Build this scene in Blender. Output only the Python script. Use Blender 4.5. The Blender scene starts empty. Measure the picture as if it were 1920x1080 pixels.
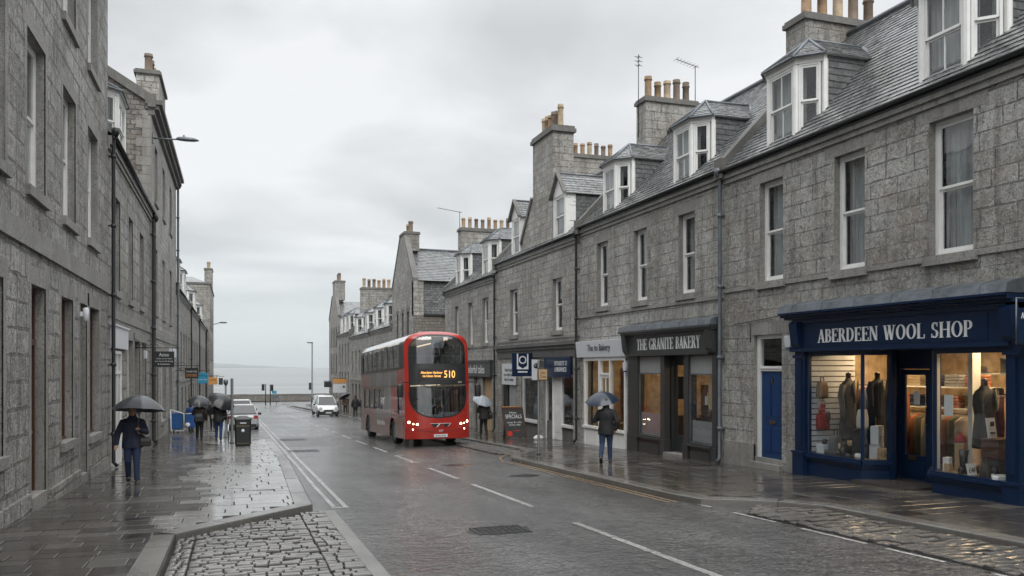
import bpy, bmesh, math, random
from mathutils import Vector, Matrix
R = math.radians
random.seed(7)
sc = bpy.context.scene
COL = sc.collection
G = 0.0324                                   # the street falls towards the sea

# ------------------------------------------------------------------ camera
cam_d = bpy.data.cameras.new('camera'); cam = bpy.data.objects.new('camera', cam_d); COL.objects.link(cam)
cam.location = (0, 0, 1.9)
cam.rotation_euler = (R(90), 0, -math.atan(519 / 1550))
cam_d.sensor_width = 36; cam_d.lens = 1550 / 1920 * 36
cam_d.shift_y = (688 - 540) / 1920
cam_d.clip_start = 0.05; cam_d.clip_end = 40000
sc.camera = cam
# ------------------------------------------------------------------ sky
SUN_EL, SUN_AZ = R(48), R(183)
w = bpy.data.worlds.new('World'); sc.world = w; w.use_nodes = True
nt = w.node_tree; nt.nodes.clear()
def wn(t, **k):
    n = nt.nodes.new(t)
    for a, b in k.items(): setattr(n, a, b)
    return n
out = wn('ShaderNodeOutputWorld')
sky = wn('ShaderNodeTexSky', sky_type='NISHITA', sun_disc=False, sun_elevation=SUN_EL, sun_rotation=SUN_AZ)
bg1 = wn('ShaderNodeBackground'); bg1.inputs[1].default_value = 0.09
bg2 = wn('ShaderNodeBackground'); bg2.inputs[1].default_value = 1.0
nt.links.new(sky.outputs[0], bg1.inputs[0])
tc = wn('ShaderNodeTexCoord'); sep = wn('ShaderNodeSeparateXYZ'); nt.links.new(tc.outputs['Generated'], sep.inputs[0])
def wmath(op, a, b=None, c=False):
    n = wn('ShaderNodeMath', operation=op, use_clamp=c)
    for i, v in enumerate((a, b)):
        if v is None: continue
        if isinstance(v, (int, float)): n.inputs[i].default_value = v
        else: nt.links.new(v, n.inputs[i])
    return n.outputs[0]
zz = wmath('ADD', wmath('MAXIMUM', sep.outputs[2], 0.0), 0.16)
cx = wmath('DIVIDE', sep.outputs[0], zz); cy = wmath('DIVIDE', sep.outputs[1], zz)
cmb = wn('ShaderNodeCombineXYZ'); nt.links.new(cx, cmb.inputs[0]); nt.links.new(cy, cmb.inputs[1])
n1 = wn('ShaderNodeTexNoise'); n1.inputs['Scale'].default_value = 1.1; n1.inputs['Detail'].default_value = 7; n1.inputs['Roughness'].default_value = .5; n1.inputs['Distortion'].default_value = .35
mp = wn('ShaderNodeMapping'); mp.inputs['Location'].default_value = (3.1, 1.7, 0)
nt.links.new(cmb.outputs[0], mp.inputs[0]); nt.links.new(mp.outputs[0], n1.inputs['Vector'])
rp = wn('ShaderNodeValToRGB'); rp.color_ramp.elements[0].position = .38; rp.color_ramp.elements[1].position = .60
rp.color_ramp.elements[0].color = (.50, .515, .525, 1); rp.color_ramp.elements[1].color = (.72, .73, .74, 1)
e = rp.color_ramp.elements.new(.5); e.color = (.62, .635, .645, 1)
nt.links.new(n1.outputs[0], rp.inputs[0])
# overcast luminance: paler and even towards the horizon, brighter overhead
hz = wn('ShaderNodeMapRange'); hz.inputs[1].default_value = 0.0; hz.inputs[2].default_value = .16; nt.links.new(sep.outputs[2], hz.inputs[0])
mxh = wn('ShaderNodeMix', data_type='RGBA'); nt.links.new(hz.outputs[0], mxh.inputs[0]); mxh.inputs[6].default_value = (.53, .575, .59, 1); nt.links.new(rp.outputs[0], mxh.inputs[7])
up = wn('ShaderNodeMapRange'); up.inputs[1].default_value = .38; up.inputs[2].default_value = .8; up.inputs[3].default_value = 1.0; up.inputs[4].default_value = 2.7; nt.links.new(sep.outputs[2], up.inputs[0])
nt.links.new(mxh.outputs[2], bg2.inputs[0]); nt.links.new(up.outputs[0], bg2.inputs[1])
ms = wn('ShaderNodeMixShader'); ms.inputs[0].default_value = .93
nt.links.new(bg1.outputs[0], ms.inputs[1]); nt.links.new(bg2.outputs[0], ms.inputs[2]); nt.links.new(ms.outputs[0], out.inputs[0])
# ------------------------------------------------------------------ sun behind the overcast
sd = bpy.data.lights.new('sun', 'SUN'); sd.energy = 1.5; sd.angle = R(50); sd.color = (1, .97, .93)
so = bpy.data.objects.new('sun', sd); COL.objects.link(so); so.rotation_euler = (R(90) - SUN_EL, 0, -SUN_AZ + math.pi); so.location = (0, 0, 60)
sc.view_settings.view_transform = 'Standard'; sc.view_settings.look = 'None'; sc.view_settings.gamma = 1; sc.view_settings.exposure = 0.40
sc.render.engine = 'CYCLES'
sc.cycles.use_denoising = True; sc.cycles.max_bounces = 7; sc.cycles.glossy_bounces = 3; sc.cycles.transparent_max_bounces = 16
sc.cycles.sample_clamp_indirect = 16; sc.cycles.caustics_reflective = False; sc.cycles.caustics_refractive = False

# ------------------------------------------------------------------ node helper
class NT:
    def __init__(s, name):
        s.m = bpy.data.materials.new(name); s.m.use_nodes = True; s.t = s.m.node_tree; s.t.nodes.clear()
        s.o = s.t.nodes.new('ShaderNodeOutputMaterial'); s.b = s.t.nodes.new('ShaderNodeBsdfPrincipled'); s.t.links.new(s.b.outputs[0], s.o.inputs[0])
        s.geo = None
    def n(s, t, **k):
        n = s.t.nodes.new(t)
        for a, b in k.items(): setattr(n, a, b)
        return n
    def l(s, a, b): s.t.links.new(a, b)
    def set(s, n, i, v):
        if hasattr(v, 'links') or hasattr(v, 'is_linked'): s.l(v, n.inputs[i])
        elif v is not None: n.inputs[i].default_value = v
    def pos(s):
        if not s.geo: s.geo = s.n('ShaderNodeNewGeometry')
        return s.geo.outputs['Position']
    def obj(s): return s.n('ShaderNodeTexCoord').outputs['Object']
    def math(s, op, a, b=None, clamp=False):
        n = s.n('ShaderNodeMath', operation=op, use_clamp=clamp); s.set(n, 0, a); s.set(n, 1, b); return n.outputs[0]
    def noise(s, vec, scale, detail=4, rough=.55, loc=None, vscale=None, dist=0):
        if vscale or loc:
            mpn = s.n('ShaderNodeMapping'); s.l(vec, mpn.inputs[0])
            if vscale: mpn.inputs['Scale'].default_value = vscale
            if loc: mpn.inputs['Location'].default_value = loc
            vec = mpn.outputs[0]
        n = s.n('ShaderNodeTexNoise'); s.l(vec, n.inputs['Vector']); n.inputs['Scale'].default_value = scale; n.inputs['Detail'].default_value = detail
        n.inputs['Roughness'].default_value = rough; n.inputs['Distortion'].default_value = dist
        return n.outputs[0]
    def mr(s, v, a, b, c, d):
        n = s.n('ShaderNodeMapRange'); s.set(n, 0, v)
        for i, q in enumerate((a, b, c, d)): n.inputs[i + 1].default_value = q
        return n.outputs[0]
    def mix(s, f, a, b, mode='MIX'):
        n = s.n('ShaderNodeMix', data_type='RGBA', blend_type=mode); s.set(n, 0, f)
        s.set(n, 6, a if hasattr(a, 'links') or hasattr(a, 'is_linked') else (*a[:3], 1)); s.set(n, 7, b if hasattr(b, 'links') or hasattr(b, 'is_linked') else (*b[:3], 1)); return n.outputs[2]
    def bump(s, h, strength=.5, dist=.01, nrm=None):
        n = s.n('ShaderNodeBump'); n.inputs['Strength'].default_value = strength; n.inputs['Distance'].default_value = dist; s.l(h, n.inputs['Height'])
        if nrm is not None: s.l(nrm, n.inputs['Normal'])
        return n.outputs[0]
    def fin(s, color=None, rough=None, normal=None, metal=None, spec=None, coat=None):
        if color is not None: s.set(s.b, 'Base Color', color if hasattr(color, 'links') or hasattr(color, 'is_linked') else (*color[:3], 1))
        if rough is not None: s.set(s.b, 'Roughness', rough)
        if normal is not None: s.l(normal, s.b.inputs['Normal'])
        if metal is not None: s.b.inputs['Metallic'].default_value = metal
        if spec is not None: s.b.inputs['Specular IOR Level'].default_value = spec
        if coat is not None: s.b.inputs['Coat Weight'].default_value = coat; s.b.inputs['Coat Roughness'].default_value = .08
        return s.m
def wallvec(k):
    sp = k.n('ShaderNodeSeparateXYZ'); k.l(k.pos(), sp.inputs[0])
    c = k.n('ShaderNodeCombineXYZ'); k.l(k.math('ADD', sp.outputs[0], sp.outputs[1]), c.inputs[0]); k.l(sp.outputs[2], c.inputs[1])
    return c.outputs[0], sp
def granite(name, base, bw=.75, rh=.33, rock=1.0, mortar=.012, vary=.5, warm=.0, jit=.03, pks=17):
    k = NT(name); v, sp = wallvec(k)
    nz = k.n('ShaderNodeTexNoise'); k.l(v, nz.inputs['Vector']); nz.inputs['Scale'].default_value = 2.2; nz.inputs['Detail'].default_value = 4
    ad = k.n('ShaderNodeVectorMath', operation='MULTIPLY_ADD'); k.l(nz.outputs['Color'], ad.inputs[0]); ad.inputs[1].default_value = (jit * 2, jit, 0); k.l(v, ad.inputs[2])
    br = k.n('ShaderNodeTexBrick'); k.l(ad.outputs[0], br.inputs['Vector'])
    mn = k.noise(v, 1.9, 4, .7, loc=(1, 6, 3)); k.l(k.mr(mn, .38, .66, mortar * .6, mortar * 2.2), br.inputs['Mortar Size'])
    br.offset = .43; br.offset_frequency = 2; br.squash = .72; br.squash_frequency = 3
    for a, b in (('Scale', 1), ('Brick Width', bw), ('Row Height', rh), ('Mortar Smooth', .25), ('Bias', 0)): br.inputs[a].default_value = b
    d = tuple(c * (1 - .42 * vary) for c in base); u = tuple(c * (1 + .33 * vary) for c in base)
    br.inputs['Color1'].default_value = (*d, 1); br.inputs['Color2'].default_value = (*u, 1); br.inputs['Mortar'].default_value = (*[c * .3 for c in base], 1)
    col = br.outputs['Color']
    big = k.noise(v, .42, 5, .65); big2 = k.noise(v, .17, 3, .6, loc=(4, 7, 0))
    col = k.mix(k.mr(big, .38, .68, 0, .85), col, (base[0] * .34, base[1] * .325, base[2] * .3))
    col = k.mix(k.mr(big2, .45, .65, 0, .3), col, (base[0] * .55, base[1] * .55, base[2] * .52))
    pk = k.noise(k.pos(), pks, 5, .72, dist=1.2)
    col = k.mix(k.mr(pk, .36, .5, .75, 0), col, (.05, .049, .047)); col = k.mix(k.mr(pk, .54, .68, 0, .5), col, tuple(min(1, c * 1.55) for c in base))
    sp3 = k.noise(k.pos(), 70, 2, .6, loc=(5, 3, 1))
    col = k.mix(k.mr(sp3, .5, .7, 0, .4), col, tuple(min(1, c * 1.5) for c in base))
    st = k.noise(v, 1.0, 5, .65, vscale=(3.5, .3, 1))
    col = k.mix(k.mr(st, .5, .75, 0, .7), col, (.055, .052, .046))
    wm = k.noise(k.pos(), 1.7, 4, .65, loc=(9, 2, 4))
    col = k.mix(k.mr(wm, .5, .75, 0, .35 + warm), col, (.24, .17, .10))
    h2 = k.noise(k.pos(), 60, 2, .5); h3 = k.noise(k.pos(), pks * .33, 4, .7, loc=(7, 1, 2), dist=.6)
    col = k.mix(k.mr(h3, .36, .5, .38, 0), col, (.06, .058, .054)); col = k.mix(k.mr(h3, .56, .7, 0, .2), col, tuple(min(1, c * 1.45) for c in base))
    hh = k.math('ADD', k.math('ADD', k.math('MULTIPLY', pk, rock), k.math('MULTIPLY', h2, .25)), k.math('MULTIPLY', h3, rock * .9))
    hh = k.math('SUBTRACT', hh, k.math('MULTIPLY', br.outputs['Fac'], .9))
    rg = k.mr(k.noise(v, 2.2, 3), .3, .7, .38, .75)
    return k.fin(col, rg, k.bump(hh, 1.0, .035), spec=.4)
def stone(name, base, spots=.5):
    k = NT(name); p = k.pos()
    a = k.noise(p, 2.3, 4, .6); b = k.noise(p, 60, 3, .7)
    col = k.mix(k.mr(a, .3, .7, 0, .6), base, tuple(c * .6 for c in base))
    col = k.mix(k.mr(b, .4, .7, 0, spots), col, (.05, .05, .05)); pk = k.noise(p, 16, 5, .72, dist=1); col = k.mix(k.mr(pk, .36, .5, .6, 0), col, (.05, .049, .047)); c2 = k.noise(p, .7, 4, .6, loc=(3, 3, 3)); col = k.mix(k.mr(c2, .42, .68, 0, .7), col, tuple(x * .4 for x in base))
    v, sp = wallvec(k)
    st = k.noise(v, 1.0, 4, .6, vscale=(7, .5, 1)); col = k.mix(k.mr(st, .5, .8, 0, .55), col, (.05, .05, .045))
    return k.fin(col, .6, k.bump(pk, .8, .018), spec=.4)
def slate(name, base, row=.16, bwid=.28, wet=.34, white=.0, usez=1.0):
    k = NT(name); v, sp = wallvec(k)
    mpn = k.n('ShaderNodeMapping'); k.l(v, mpn.inputs[0]); mpn.inputs['Scale'].default_value = (1, usez, 1)
    br = k.n('ShaderNodeTexBrick'); k.l(mpn.outputs[0], br.inputs['Vector']); br.offset = .5
    for a, b in (('Scale', 1), ('Brick Width', bwid), ('Row Height', row), ('Mortar Size', .009), ('Mortar Smooth', .1)): br.inputs[a].default_value = b
    br.inputs['Color1'].default_value = (*[c * .6 for c in base], 1); br.inputs['Color2'].default_value = (*[c * 1.5 for c in base], 1); br.inputs['Mortar'].default_value = (.012, .012, .013, 1)
    col = k.mix(k.mr(k.noise(k.pos(), .8, 3), .35, .7, 0, .5), br.outputs['Color'], (.10, .105, .095))
    col = k.mix(k.mr(k.noise(k.pos(), 9, 4, .7), .5, .75, 0, .5 + white), col, (.3, .31, .31))  # whitish blotches in the colour stand in for wet highlights on the slates
    h = k.math('SUBTRACT', k.math('MULTIPLY', k.noise(k.pos(), 16, 3), .25), k.math('MULTIPLY', br.outputs['Fac'], 1.0))
    rg = k.mr(k.noise(k.pos(), 5, 3), .3, .7, wet, wet + .25)
    return k.fin(col, rg, k.bump(h, .8, .012), spec=.6)
def plain(name, col, rough=.5, metal=0, bump=0, bs=30, var=.25, spec=.5, coat=None, bd=.004):
    k = NT(name); p = k.obj()
    a = k.noise(p, 3.5, 4, .6)
    c = k.mix(k.mr(a, .35, .7, 0, var), col, tuple(x * .45 for x in col[:3]))
    nm = k.bump(k.noise(p, bs, 3), bump, bd) if bump else None
    rg = k.mr(k.noise(p, 1.6, 3), .3, .7, max(.02, rough * .92), min(1, rough * 1.08))
    return k.fin(c, rg, nm, metal, spec, coat)
def emit(name, col, s):
    k = NT(name); e = k.n('ShaderNodeEmission'); e.inputs[0].default_value = (*col, 1); e.inputs[1].default_value = s; k.l(e.outputs[0], k.o.inputs[0]); return k.m
def glass(name, tint=(.9, .93, .93), dark=.0, rough=.02, ref=.08):
    k = NT(name); tr = k.n('ShaderNodeBsdfTransparent'); tr.inputs[0].default_value = (*[t * (1 - dark) for t in tint], 1)
    gl = k.n('ShaderNodeBsdfGlossy'); gl.inputs['Roughness'].default_value = rough; gl.inputs[0].default_value = (1, 1, 1, 1)
    nm = k.bump(k.noise(k.pos(), 1.1, 2), .12, .05); k.l(nm, gl.inputs['Normal'])
    ge = k.n('ShaderNodeNewGeometry'); dt = k.n('ShaderNodeVectorMath', operation='DOT_PRODUCT'); k.l(ge.outputs['Normal'], dt.inputs[0]); k.l(ge.outputs['Incoming'], dt.inputs[1])
    c1 = k.math('SUBTRACT', 1.0, k.math('ABSOLUTE', dt.outputs['Value'])); f2 = k.math('ADD', k.math('MULTIPLY', k.math('POWER', c1, 4.2), .9), ref, True)
    mx = k.n('ShaderNodeMixShader'); k.l(f2, mx.inputs[0]); k.l(tr.outputs[0], mx.inputs[1]); k.l(gl.outputs[0], mx.inputs[2]); k.l(mx.outputs[0], k.o.inputs[0]); return k.m
M = {}
M['gr1'] = granite('granite_picked', (.50, .49, .46), .72, .33, 1.6, .012, .32, .12, .05)
M['gr2'] = granite('granite_coursed', (.47, .455, .425), .60, .27, 1.0, .011, .55, .1, .025)
M['gr3'] = granite('granite_rock_faced', (.51, .495, .465), .95, .42, 3.0, .026, .55, .12, .05, 10)
M['gr4'] = granite('granite_far', (.43, .418, .39), .6, .28, .8, .014, .7, .08, .02)
M['rubble'] = granite('granite_rubble', (.29, .27, .245), .38, .2, 1.3, .02, .75, .3, .09)
M['dress'] = stone('dressed_granite', (.42, .405, .372), .75)
M['dress2'] = stone('weathered_granite', (.22, .212, .195), .7)
M['mould'] = stone('painted_stone_band', (.16, .155, .15), .3)
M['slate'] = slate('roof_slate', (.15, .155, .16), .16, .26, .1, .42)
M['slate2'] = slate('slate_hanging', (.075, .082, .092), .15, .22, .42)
M['white'] = plain('white_joinery', (.78, .78, .76), .35, bump=.15, var=.22)
M['black'] = plain('black_iron', (.018, .019, .02), .35, .0, .1)
M['lead'] = plain('lead_sheet', (.13, .15, .17), .36, .2, .6, 7, .8, bd=.03)
M['pot'] = plain('terracotta_pot', (.34, .225, .13), .75, bump=.5, bs=18, var=1.0, bd=.01)
M['pot2'] = plain('sooty_pot', (.2, .15, .11), .8, bump=.5, bs=18, var=1.0, bd=.01); M['pot3'] = plain('pale_pot', (.42, .33, .22), .75, bump=.5, bs=14, var=1.0, bd=.01)
M['blue'] = plain('navy_gloss_paint', (.004, .017, .052), .3, bump=.03, bs=12, var=.05, spec=.35)
M['blued'] = plain('blue_door_paint', (.006, .035, .12), .32, bump=.05, bs=12, var=.05)
M['char'] = plain('charcoal_paint', (.042, .045, .045), .36, bump=.1, bs=12, var=.3)
M['brown'] = plain('brown_varnished_wood', (.085, .035, .022), .38, bump=.3, bs=20, var=.5)
M['dark'] = plain('dark_interior', (.03, .028, .027), .8)
M['ceil'] = plain('shop_ceiling', (.6, .55, .48), .8)
M['shopw'] = plain('cream_shop_wall', (.6, .44, .26), .8, var=1.0)
M['floorb'] = plain('wooden_floor', (.16, .09, .05), .5)
M['curtain'] = None
k = NT('net_curtain'); vv, sp = wallvec(k); nzz = k.noise(vv, 1, 2, .5, vscale=(26, .6, 1)); k.fin(k.mix(k.mr(nzz, .3, .7, 0, 1), (.34, .35, .355), (.66, .67, .67)), .9, k.bump(nzz, .8, .05)); M['curtain'] = k.m
M['glass'] = glass('window_glass', dark=.18)
M['sglass'] = glass('shop_glass', dark=.05)
M['bglass'] = glass('bus_glass', (.6, .66, .68), .05, ref=.16)
M['frost'] = plain('frosted_panel', (.30, .31, .31), .3)
M['letter'] = plain('sign_lettering', (.72, .73, .73), .5, var=.1)
M['lampw'] = emit('warm_lamp', (1, .72, .38), 9)
M['tan'] = plain('tan_board', (.45, .3, .16), .7)
M['signw'] = plain('white_sign_board', (.62, .64, .67), .4, var=.12)
M['paper'] = plain('printed_paper', (.7, .7, .69), .7, var=.15)

# ------------------------------------------------------------------ mesh builder
class MB:
    def __init__(s): s.v = []; s.f = []; s.i = []; s.sm = []
    def face(s, pts, mi=0, sm=False):
        n = len(s.v); s.v += [tuple(p) for p in pts]; s.f.append(tuple(range(n, n + len(pts)))); s.i.append(mi); s.sm.append(sm)
    def poly(s, vs, fs, mi=0, sm=False):
        n = len(s.v); s.v += [tuple(p) for p in vs]
        for f in fs: s.f.append(tuple(n + a for a in f)); s.i.append(mi); s.sm.append(sm)
    def box(s, x0, x1, y0, y1, z0, z1, mi=0):
        x0, x1 = min(x0, x1), max(x0, x1); y0, y1 = min(y0, y1), max(y0, y1); z0, z1 = min(z0, z1), max(z0, z1)
        s.poly([(x0, y0, z0), (x1, y0, z0), (x1, y1, z0), (x0, y1, z0), (x0, y0, z1), (x1, y0, z1), (x1, y1, z1), (x0, y1, z1)],
               [(0, 3, 2, 1), (4, 5, 6, 7), (0, 1, 5, 4), (1, 2, 6, 5), (2, 3, 7, 6), (3, 0, 4, 7)], mi)
    def prism(s, pts, ext, mi=0):
        """polygon pts (3d) extruded by vector ext"""
        n = len(pts); b = [tuple(Vector(p) + Vector(ext)) for p in pts]
        s.poly(list(pts) + b, [tuple(range(n))[::-1], tuple(range(n, 2 * n))] + [(i, (i + 1) % n, n + (i + 1) % n, n + i) for i in range(n)], mi)
    def loft(s, rings, mi=0, sm=True, cap=True):
        n = len(rings[0]); o = len(s.v)
        for r in rings: s.v += [tuple(p) for p in r]
        for a in range(len(rings) - 1):
            for i in range(n):
                j = (i + 1) % n
                s.f.append((o + a * n + i, o + a * n + j, o + (a + 1) * n + j, o + (a + 1) * n + i)); s.i.append(mi); s.sm.append(sm)
        if cap:
            s.f.append(tuple(o + i for i in range(n))[::-1]); s.i.append(mi); s.sm.append(False)
            s.f.append(tuple(o + (len(rings) - 1) * n + i for i in range(n))); s.i.append(mi); s.sm.append(False)
    def tube(s, pts, r, n=8, mi=0, sq=1.0):
        pts = [Vector(p) for p in pts]; rings = []
        rr = r if isinstance(r, (list, tuple)) else [r] * len(pts)
        up = None
        for i, p in enumerate(pts):
            d = (pts[min(i + 1, len(pts) - 1)] - pts[max(i - 1, 0)]).normalized()
            if up is None: up = Vector((0, 0, 1)) if abs(d.z) < .9 else Vector((0, 1, 0))
            a = d.cross(up).normalized(); b = a.cross(d).normalized(); up = b
            rings.append([p + a * math.cos(t) * rr[i] + b * math.sin(t) * rr[i] * sq for t in [2 * math.pi * j / n for j in range(n)]])
        s.loft(rings, mi)
    def lathe(s, c, prof, n=14, mi=0, sm=True):
        s.loft([[(c[0] + r * math.cos(2 * math.pi * j / n), c[1] + r * math.sin(2 * math.pi * j / n), c[2] + z) for j in range(n)] for r, z in prof], mi, sm)
    def build(s, name, mats, parent=None, local=False, bevel=0, subd=0, remesh=0, smooth_it=0):
        me = bpy.data.meshes.new(name)
        off = Vector((0, 0, 0)) if (parent is None or local) else WORLD_AT(parent)
        me.from_pydata([tuple(Vector(p) - off) for p in s.v], [], s.f)
        if not isinstance(mats, (list, tuple)): mats = [mats]
        for m in mats: me.materials.append(M[m] if isinstance(m, str) else m)
        me.polygons.foreach_set('material_index', s.i); me.polygons.foreach_set('use_smooth', s.sm); me.update()
        o = bpy.data.objects.new(name, me); COL.objects.link(o)
        if parent: o.parent = parent
        if remesh:
            r = o.modifiers.new('r', 'REMESH'); r.mode = 'VOXEL'; r.voxel_size = remesh; r.use_smooth_shade = True
            if smooth_it: q = o.modifiers.new('s', 'SMOOTH'); q.iterations = smooth_it; q.factor = .5
            bake(o)
        if bevel:
            b = o.modifiers.new('b', 'BEVEL'); b.width = bevel; b.segments = 2; b.limit_method = 'ANGLE'; b.angle_limit = R(40)
        if subd: q = o.modifiers.new('ss', 'SUBSURF'); q.levels = subd; q.render_levels = subd
        return o
def bake(o):
    dg = bpy.context.evaluated_depsgraph_get(); dg.update()
    ev = o.evaluated_get(dg); me = bpy.data.meshes.new_from_object(ev, depsgraph=dg)
    mats = list(o.data.materials); old = o.data; o.modifiers.clear(); o.data = me
    if not me.materials:
        for m in mats: me.materials.append(m)
    for p in me.polygons: p.use_smooth = True
def WORLD_AT(o):
    v = Vector((0, 0, 0))
    while o is not None: v += Vector(o.location); o = o.parent
    return v
def thing(name, label, cat, loc, rz=0, group=None):
    o = bpy.data.objects.new(name, None); COL.objects.link(o); o.location = loc; o.rotation_euler = (0, 0, rz); o.empty_display_size = .2
    o['label'] = label; o['category'] = cat
    if group: o['group'] = group
    return o
def tag(o, label, cat, group=None):
    o['label'] = label; o['category'] = cat
    if group: o['group'] = group
    return o
def struct(o): o['kind'] = 'structure'; return o
def gz(y): return -G * y if y < 160 else -G * 160 - .02 * (y - 160)

# ------------------------------------------------------------------ serif capitals, drawn as strokes in a unit-high box
def V_(x, w=.17): return [[(x - w / 2, 0), (x + w / 2, 0), (x + w / 2, 1), (x - w / 2, 1)]]
def H_(x0, x1, y, h=.06): return [[(x0, y - h / 2), (x1, y - h / 2), (x1, y + h / 2), (x0, y + h / 2)]]
def S_(x0, y0, x1, y1, w): return [[(x0 - w / 2, y0), (x0 + w / 2, y0), (x1 + w / 2, y1), (x1 - w / 2, y1)]]
def F_(x, y, w=.3): return H_(x - w / 2, x + w / 2, .022 if y == 0 else .978, .044)
def A_(cx, cy, rx, ry, a0, a1, wt=.17, wn_=.06, n=14):
    r = []
    for i in range(n):
        q = []
        for t, side in ((i / n, 1), ((i + 1) / n, 1), ((i + 1) / n, 0), (i / n, 0)):
            a = R(a0 + (a1 - a0) * t); 
            q.append((cx + (rx - (0 if side else wt)) * math.cos(a), cy + (ry - (0 if side else wn_)) * math.sin(a)))
        r.append(q)
    return r
def T_(x, y0, y1, w=.045): return [[(x - w / 2, y0), (x + w / 2, y0), (x + w / 2, y1), (x - w / 2, y1)]]
GL = {
 'A': (.78, S_(.13, 0, .39, 1, .07) + S_(.63, 0, .40, 1, .17) + H_(.2, .56, .32) + F_(.13, 0, .24) + F_(.64, 0, .3)),
 'B': (.68, V_(.17) + A_(.34, .755, .25, .245, -90, 90, .15) + A_(.34, .27, .3, .27, -90, 90, .16) + H_(.05, .36, .97) + H_(.2, .36, .525, .05) + H_(.05, .36, .03)),
 'D': (.8, V_(.17) + A_(.32, .5, .42, .5, -90, 90) + H_(.05, .33, .97) + H_(.05, .33, .03)),
 'E': (.68, V_(.17) + H_(.05, .6, .97) + H_(.2, .46, .52) + H_(.05, .62, .03) + T_(.59, .78, 1) + T_(.45, .4, .64) + T_(.61, 0, .24)),
 'G': (.82, A_(.42, .5, .38, .5, 42, 318) + V_(.66)[0:0] + [[(.58, .05), (.73, .05), (.73, .42), (.58, .42)]] + H_(.5, .8, .43, .05) + T_(.69, .72, .97)),
 'H': (.86, V_(.17) + V_(.69) + H_(.2, .66, .51) + F_(.17, 0) + F_(.17, 1) + F_(.69, 0) + F_(.69, 1)),
 'I': (.36, V_(.18) + F_(.18, 0) + F_(.18, 1)),
 'K': (.8, V_(.17) + S_(.24, .42, .64, 1, .07) + S_(.66, 0, .36, .58, .18) + F_(.17, 0) + F_(.17, 1) + F_(.67, 0) + F_(.63, 1, .24)),
 'L': (.66, V_(.17) + H_(.05, .62, .03) + T_(.6, 0, .26) + F_(.17, 1)),
 'N': (.82, V_(.13, .07) + V_(.66, .07) + S_(.64, 0, .16, 1, .19) + F_(.13, 0, .24) + F_(.1, 1, .2) + F_(.66, 1, .24)),
 'O': (.84, A_(.42, .5, .38, .5, 0, 360, .17, .06, 28)),
 'P': (.66, V_(.17) + A_(.33, .72, .29, .28, -90, 90, .16) + H_(.05, .35, .97) + H_(.2, .35, .465, .05) + F_(.17, 0)),
 'R': (.76, V_(.17) + A_(.33, .74, .27, .26, -90, 90, .16) + H_(.05, .35, .97) + H_(.2, .35, .505, .05) + F_(.17, 0) + S_(.64, 0, .4, .5, .18) + F_(.67, 0, .2)),
 'S': (.62, A_(.3, .745, .22, .255, 35, 270, .14, .055) + A_(.31, .265, .25, .265, -145, 90, .15, .055) + T_(.475, .72, .98) + T_(.09, .02, .28)),
 'T': (.72, V_(.35) + H_(.04, .66, .97) + T_(.06, .76, 1) + T_(.64, .76, 1) + F_(.35, 0)),
 'W': (1.06, S_(.34, 0, .13, 1, .17) + S_(.36, 0, .52, 1, .07) + S_(.72, 0, .5, 1, .17) + S_(.74, 0, .92, 1, .07) + F_(.13, 1, .26) + F_(.51, 1, .28) + F_(.93, 1, .22)),
 'Y': (.76, [[(.29, 0), (.46, 0), (.46, .48), (.29, .48)]] + S_(.37, .42, .14, 1, .17) + S_(.39, .42, .6, 1, .07) + F_(.375, 0) + F_(.14, 1, .26) + F_(.61, 1, .22)),
}
def serif(mb, text, org, u, v, nrm, h, length, th=.012, mi=0):
    u = Vector(u); v = Vector(v); nrm = Vector(nrm); org = Vector(org)
    tot = sum(.42 if c == ' ' else GL[c][0] for c in text); sx = length / tot; x = 0; q = 0
    for c in text:
        if c == ' ': x += .42; continue
        for pg in GL[c][1]:
            q += 1; t = th + (q % 7) * .0004
            mb.prism([org + u * (x + a) * sx + v * b * h for a, b in pg], nrm * t, mi)
        x += GL[c][0]
def serif_line(parent, text, org, u, v, nrm, h, length):
    wd = lambda t_: sum(.42 if c == ' ' else GL[c][0] for c in t_); sx = length / wd(text); x = 0
    for tx in text.split(' '):
        m = MB(); serif(m, tx, Vector(org) + Vector(u) * x * sx, u, v, nrm, h, wd(tx) * sx); m.build('lettering', 'letter', parent); x += wd(tx) + .42
def words(text, name, mat, parent, org, u, v, h, width=None, th=.004):
    """sans / handwritten style lettering from the built-in face, as mesh"""
    cu = bpy.data.curves.new(name, 'FONT'); cu.body = text; cu.align_x = 'CENTER'; cu.size = 1; cu.extrude = 0.01; cu.space_line = .95; cu.resolution_u = 3
    o = bpy.data.objects.new(name, cu); COL.objects.link(o)
    dg = bpy.context.evaluated_depsgraph_get(); dg.update()
    me = bpy.data.meshes.new_from_object(o.evaluated_get(dg)); bpy.data.objects.remove(o)
    xs = [q.co.x for q in me.vertices]; ys = [q.co.y for q in me.vertices]
    cxm, cym = (min(xs) + max(xs)) / 2, (min(ys) + max(ys)) / 2
    sy = h / (max(ys) - min(ys)); sx = width / (max(xs) - min(xs)) if width else sy
    u = Vector(u); v = Vector(v); nn = u.cross(v).normalized(); off = Vector(org) - WORLD_AT(parent) if parent else Vector(org)
    for q in me.vertices:
        q.co = off + u * (q.co.x - cxm) * sx + v * (q.co.y - cym) * sy + nn * (q.co.z * th * 100)
    me.materials.clear(); me.materials.append(M[mat] if isinstance(mat, str) else mat)
    o = bpy.data.objects.new(name, me); COL.objects.link(o); o.parent = parent
    return o
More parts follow.
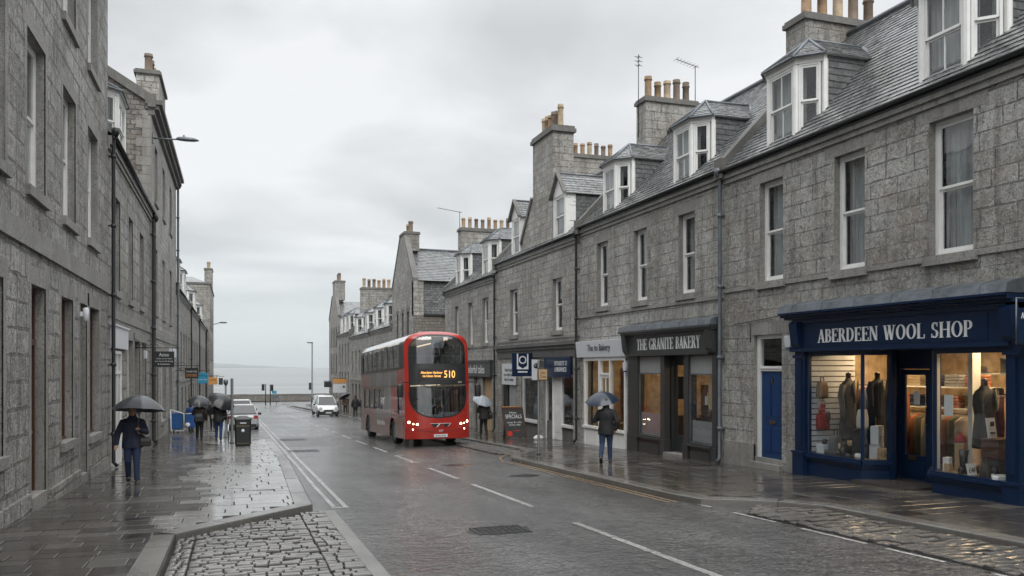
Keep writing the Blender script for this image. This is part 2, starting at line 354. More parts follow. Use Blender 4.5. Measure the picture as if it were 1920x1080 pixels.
# ================================================================== ground
def wet(name, base, r0, r1, bs, bd, bstr, var=.3, patch=.35, big=None, spk=0):
    k = NT(name); p = k.pos()
    a = k.noise(p, .55, 5, .6); b = k.noise(p, bs, 3, .65); c = k.noise(p, bs * 3.1, 2, .6); pd = k.noise(p, patch, 4, .6, vscale=(1, .45, 1), loc=(2, 8, 0))
    col = k.mix(k.mr(b, .3, .7, 0, var * 1.6), base, tuple(x * 2.2 for x in base)); col = k.mix(k.mr(a, .35, .7, 0, .6), col, tuple(x * .5 for x in base))
    if spk:
        f1 = k.noise(p, 24, 4, .75); f2 = k.noise(p, 7, 4, .7, vscale=(.6, 1, 1), loc=(4, 4, 0)); f3 = k.noise(p, .9, 3, .6, vscale=(1.6, .12, 1), loc=(1, 2, 0))
        col = k.mix(k.mr(f1, .38, .5, spk, 0), col, (.012, .012, .013)); col = k.mix(k.mr(f1, .54, .68, 0, spk), col, tuple(x * 3 for x in base)); col = k.mix(k.mr(f2, .36, .5, spk * .7, 0), col, (.02, .02, .02)); col = k.mix(k.mr(f3, .4, .65, 0, .4), col, tuple(x * .45 for x in base))
    dry = k.mr(pd, .38, .62, 0, 1)
    h = k.math('ADD', k.math('MULTIPLY', b, 1.0), k.math('MULTIPLY', c, .5))
    h = k.math('MULTIPLY', h, k.mr(pd, .4, .6, .25, 1))
    h = k.math('ADD', h, k.math('MULTIPLY', k.noise(p, 3.2, 3, .5), big or 1.0))
    if big: h = k.math('ADD', h, k.math('MULTIPLY', k.noise(p, 10, 3, .6), big * 1.4))
    rg = k.math('ADD', k.math('MULTIPLY', dry, r1 - r0), r0)
    return k.fin(col, rg, k.bump(h, bstr, bd), spec=.5)
M['asphalt'] = wet('wet_asphalt', (.062, .061, .060), .08, .32, 30, .018, 1.0, 1.2, .22, 1.2, .8)
M['pave'] = wet('wet_paving_slab', (.052, .047, .041), .05, .22, 26, .004, .5, .35, .5)
M['pave4'] = wet('wet_paving_slab_palest', (.22, .215, .205), .06, .2, 24, .003, .5, .4, .5, None, .3)  # palest slabs, laid in a strip along the left kerb
M['sedge'] = wet('grimy_sett_edge', (.05, .047, .043), .25, .5, 30, .003, .5)
M['pave2'] = wet('wet_paving_slab_pale', (.07, .065, .058), .08, .3, 26, .005, .5, .35, .5)
M['pave3'] = wet('wet_paving_slab_dark', (.036, .033, .029), .03, .15, 26, .003, .5, .35, .5)
M['sett'] = wet('wet_granite_sett', (.11, .104, .095), .06, .22, 30, .005, .6, .3, .6)
M['kerb'] = wet('wet_granite_kerb', (.115, .11, .10), .12, .34, 34, .004, .5, .3, .8)
M['joint'] = plain('dark_joint_grit', (.014, .013, .012), .9, bump=.5, bs=60)
M['line'] = wet('worn_white_line', (.27, .27, .262), .2, .45, 50, .006, .7, .5, .8, None, .55)
M['yline'] = wet('worn_yellow_line', (.17, .115, .06), .25, .5, 50, .004, .5, .2)
def sheet(name, mat, xs, ybreaks, dz):
    mb = MB()
    for a, b in zip(ybreaks, ybreaks[1:]):
        mb.face([(xs[0], a, gz(a) + dz), (xs[1], a, gz(a) + dz), (xs[1], b, gz(b) + dz), (xs[0], b, gz(b) + dz)])
    return struct(mb.build(name, mat))
YB = [-30, 0, 40, 80, 120, 160, 200]
M['earth'] = plain('bare_ground', (.12, .11, .09), .8)
g = MB()
for a, b in zip(YB, YB[1:]):
    for x0, x1 in ((-400, -12), (-12, 22), (22, 400)): g.face([(x0, a, gz(a) - .42), (x1, a, gz(a) - .42), (x1, b, gz(b) - .42), (x0, b, gz(b) - .42)])
g.face([(-400, 200, gz(200) - .42), (400, 200, gz(200) - .42), (400, 205, -12), (-400, 205, -12)])
g.face([(-14000, 205, -12), (14000, 205, -12), (14000, 13000, -12), (-14000, 13000, -12)])
g.face([(-400, -30, .55), (400, -30, .55), (400, -120, 1.5), (-400, -120, 1.5)])
struct(g.build('ground', 'earth'))
sheet('road', 'asphalt', (-5.6, 12.6), [-30, 0, 40, 80, 120, 160, 196], -.11)
struct((lambda m: (m.face([(-60, 163, gz(163) - .106), (-5.6, 163, gz(163) - .106), (-5.6, 196, gz(196) - .106), (-60, 196, gz(196) - .106)]), m.face([(12.6, 163, gz(163) - .106), (60, 163, gz(163) - .106), (60, 196, gz(196) - .106), (12.6, 196, gz(196) - .106)]), m)[2])(MB()).build('crossing_road', 'asphalt'))

KL = [(-.78, -6), (-.78, 12.25), (1.27, 14.65), (1.5, 25), (1.5, 37.2), (-.5, 39.0), (-.6, 78), (1.3, 80), (1.3, 158)]
KR = [(9.12, -6), (9.12, 11.2), (8.75, 11.9), (7.75, 12.7), (7.65, 13.4), (7.65, 22.9), (7.9, 23.8), (9.0, 25.4), (9.15, 26.5), (9.15, 66), (9.15, 84), (7.9, 88), (7.9, 140), (9.5, 146)]
def kx(K, y):
    for (xa, ya), (xb, yb) in zip(K, K[1:]):
        if ya <= y <= yb: return xa + (xb - xa) * (y - ya) / (yb - ya)
    return K[-1][0]
def base_strip(name, K, xw):
    mb = MB(); ys = sorted({y for _, y in K} | {0, 50, 100})
    for a, b in zip(ys, ys[1:]):
        if b <= a: continue
        mb.face([(xw, a, gz(a) - .008), (kx(K, a), a, gz(a) - .008), (kx(K, b), b, gz(b) - .008), (xw, b, gz(b) - .008)])
    return struct(mb.build(name, 'joint'))
base_strip('pavement_bedding', KL, -3.6); base_strip('pavement_bedding', KR, 12.8)
def slabs(name, K, xw, sgn, y0, y1, dep, mb=None):
    mb = MB(); y = y0; row = 0; rnd = random.Random(3 + int(xw))
    while y < y1:
        d = dep * rnd.uniform(.75, 1.25); ya, yb = y + .013, y + d - .013; y += d; row += 1
        lim = (min if sgn > 0 else max)(kx(K, ya), kx(K, yb)) - sgn * .3
        x = xw - sgn * rnd.uniform(0, .5)
        while (lim - x) * sgn > .02:
            wd = rnd.uniform(.38, .85); xa = x + sgn * .009; xb = x + sgn * (wd - .009); x += sgn * wd
            if (xb - lim) * sgn > 0: xb = lim
            if (xb - xa) * sgn < .05: continue
            t = [rnd.gauss(0, .0022) for _ in range(3)]; z = lambda X, Y: gz(Y) + t[0] + t[1] * (X - xa) * 1.2 + t[2] * (Y - ya) * 1.5
            e = .006 * sgn
            P = [(xa, ya), (xb, ya), (xb, yb), (xa, yb)]; Q = [(xa + e, ya + .006), (xb - e, ya + .006), (xb - e, yb - .006), (xa + e, yb - .006)]
            vs = [(a, b, z(a, b) - .02) for a, b in P] + [(a, b, z(a, b) - .004) for a, b in P] + [(a, b, z(a, b)) for a, b in Q]
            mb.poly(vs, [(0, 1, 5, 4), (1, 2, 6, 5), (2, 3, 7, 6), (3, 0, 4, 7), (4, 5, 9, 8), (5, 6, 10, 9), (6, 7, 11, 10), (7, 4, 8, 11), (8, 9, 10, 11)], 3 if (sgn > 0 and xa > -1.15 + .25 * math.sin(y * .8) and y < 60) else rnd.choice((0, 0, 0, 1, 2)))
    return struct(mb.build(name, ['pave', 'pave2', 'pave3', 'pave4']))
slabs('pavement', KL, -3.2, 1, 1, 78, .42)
slabs('pavement', KR, 12.1, -1, -2, 82, .5)
sheet('pavement', 'pave', (-3.4, 1.0), [78, 120, 158], -.006); sheet('pavement', 'pave', (9.4, 12.6), [82, 120, 146], -.006)
def kerb(name, K):
    mb = MB()
    for i, ((xa, ya), (xb, yb)) in enumerate(zip(K, K[1:])):
        L = math.hypot(xb - xa, yb - ya); n = max(1, round(L / .95)); dx, dy = (xb - xa) / L, (yb - ya) / L
        nx, ny = (-dy, dx) if K is KL else (dy, -dx)
        if L > 30 and ya > 60: n = 8
        for j in range(n):
            a, b = j / n + .004 / L, (j + 1) / n - .004 / L
            p0 = (xa + (xb - xa) * a, ya + (yb - ya) * a); p1 = (xa + (xb - xa) * b, ya + (yb - ya) * b); jz = random.gauss(0, .002); c = .018
            def P(p, o, dz): return (p[0] + nx * o, p[1] + ny * o, gz(p[1]) + dz + jz)
            prof = [(.0, -.14), (.0, -c), (c, .003), (.30, .003), (.30, -.14)]
            vs = [P(p0, *q) for q in prof] + [P(p1, *q) for q in prof]
            mb.poly(vs, [(0, 1, 6, 5), (1, 2, 7, 6), (2, 3, 8, 7), (3, 4, 9, 8), (0, 4, 3, 2, 1), (5, 6, 7, 8, 9)])
    return struct(mb.build(name, 'kerb'))
kerb('kerb', KL); kerb('kerb', KR)
def setts(name, fx0, fx1, y0, y1, lx=.23, ly=.115, along=False, seed=1, top=-.066):
    mb = MB(); rnd = random.Random(seed); y = y0
    while y < y1:
        d = ly * rnd.uniform(.8, 1.2); ym = y + d / 2; x = fx0(ym) + rnd.uniform(0, .01) - rnd.uniform(0, lx * .7)
        lim = fx1(ym); st = fx0(ym)
        while x < lim:
            wd = lx * rnd.uniform(.65, 1.35); wd = lim - x if lim - x - wd < lx * .45 else wd; xa, xb = max(x, st) + .004, min(x + wd, lim) - .004; x += wd
            if xb - xa < .05: continue
            ya, yb = y + .01 + rnd.uniform(-.005, .005), y + d - .01 + rnd.uniform(-.005, .005)
            h = rnd.gauss(0, .009); z0 = gz(ym) + top + h; c = .012
            cx = (xa + xb) / 2; tl = rnd.gauss(0, .035)
            P = [(xa, ya), (xb, ya), (xb, yb), (xa, yb)]
            cy_ = min(.018, (yb - ya) * .3); Q = [(xa + c, ya + cy_), (xb - c, ya + cy_), (xb - c, yb - cy_), (xa + c, yb - cy_)]
            vs = [(a, b, z0 - .055) for a, b in P] + [(a, b, z0 - .014) for a, b in P] + [(a, b, z0 - .002 + tl * (a - cx)) for a, b in Q] + [(cx, (ya + yb) / 2, z0 + .004)]
            mb.poly(vs, [(0, 1, 5, 4), (1, 2, 6, 5), (2, 3, 7, 6), (3, 0, 4, 7), (4, 5, 9, 8), (5, 6, 10, 9), (6, 7, 11, 10), (7, 4, 8, 11)], 1)
            n_ = len(mb.v) - 13
            for f_ in ((8, 9, 12), (9, 10, 12), (10, 11, 12), (11, 8, 12)): mb.f.append(tuple(n_ + q for q in f_)); mb.i.append(0); mb.sm.append(False)
        y += d
    return mb
def sbed(x0, x1, y0, y1):
    mb = MB(); mb.face([(x0, y0, gz(y0) - .108), (x1, y0, gz(y0) - .108), (x1, y1, gz(y1) - .108), (x0, y1, gz(y1) - .108)]); struct(mb.build('setts_bedding', 'joint'))
diag = lambda y: -.78 if y < 12.25 else min(1.15, -.78 + (y - 12.25) * .854)
sbed(-.78, 1.42, 4, 14.5)
a = setts('s', lambda y: diag(y) + .265, lambda y: 1.01, 4, 13.9, .2, .135, seed=4)
b = setts('s', lambda y: diag(y) + .03, lambda y: min(diag(y) + .26, 1.0), 4, 13.6, .11, .2, seed=5)
c = setts('s', lambda y: 1.01, lambda y: 1.42, 4, 14.2, .2, .17, seed=6)
for q in (b, c): n_ = len(a.v); a.v += q.v; a.f += [tuple(n_ + e_ for e_ in f_) for f_ in q.f]; a.i += q.i; a.sm += q.sm
struct(a.build('setts', ['sett', 'sedge']))
sbed(7.86, 9.12, -2, 11.4)
struct(setts('s', lambda y: 7.84 if y < 11.4 else 7.84 + (y - 11.4) * .9, lambda y: kx(KR, y) - .02, -2, 12.3, .27, .13, seed=8).build('setts', ['sett', 'sedge']))
sbed(7.95, 9.1, 25.2, 44)
struct(setts('s', lambda y: 8.0 + max(0, 26 - y) * .2, lambda y: kx(KR, y) - .02, 25, 44, .3, .16, seed=9).build('setts', ['sett', 'sedge']))
# concrete edging strip beside the left setts
mb = MB(); mb.face([(1.43, 4, gz(4) - .1), (1.62, 4, gz(4) - .1), (1.62, 14.5, gz(14.5) - .1), (1.43, 14.5, gz(14.5) - .1)]); struct(mb.build('road_edging_strip', 'kerb'))
# painted lines
def stripe(name, mat, x0, x1, y0, y1, wob=0.0, end=0.0, dz=-.1055):
    mb = MB(); n = max(2, int((y1 - y0) / .12) if y1 < 40 else int((y1 - y0) / 3)); rnd = random.Random(int(y0 * 10))
    L = []; 
    for i in range(n + 1):
        y = y0 + (y1 - y0) * i / n; j = rnd.uniform(-.006, .006) + wob * math.sin(y * .9)
        L.append(((x0 + j + rnd.uniform(-.006, .006), y, gz(y) + dz), (x1 + j + rnd.uniform(-.006, .006), y, gz(y) + dz)))
    for a, b in zip(L, L[1:]): mb.face([a[0], a[1], b[1], b[0]])
    return struct(mb.build(name, mat))
K_ = 1.055
for a, b in [(6.4, 11.1), (12.9, 16.6), (17.75, 20.6), (22.3, 25.2), (26.7, 29.6)] + [(31.2 + 4.5 * i, 34.1 + 4.5 * i) for i in range(16)]:
    stripe('centre_line_dash', 'line', 4.88, 4.99, a * K_, b * K_)
for yy in (112, 122, 132, 142, 150): stripe('centre_line_dash', 'line', 4.9, 5.01, yy, yy + 5)
stripe('edge_line', 'line', 1.60, 1.69, 15.0, 72, .01); stripe('edge_line', 'line', 1.82, 1.91, 14.9, 72, .01)
stripe('edge_line_end', 'line', 1.60, 1.91, 14.78, 14.9)
for a, b in [(3.4, 5.2), (7.45, 8.35), (8.7, 10.0), (10.6, 11.7), (12.4, 13.0), (5.6, 6.8)]: stripe('bay_line_dash', 'line', 7.72, 7.79, a, b)
for x in (7.36, 7.52): stripe('yellow_line', 'yline', x, x + .07, 13.2, 22.6, .006)
mb = MB()
for i in range(8):
    t0, t1 = i / 8 * 1.3, (i + 1) / 8 * 1.3
    q = lambda t, r: (8.9 - r * math.cos(t), 22.6 + r * math.sin(t) * 1.6, gz(23) - .105)
    mb.face([q(t0, 1.54), q(t0, 1.47), q(t1, 1.47), q(t1, 1.54)])
struct(mb.build('yellow_line_return', 'yline'))
# covers and patches in the road
M['patch'] = wet('fresh_asphalt_patch', (.02, .02, .021), .1, .25, 40, .008, .6, .4)
M['iron'] = plain('cast_iron', (.03, .03, .032), .35, .6, .6, 60, .4)
def cover(x, y, wx, wy, label, patt=True):
    t = thing('manhole_cover', label, 'manhole cover', (x, y, gz(y) - .11))
    mb = MB(); z = gz(y) - .11; sl = lambda Y: gz(Y) - .11
    def bx(a, b, c, d, h, mi=0):
        mb.poly([(a, c, sl(c) - .01), (b, c, sl(c) - .01), (b, d, sl(d) - .01), (a, d, sl(d) - .01), (a, c, sl(c) + h), (b, c, sl(c) + h), (b, d, sl(d) + h), (a, d, sl(d) + h)], [(4, 5, 6, 7), (0, 1, 5, 4), (1, 2, 6, 5), (2, 3, 7, 6), (3, 0, 4, 7)], mi)
    x0, x1, y0, y1 = x - wx / 2, x + wx / 2, y - wy / 2, y + wy / 2
    for q in ((x0 - .03, x0 + .02, y0, y1), (x1 - .02, x1 + .03, y0, y1), (x0 + .02, x1 - .02, y0, y0 + .05), (x0 + .02, x1 - .02, y1 - .05, y1)): bx(*q, .009)
    mb.build('frame', 'iron', t)
    mb = MB(); bx(x0 + .025, x1 - .025, y0 + .055, y1 - .055, .003)
    nx, ny = int(wx / .1), int(wy / .1)
    for i in range(nx):
        for j in range(ny):
            a = x0 + .04 + (wx - .08) * i / nx; c = y0 + .07 + (wy - .14) * j / ny; bx(a, a + (wx - .1) / nx * .6, c, c + (wy - .14) / ny * .6, .0075)
    mb.build('lid', 'iron', t); return t
def patch(x, y, wx, wy, label):
    mb = MB(); rnd = random.Random(int(x * 7)); n = 16
    mb.face([(x + math.cos(2 * math.pi * i / n) * wx * rnd.uniform(.4, .52), y + math.sin(2 * math.pi * i / n) * wy * rnd.uniform(.38, .52), 0) for i in range(n)])
    mb.v = [(a, b, gz(b) - .1065) for a, b, _ in mb.v]
    return struct(mb.build('road_patch', 'patch'))
cover(3.66, 11.5, .72, .62, 'sunken iron manhole cover in the middle of the nearside lane')
patch(3.66, 11.5, 1.0, .85, ''); patch(6.6, 18.75, .8, .7, ''); patch(5.9, 22.3, .9, .5, '')
cover(2.3, 30.3, 1.0, .9, 'rectangular iron cover in the road beside the double white lines')
cover(2.45, 38.0, 1.1, 1.3, 'far rectangular iron cover level with the litter bin')
# the end of the street: pavement, sea wall, sea
sheet('promenade', 'pave', (-70, 70), [196, 200], .02)
t = thing('sea_wall', 'long low stone wall between the street end and the sea', 'wall', (6, 200, gz(200)))
mb = MB(); mb.box(-80, 80, 200, 200.7, gz(200) - .6, gz(200) + 1.25); mb.build('wall', 'rubble', t)
mb = MB()
for i in range(54): mb.box(-80 + i * 2.96, -80 + i * 2.96 + 2.94, 199.93, 200.78, gz(200) + 1.25, gz(200) + 1.25 + random.uniform(.28, .36))
mb.build('coping', 'dress2', t)
t = thing('sea_railing', 'thin pale handrail in front of the sea wall', 'railing', (6, 197.5, gz(197)))
mb = MB()
for i in range(42): mb.tube([(-40 + i * 2, 197.6, gz(197.6) - .1), (-40 + i * 2, 197.6, gz(197.6) + .95)], .03, 5)
mb.build('post', 'lead', t); mb = MB(); mb.tube([(-40, 197.6, gz(197.6) + .95), (42, 197.6, gz(197.6) + .95)], .03, 5); mb.build('rail', 'lead', t)
for o in t.children:
    if o.name.startswith('post'): o['kind'] = 'stuff'
k = NT('sea_water'); p = k.pos()
h = k.math('ADD', k.noise(p, .35, 4, .6, vscale=(.5, 1.3, 1)), k.math('MULTIPLY', k.noise(p, .03, 3, .6, vscale=(.4, 1.2, 1)), 3))
colw = k.mix(k.mr(k.noise(p, .012, 4, .65, vscale=(.25, 1.6, 1)), .35, .65, 0, 1), (.235, .245, .245), (.15, .165, .165))
k.fin(colw, .4, k.bump(h, .9, 1.1), spec=.32); M['sea'] = k.m
mb = MB(); mb.face([(-12000, 201, -8.4), (12000, 201, -8.4), (12000, 12500, -8.4), (-12000, 12500, -8.4)]); struct(mb.build('sea', 'sea'))
M['hill'] = plain('headland_heath', (.10, .12, .10), .9)
mb = MB(); n = 40; rg = []
for i in range(n + 1):
    x = -1900 + i * 62; hgt = max(2, 78 * math.exp(-((x + 950) / 560) ** 2) + 26 * math.exp(-((x + 150) / 420) ** 2) + 2 * math.sin(i * 1.9)) if i < n else 1
    rg.append([(x, 6000, -9), (x, 6090, -9 + hgt * .7), (x, 6300, -9 + hgt), (x, 7000, -9 + hgt * .8), (x, 7400, -9)])
mb.loft([[(a * 1.55, b * 1.55, -9 + (c + 9) * 1.55) for a, b, c in q] for q in rg]); struct(mb.build('hills', 'hill'))
# ================================================================== building kit
class PL:
    """a vertical plane: origin P, horizontal direction U, outward normal N; n measured outwards"""
    def __init__(s, P, U, N): s.P = Vector(P); s.U = Vector(U); s.N = Vector(N)
    def at(s, u, z, n): q = s.P + s.U * u + s.N * n; return (q.x, q.y, z)
    def box(s, mb, u0, u1, z0, z1, n0, n1, mi=0):
        v = [s.at(u, z, n) for z in (z0, z1) for u, n in ((u0, n0), (u1, n0), (u1, n1), (u0, n1))]
        mb.poly(v, [(0, 3, 2, 1), (4, 5, 6, 7), (0, 1, 5, 4), (1, 2, 6, 5), (2, 3, 7, 6), (3, 0, 4, 7)], mi)
    def quad(s, mb, u0, u1, z0, z1, n, mi=0): mb.face([s.at(u0, z0, n), s.at(u1, z0, n), s.at(u1, z1, n), s.at(u0, z1, n)], mi)
def sash(pl, w, z0, z1, parent, n0=0.0, mat='white', mat2=None, name='window', muntin=False, curtain='net', pane='glass', fr=.07, split=.5, fx=None):
    """sash window filling u 0..w, z0..z1; n0 = outer plane of its box frame"""
    m = MB(); d = .1
    pl.box(m, 0, fr, z0, z1, n0 - d, n0); pl.box(m, w - fr, w, z0, z1, n0 - d, n0)
    pl.box(m, fr, w - fr, z1 - fr, z1, n0 - d, n0); pl.box(m, fr, w - fr, z0, z0 + .06, n0 - d, n0 + .03)
    zm = z0 + (z1 - z0) * split; r = .045
    a, b = fr + .002, w - fr - .002
    pl.box(m, a, a + r, zm, z1 - fr - .002, n0 - .05, n0 - .015); pl.box(m, b - r, b, zm, z1 - fr - .002, n0 - .05, n0 - .015)
    pl.box(m, a + r, b - r, z1 - fr - .05, z1 - fr - .002, n0 - .05, n0 - .015); pl.box(m, a + r, b - r, zm - .01, zm + .04, n0 - .05, n0 - .013)
    pl.box(m, a, a + r, z0 + .062, zm, n0 - .09, n0 - .055); pl.box(m, b - r, b, z0 + .062, zm, n0 - .09, n0 - .055); pl.box(m, a + r, b - r, z0 + .062, z0 + .14, n0 - .09, n0 - .055)
    pl.box(m, a + r, b - r, zm - .05, zm - .012, n0 - .09, n0 - .055)
    if muntin:
        pl.box(m, w / 2 - .014, w / 2 + .014, zm + .04, z1 - fr - .05, n0 - .045, n0 - .02); pl.box(m, w / 2 - .014, w / 2 + .014, z0 + .14, zm - .05, n0 - .085, n0 - .06)
    fo = m.build(name, mat, parent)
    g = MB(); pl.quad(g, a + r, b - r, zm + .04, z1 - fr - .05, n0 - .033); pl.quad(g, a + r, b - r, z0 + .14, zm - .05, n0 - .072); g.build('pane', pane, fo)
    if curtain == 'net':
        c = MB(); n = max(8, int(w * 26)); 
        pts = [(fr + (w - 2 * fr) * i / n, n0 - .2 + .02 * math.sin(i * 1.9) + .008 * math.sin(i * 4.1)) for i in range(n + 1)]
        for (u0, q0), (u1, q1) in zip(pts, pts[1:]): c.face([pl.at(u0, z0, q0), pl.at(u1, z0, q1), pl.at(u1, z1, q1), pl.at(u0, z1, q0)], 0, True)
        c.build('net_curtain', 'curtain', fo)
    elif curtain == 'side':
        c = MB()
        for ua, ub in ((fr, fr + w * .2), (w - fr - w * .2, w - fr)):
            n = 7; pts = [(ua + (ub - ua) * i / n, n0 - .22 + .025 * math.sin(i * 2.4)) for i in range(n + 1)]
            for (u0, q0), (u1, q1) in zip(pts, pts[1:]): c.face([pl.at(u0, z0, q0), pl.at(u1, z0, q1), pl.at(u1, z1, q1), pl.at(u0, z1, q0)], 0, True)
        c.build('curtain', 'curtain', fo)
    elif curtain == 'blind':
        c = MB(); pl.box(c, fr, w - fr, z0 + (z1 - z0) * .62, z1, n0 - .16, n0 - .15); c.build('roller_blind', 'curtain', fo)
    return fo
def front(s, Xf, ya, yb):
    """plane of a street front opening between ya<yb, u runs along +Y"""
    return PL((Xf, ya, 0), (0, 1, 0), (-s, 0, 0))
def facade(mb, s, Xf, y0, y1, z0, z1, ops, depth=.24, mi=0, md=1, margin=.19, lint=.3, sill=True, thick=None, ly=.0):
    ys = sorted({y0, y1} | {v for o in ops for v in o[:2]}); zs = sorted({z0, z1} | {v for o in ops for v in o[2:4]})
    for a, b in zip(ys, ys[1:]):
        for c, d in zip(zs, zs[1:]):
            ym, zm = (a + b) / 2, (c + d) / 2
            if any(o[0] < ym < o[1] and o[2] < zm < o[3] for o in ops): continue
            mb.face([(Xf, a, c), (Xf, b, c), (Xf, b, d), (Xf, a, d)], mi)
    for o in ops:
        a, b, c, d = o[:4]; xi = Xf + s * depth
        mb.face([(Xf, a, c), (xi, a, c), (xi, a, d), (Xf, a, d)], md); mb.face([(Xf, b, c), (xi, b, c), (xi, b, d), (Xf, b, d)], md)
        mb.face([(Xf, a, d), (Xf, b, d), (xi, b, d), (xi, a, d)], md); mb.face([(Xf, a, c), (Xf, b, c), (xi, b, c), (xi, a, c)], md)
        if len(o) > 4 and o[4] == 'plain': continue
        p = front(s, Xf, a, b); w = b - a; e = .004
        if margin:
            p.box(mb, -margin - .1, w + margin + .1, d, d + lint, -.02, e, md)                           # lintel
            h = 0; zc = c
            while zc < d - .05 and (s < 0 or margin > .2):                                                                          # alternating rybats
                hh = min(.34, d - zc); mm = margin * (1.0 if h % 2 else .7)
                p.box(mb, -mm, 0, zc + .003, zc + hh - .003, -.02, e, md); p.box(mb, w, w + mm, zc + .003, zc + hh - .003, -.02, e, md); zc += hh; h += 1
        if sill and not (len(o) > 4 and o[4] == 'door'):
            p.box(mb, -.1, w + .1, c - .17, c - .001, -.1, .075, md)
def slated(mb, pts, course=.17, sw=.26, lift=.012, mi=0, seed=1, under=True):
    """lay individual slates over a convex planar polygon"""
    pts = [Vector(p) for p in pts]; rnd = random.Random(seed)
    n = (pts[1] - pts[0]).cross(pts[2] - pts[0]).normalized()
    if n.z < 0: n = -n
    if abs(n.z) < .02:
        # cheek: pick the outward side by caller's order
        n = (pts[1] - pts[0]).cross(pts[2] - pts[0]).normalized()
    u = Vector((0, 0, 1)).cross(n).normalized(); v = n.cross(u).normalized()
    o = pts[0]; P2 = [((p - o).dot(u), (p - o).dot(v)) for p in pts]
    ar = sum(P2[i][0] * P2[(i + 1) % len(P2)][1] - P2[(i + 1) % len(P2)][0] * P2[i][1] for i in range(len(P2)))
    if ar < 0: P2 = P2[::-1]
    if under: mb.face([o + u * a + v * b for a, b in P2], mi)
    v0, v1 = min(b for _, b in P2), max(b for _, b in P2); u0, u1 = min(a for a, _ in P2), max(a for a, _ in P2)
    def clip(R_):
        for i in range(len(P2)):
            (ax, ay), (bx, by) = P2[i], P2[(i + 1) % len(P2)]; out = []
            side = lambda q: (bx - ax) * (q[1] - ay) - (by - ay) * (q[0] - ax)
            for j in range(len(R_)):
                p, q = R_[j], R_[(j + 1) % len(R_)]; sp_, sq = side(p), side(q)
                if sp_ >= 0: out.append(p)
                if (sp_ > 0 > sq) or (sp_ < 0 < sq): t = sp_ / (sp_ - sq); out.append((p[0] + (q[0] - p[0]) * t, p[1] + (q[1] - p[1]) * t))
            R_ = out
            if len(R_) < 3: return None
        return R_
    b = v0; row = 0
    while b < v1:
        a = u0 - sw * (.5 if row % 2 else 0) - rnd.uniform(0, .04)
        while a < u1:
            ww = sw * rnd.uniform(.88, 1.12); jl = rnd.uniform(0, .006); jb = rnd.uniform(-.006, .006)
            q = clip([(a + .002, b + jb), (a + ww - .002, b + jb), (a + ww - .002, b + course + .004), (a + .002, b + course + .004)])
            if q:
                hh = lambda y: .003 + (lift + jl) * max(0, 1 - (y - b) / course)
                top = [o + u * x + v * y + n * hh(y) for x, y in q]; mb.face(top, mi)
                lo = [p for p in q if p[1] < b + .01]
                if len(lo) >= 2:
                    lo.sort(); p, r = lo[0], lo[-1]; mb.face([o + u * p[0] + v * p[1], o + u * r[0] + v * r[1], o + u * r[0] + v * r[1] + n * hh(r[1]), o + u * p[0] + v * p[1] + n * hh(p[1])], mi)
            a += ww
        b += course; row += 1
def pots(parent, pos, ztop, h=.75, r=.13, rnd=random.Random(5), n=12):
    for i, (x, y) in enumerate(pos):
        r = r * .9 if i == 0 else r; hh = h * rnd.uniform(.82, 1.05); m = MB(); k_ = i % 3
        pr = [(r * 1.1, 0), (r * 1.12, .07), (r * .98, .09), (r * .93, hh * .8), (r * .95, hh * .82), (r * 1.15, hh * .84), (r * 1.15, hh * .9), (r * .98, hh * .92), (r * 1.08, hh), (r * .85, hh), (r * .8, hh * .75)]
        if k_ == 1: pr = [(r * 1.05, 0), (r * .95, .05), (r * .9, hh * .75), (r * 1.1, hh * .78), (r * 1.1, hh * .82), (r * .95, hh * .84), (r * 1.0, hh), (r * .8, hh), (r * .78, hh * .7)]
        m.lathe((x, y, ztop - .02), pr, n); m.build('chimney_pot', ('pot', 'pot3', 'pot2', 'pot', 'pot2')[(i * 3 + len(pos)) % 5], parent)
def stack(root, x0, x1, y0, y1, z0, z1, npots, mat='gr2', cap=.07, h=.75, r=.13, along='x', off=.25, pr=True):
    m = MB(); m.box(x0, x1, y0, y1, z0, z1 - .2, 0)
    m.box(x0 - cap, x1 + cap, y0 - cap, y1 + cap, z1 - .2, z1 - .07, 1); m.box(x0 - cap * .4, x1 + cap * .4, y0 - cap * .4, y1 + cap * .4, z1 - .07, z1, 1)
    o = m.build('chimney', [mat, 'dress2'], root)
    if along == 'x': ps = [(x0 + off + (x1 - x0 - 2 * off) * i / max(1, npots - 1), (y0 + y1) / 2) for i in range(npots)]
    else: ps = [((x0 + x1) / 2, y0 + off + (y1 - y0 - 2 * off) * i / max(1, npots - 1)) for i in range(npots)]
    m = MB(); [m.lathe((a, b, z1 - .02), [(r * 1.5, 0), (r * 1.2, .07), (r * 1.0, .1)], 10) for a, b in ps]; m.build('haunching', 'dress2', o)
    pots(o, ps, z1, h, r); return o
def gable(mb, s, Xf, y, ze, xr, zr, xb, z0, mi=0):
    mb.face([(Xf, y, z0), (xb, y, z0), (xb, y, ze), (xr, y, zr), (Xf, y, ze)], mi)
def skew(mb, s, xe, ze, xr, zr, y, w=.3, up_=.22, mi=0):
    """raised stone coping up the slope"""
    d = Vector((xr - xe, 0, zr - ze)).normalized(); n = Vector((-d.z * s * (1 if s > 0 else 1), 0, d.x * s)); n = n if n.z > 0 else -n
    a = Vector((xe, y - w / 2, ze)) ; b = Vector((xr, y - w / 2, zr))
    mb.prism([a - n * .12, b - n * .12, b + n * up_, a + n * up_], (0, w, 0), mi)
    mb.box(xe - s * .16, xe + s * .14, y - w / 2 - .03, y + w / 2 + .03, ze - .26, ze + .26, mi)
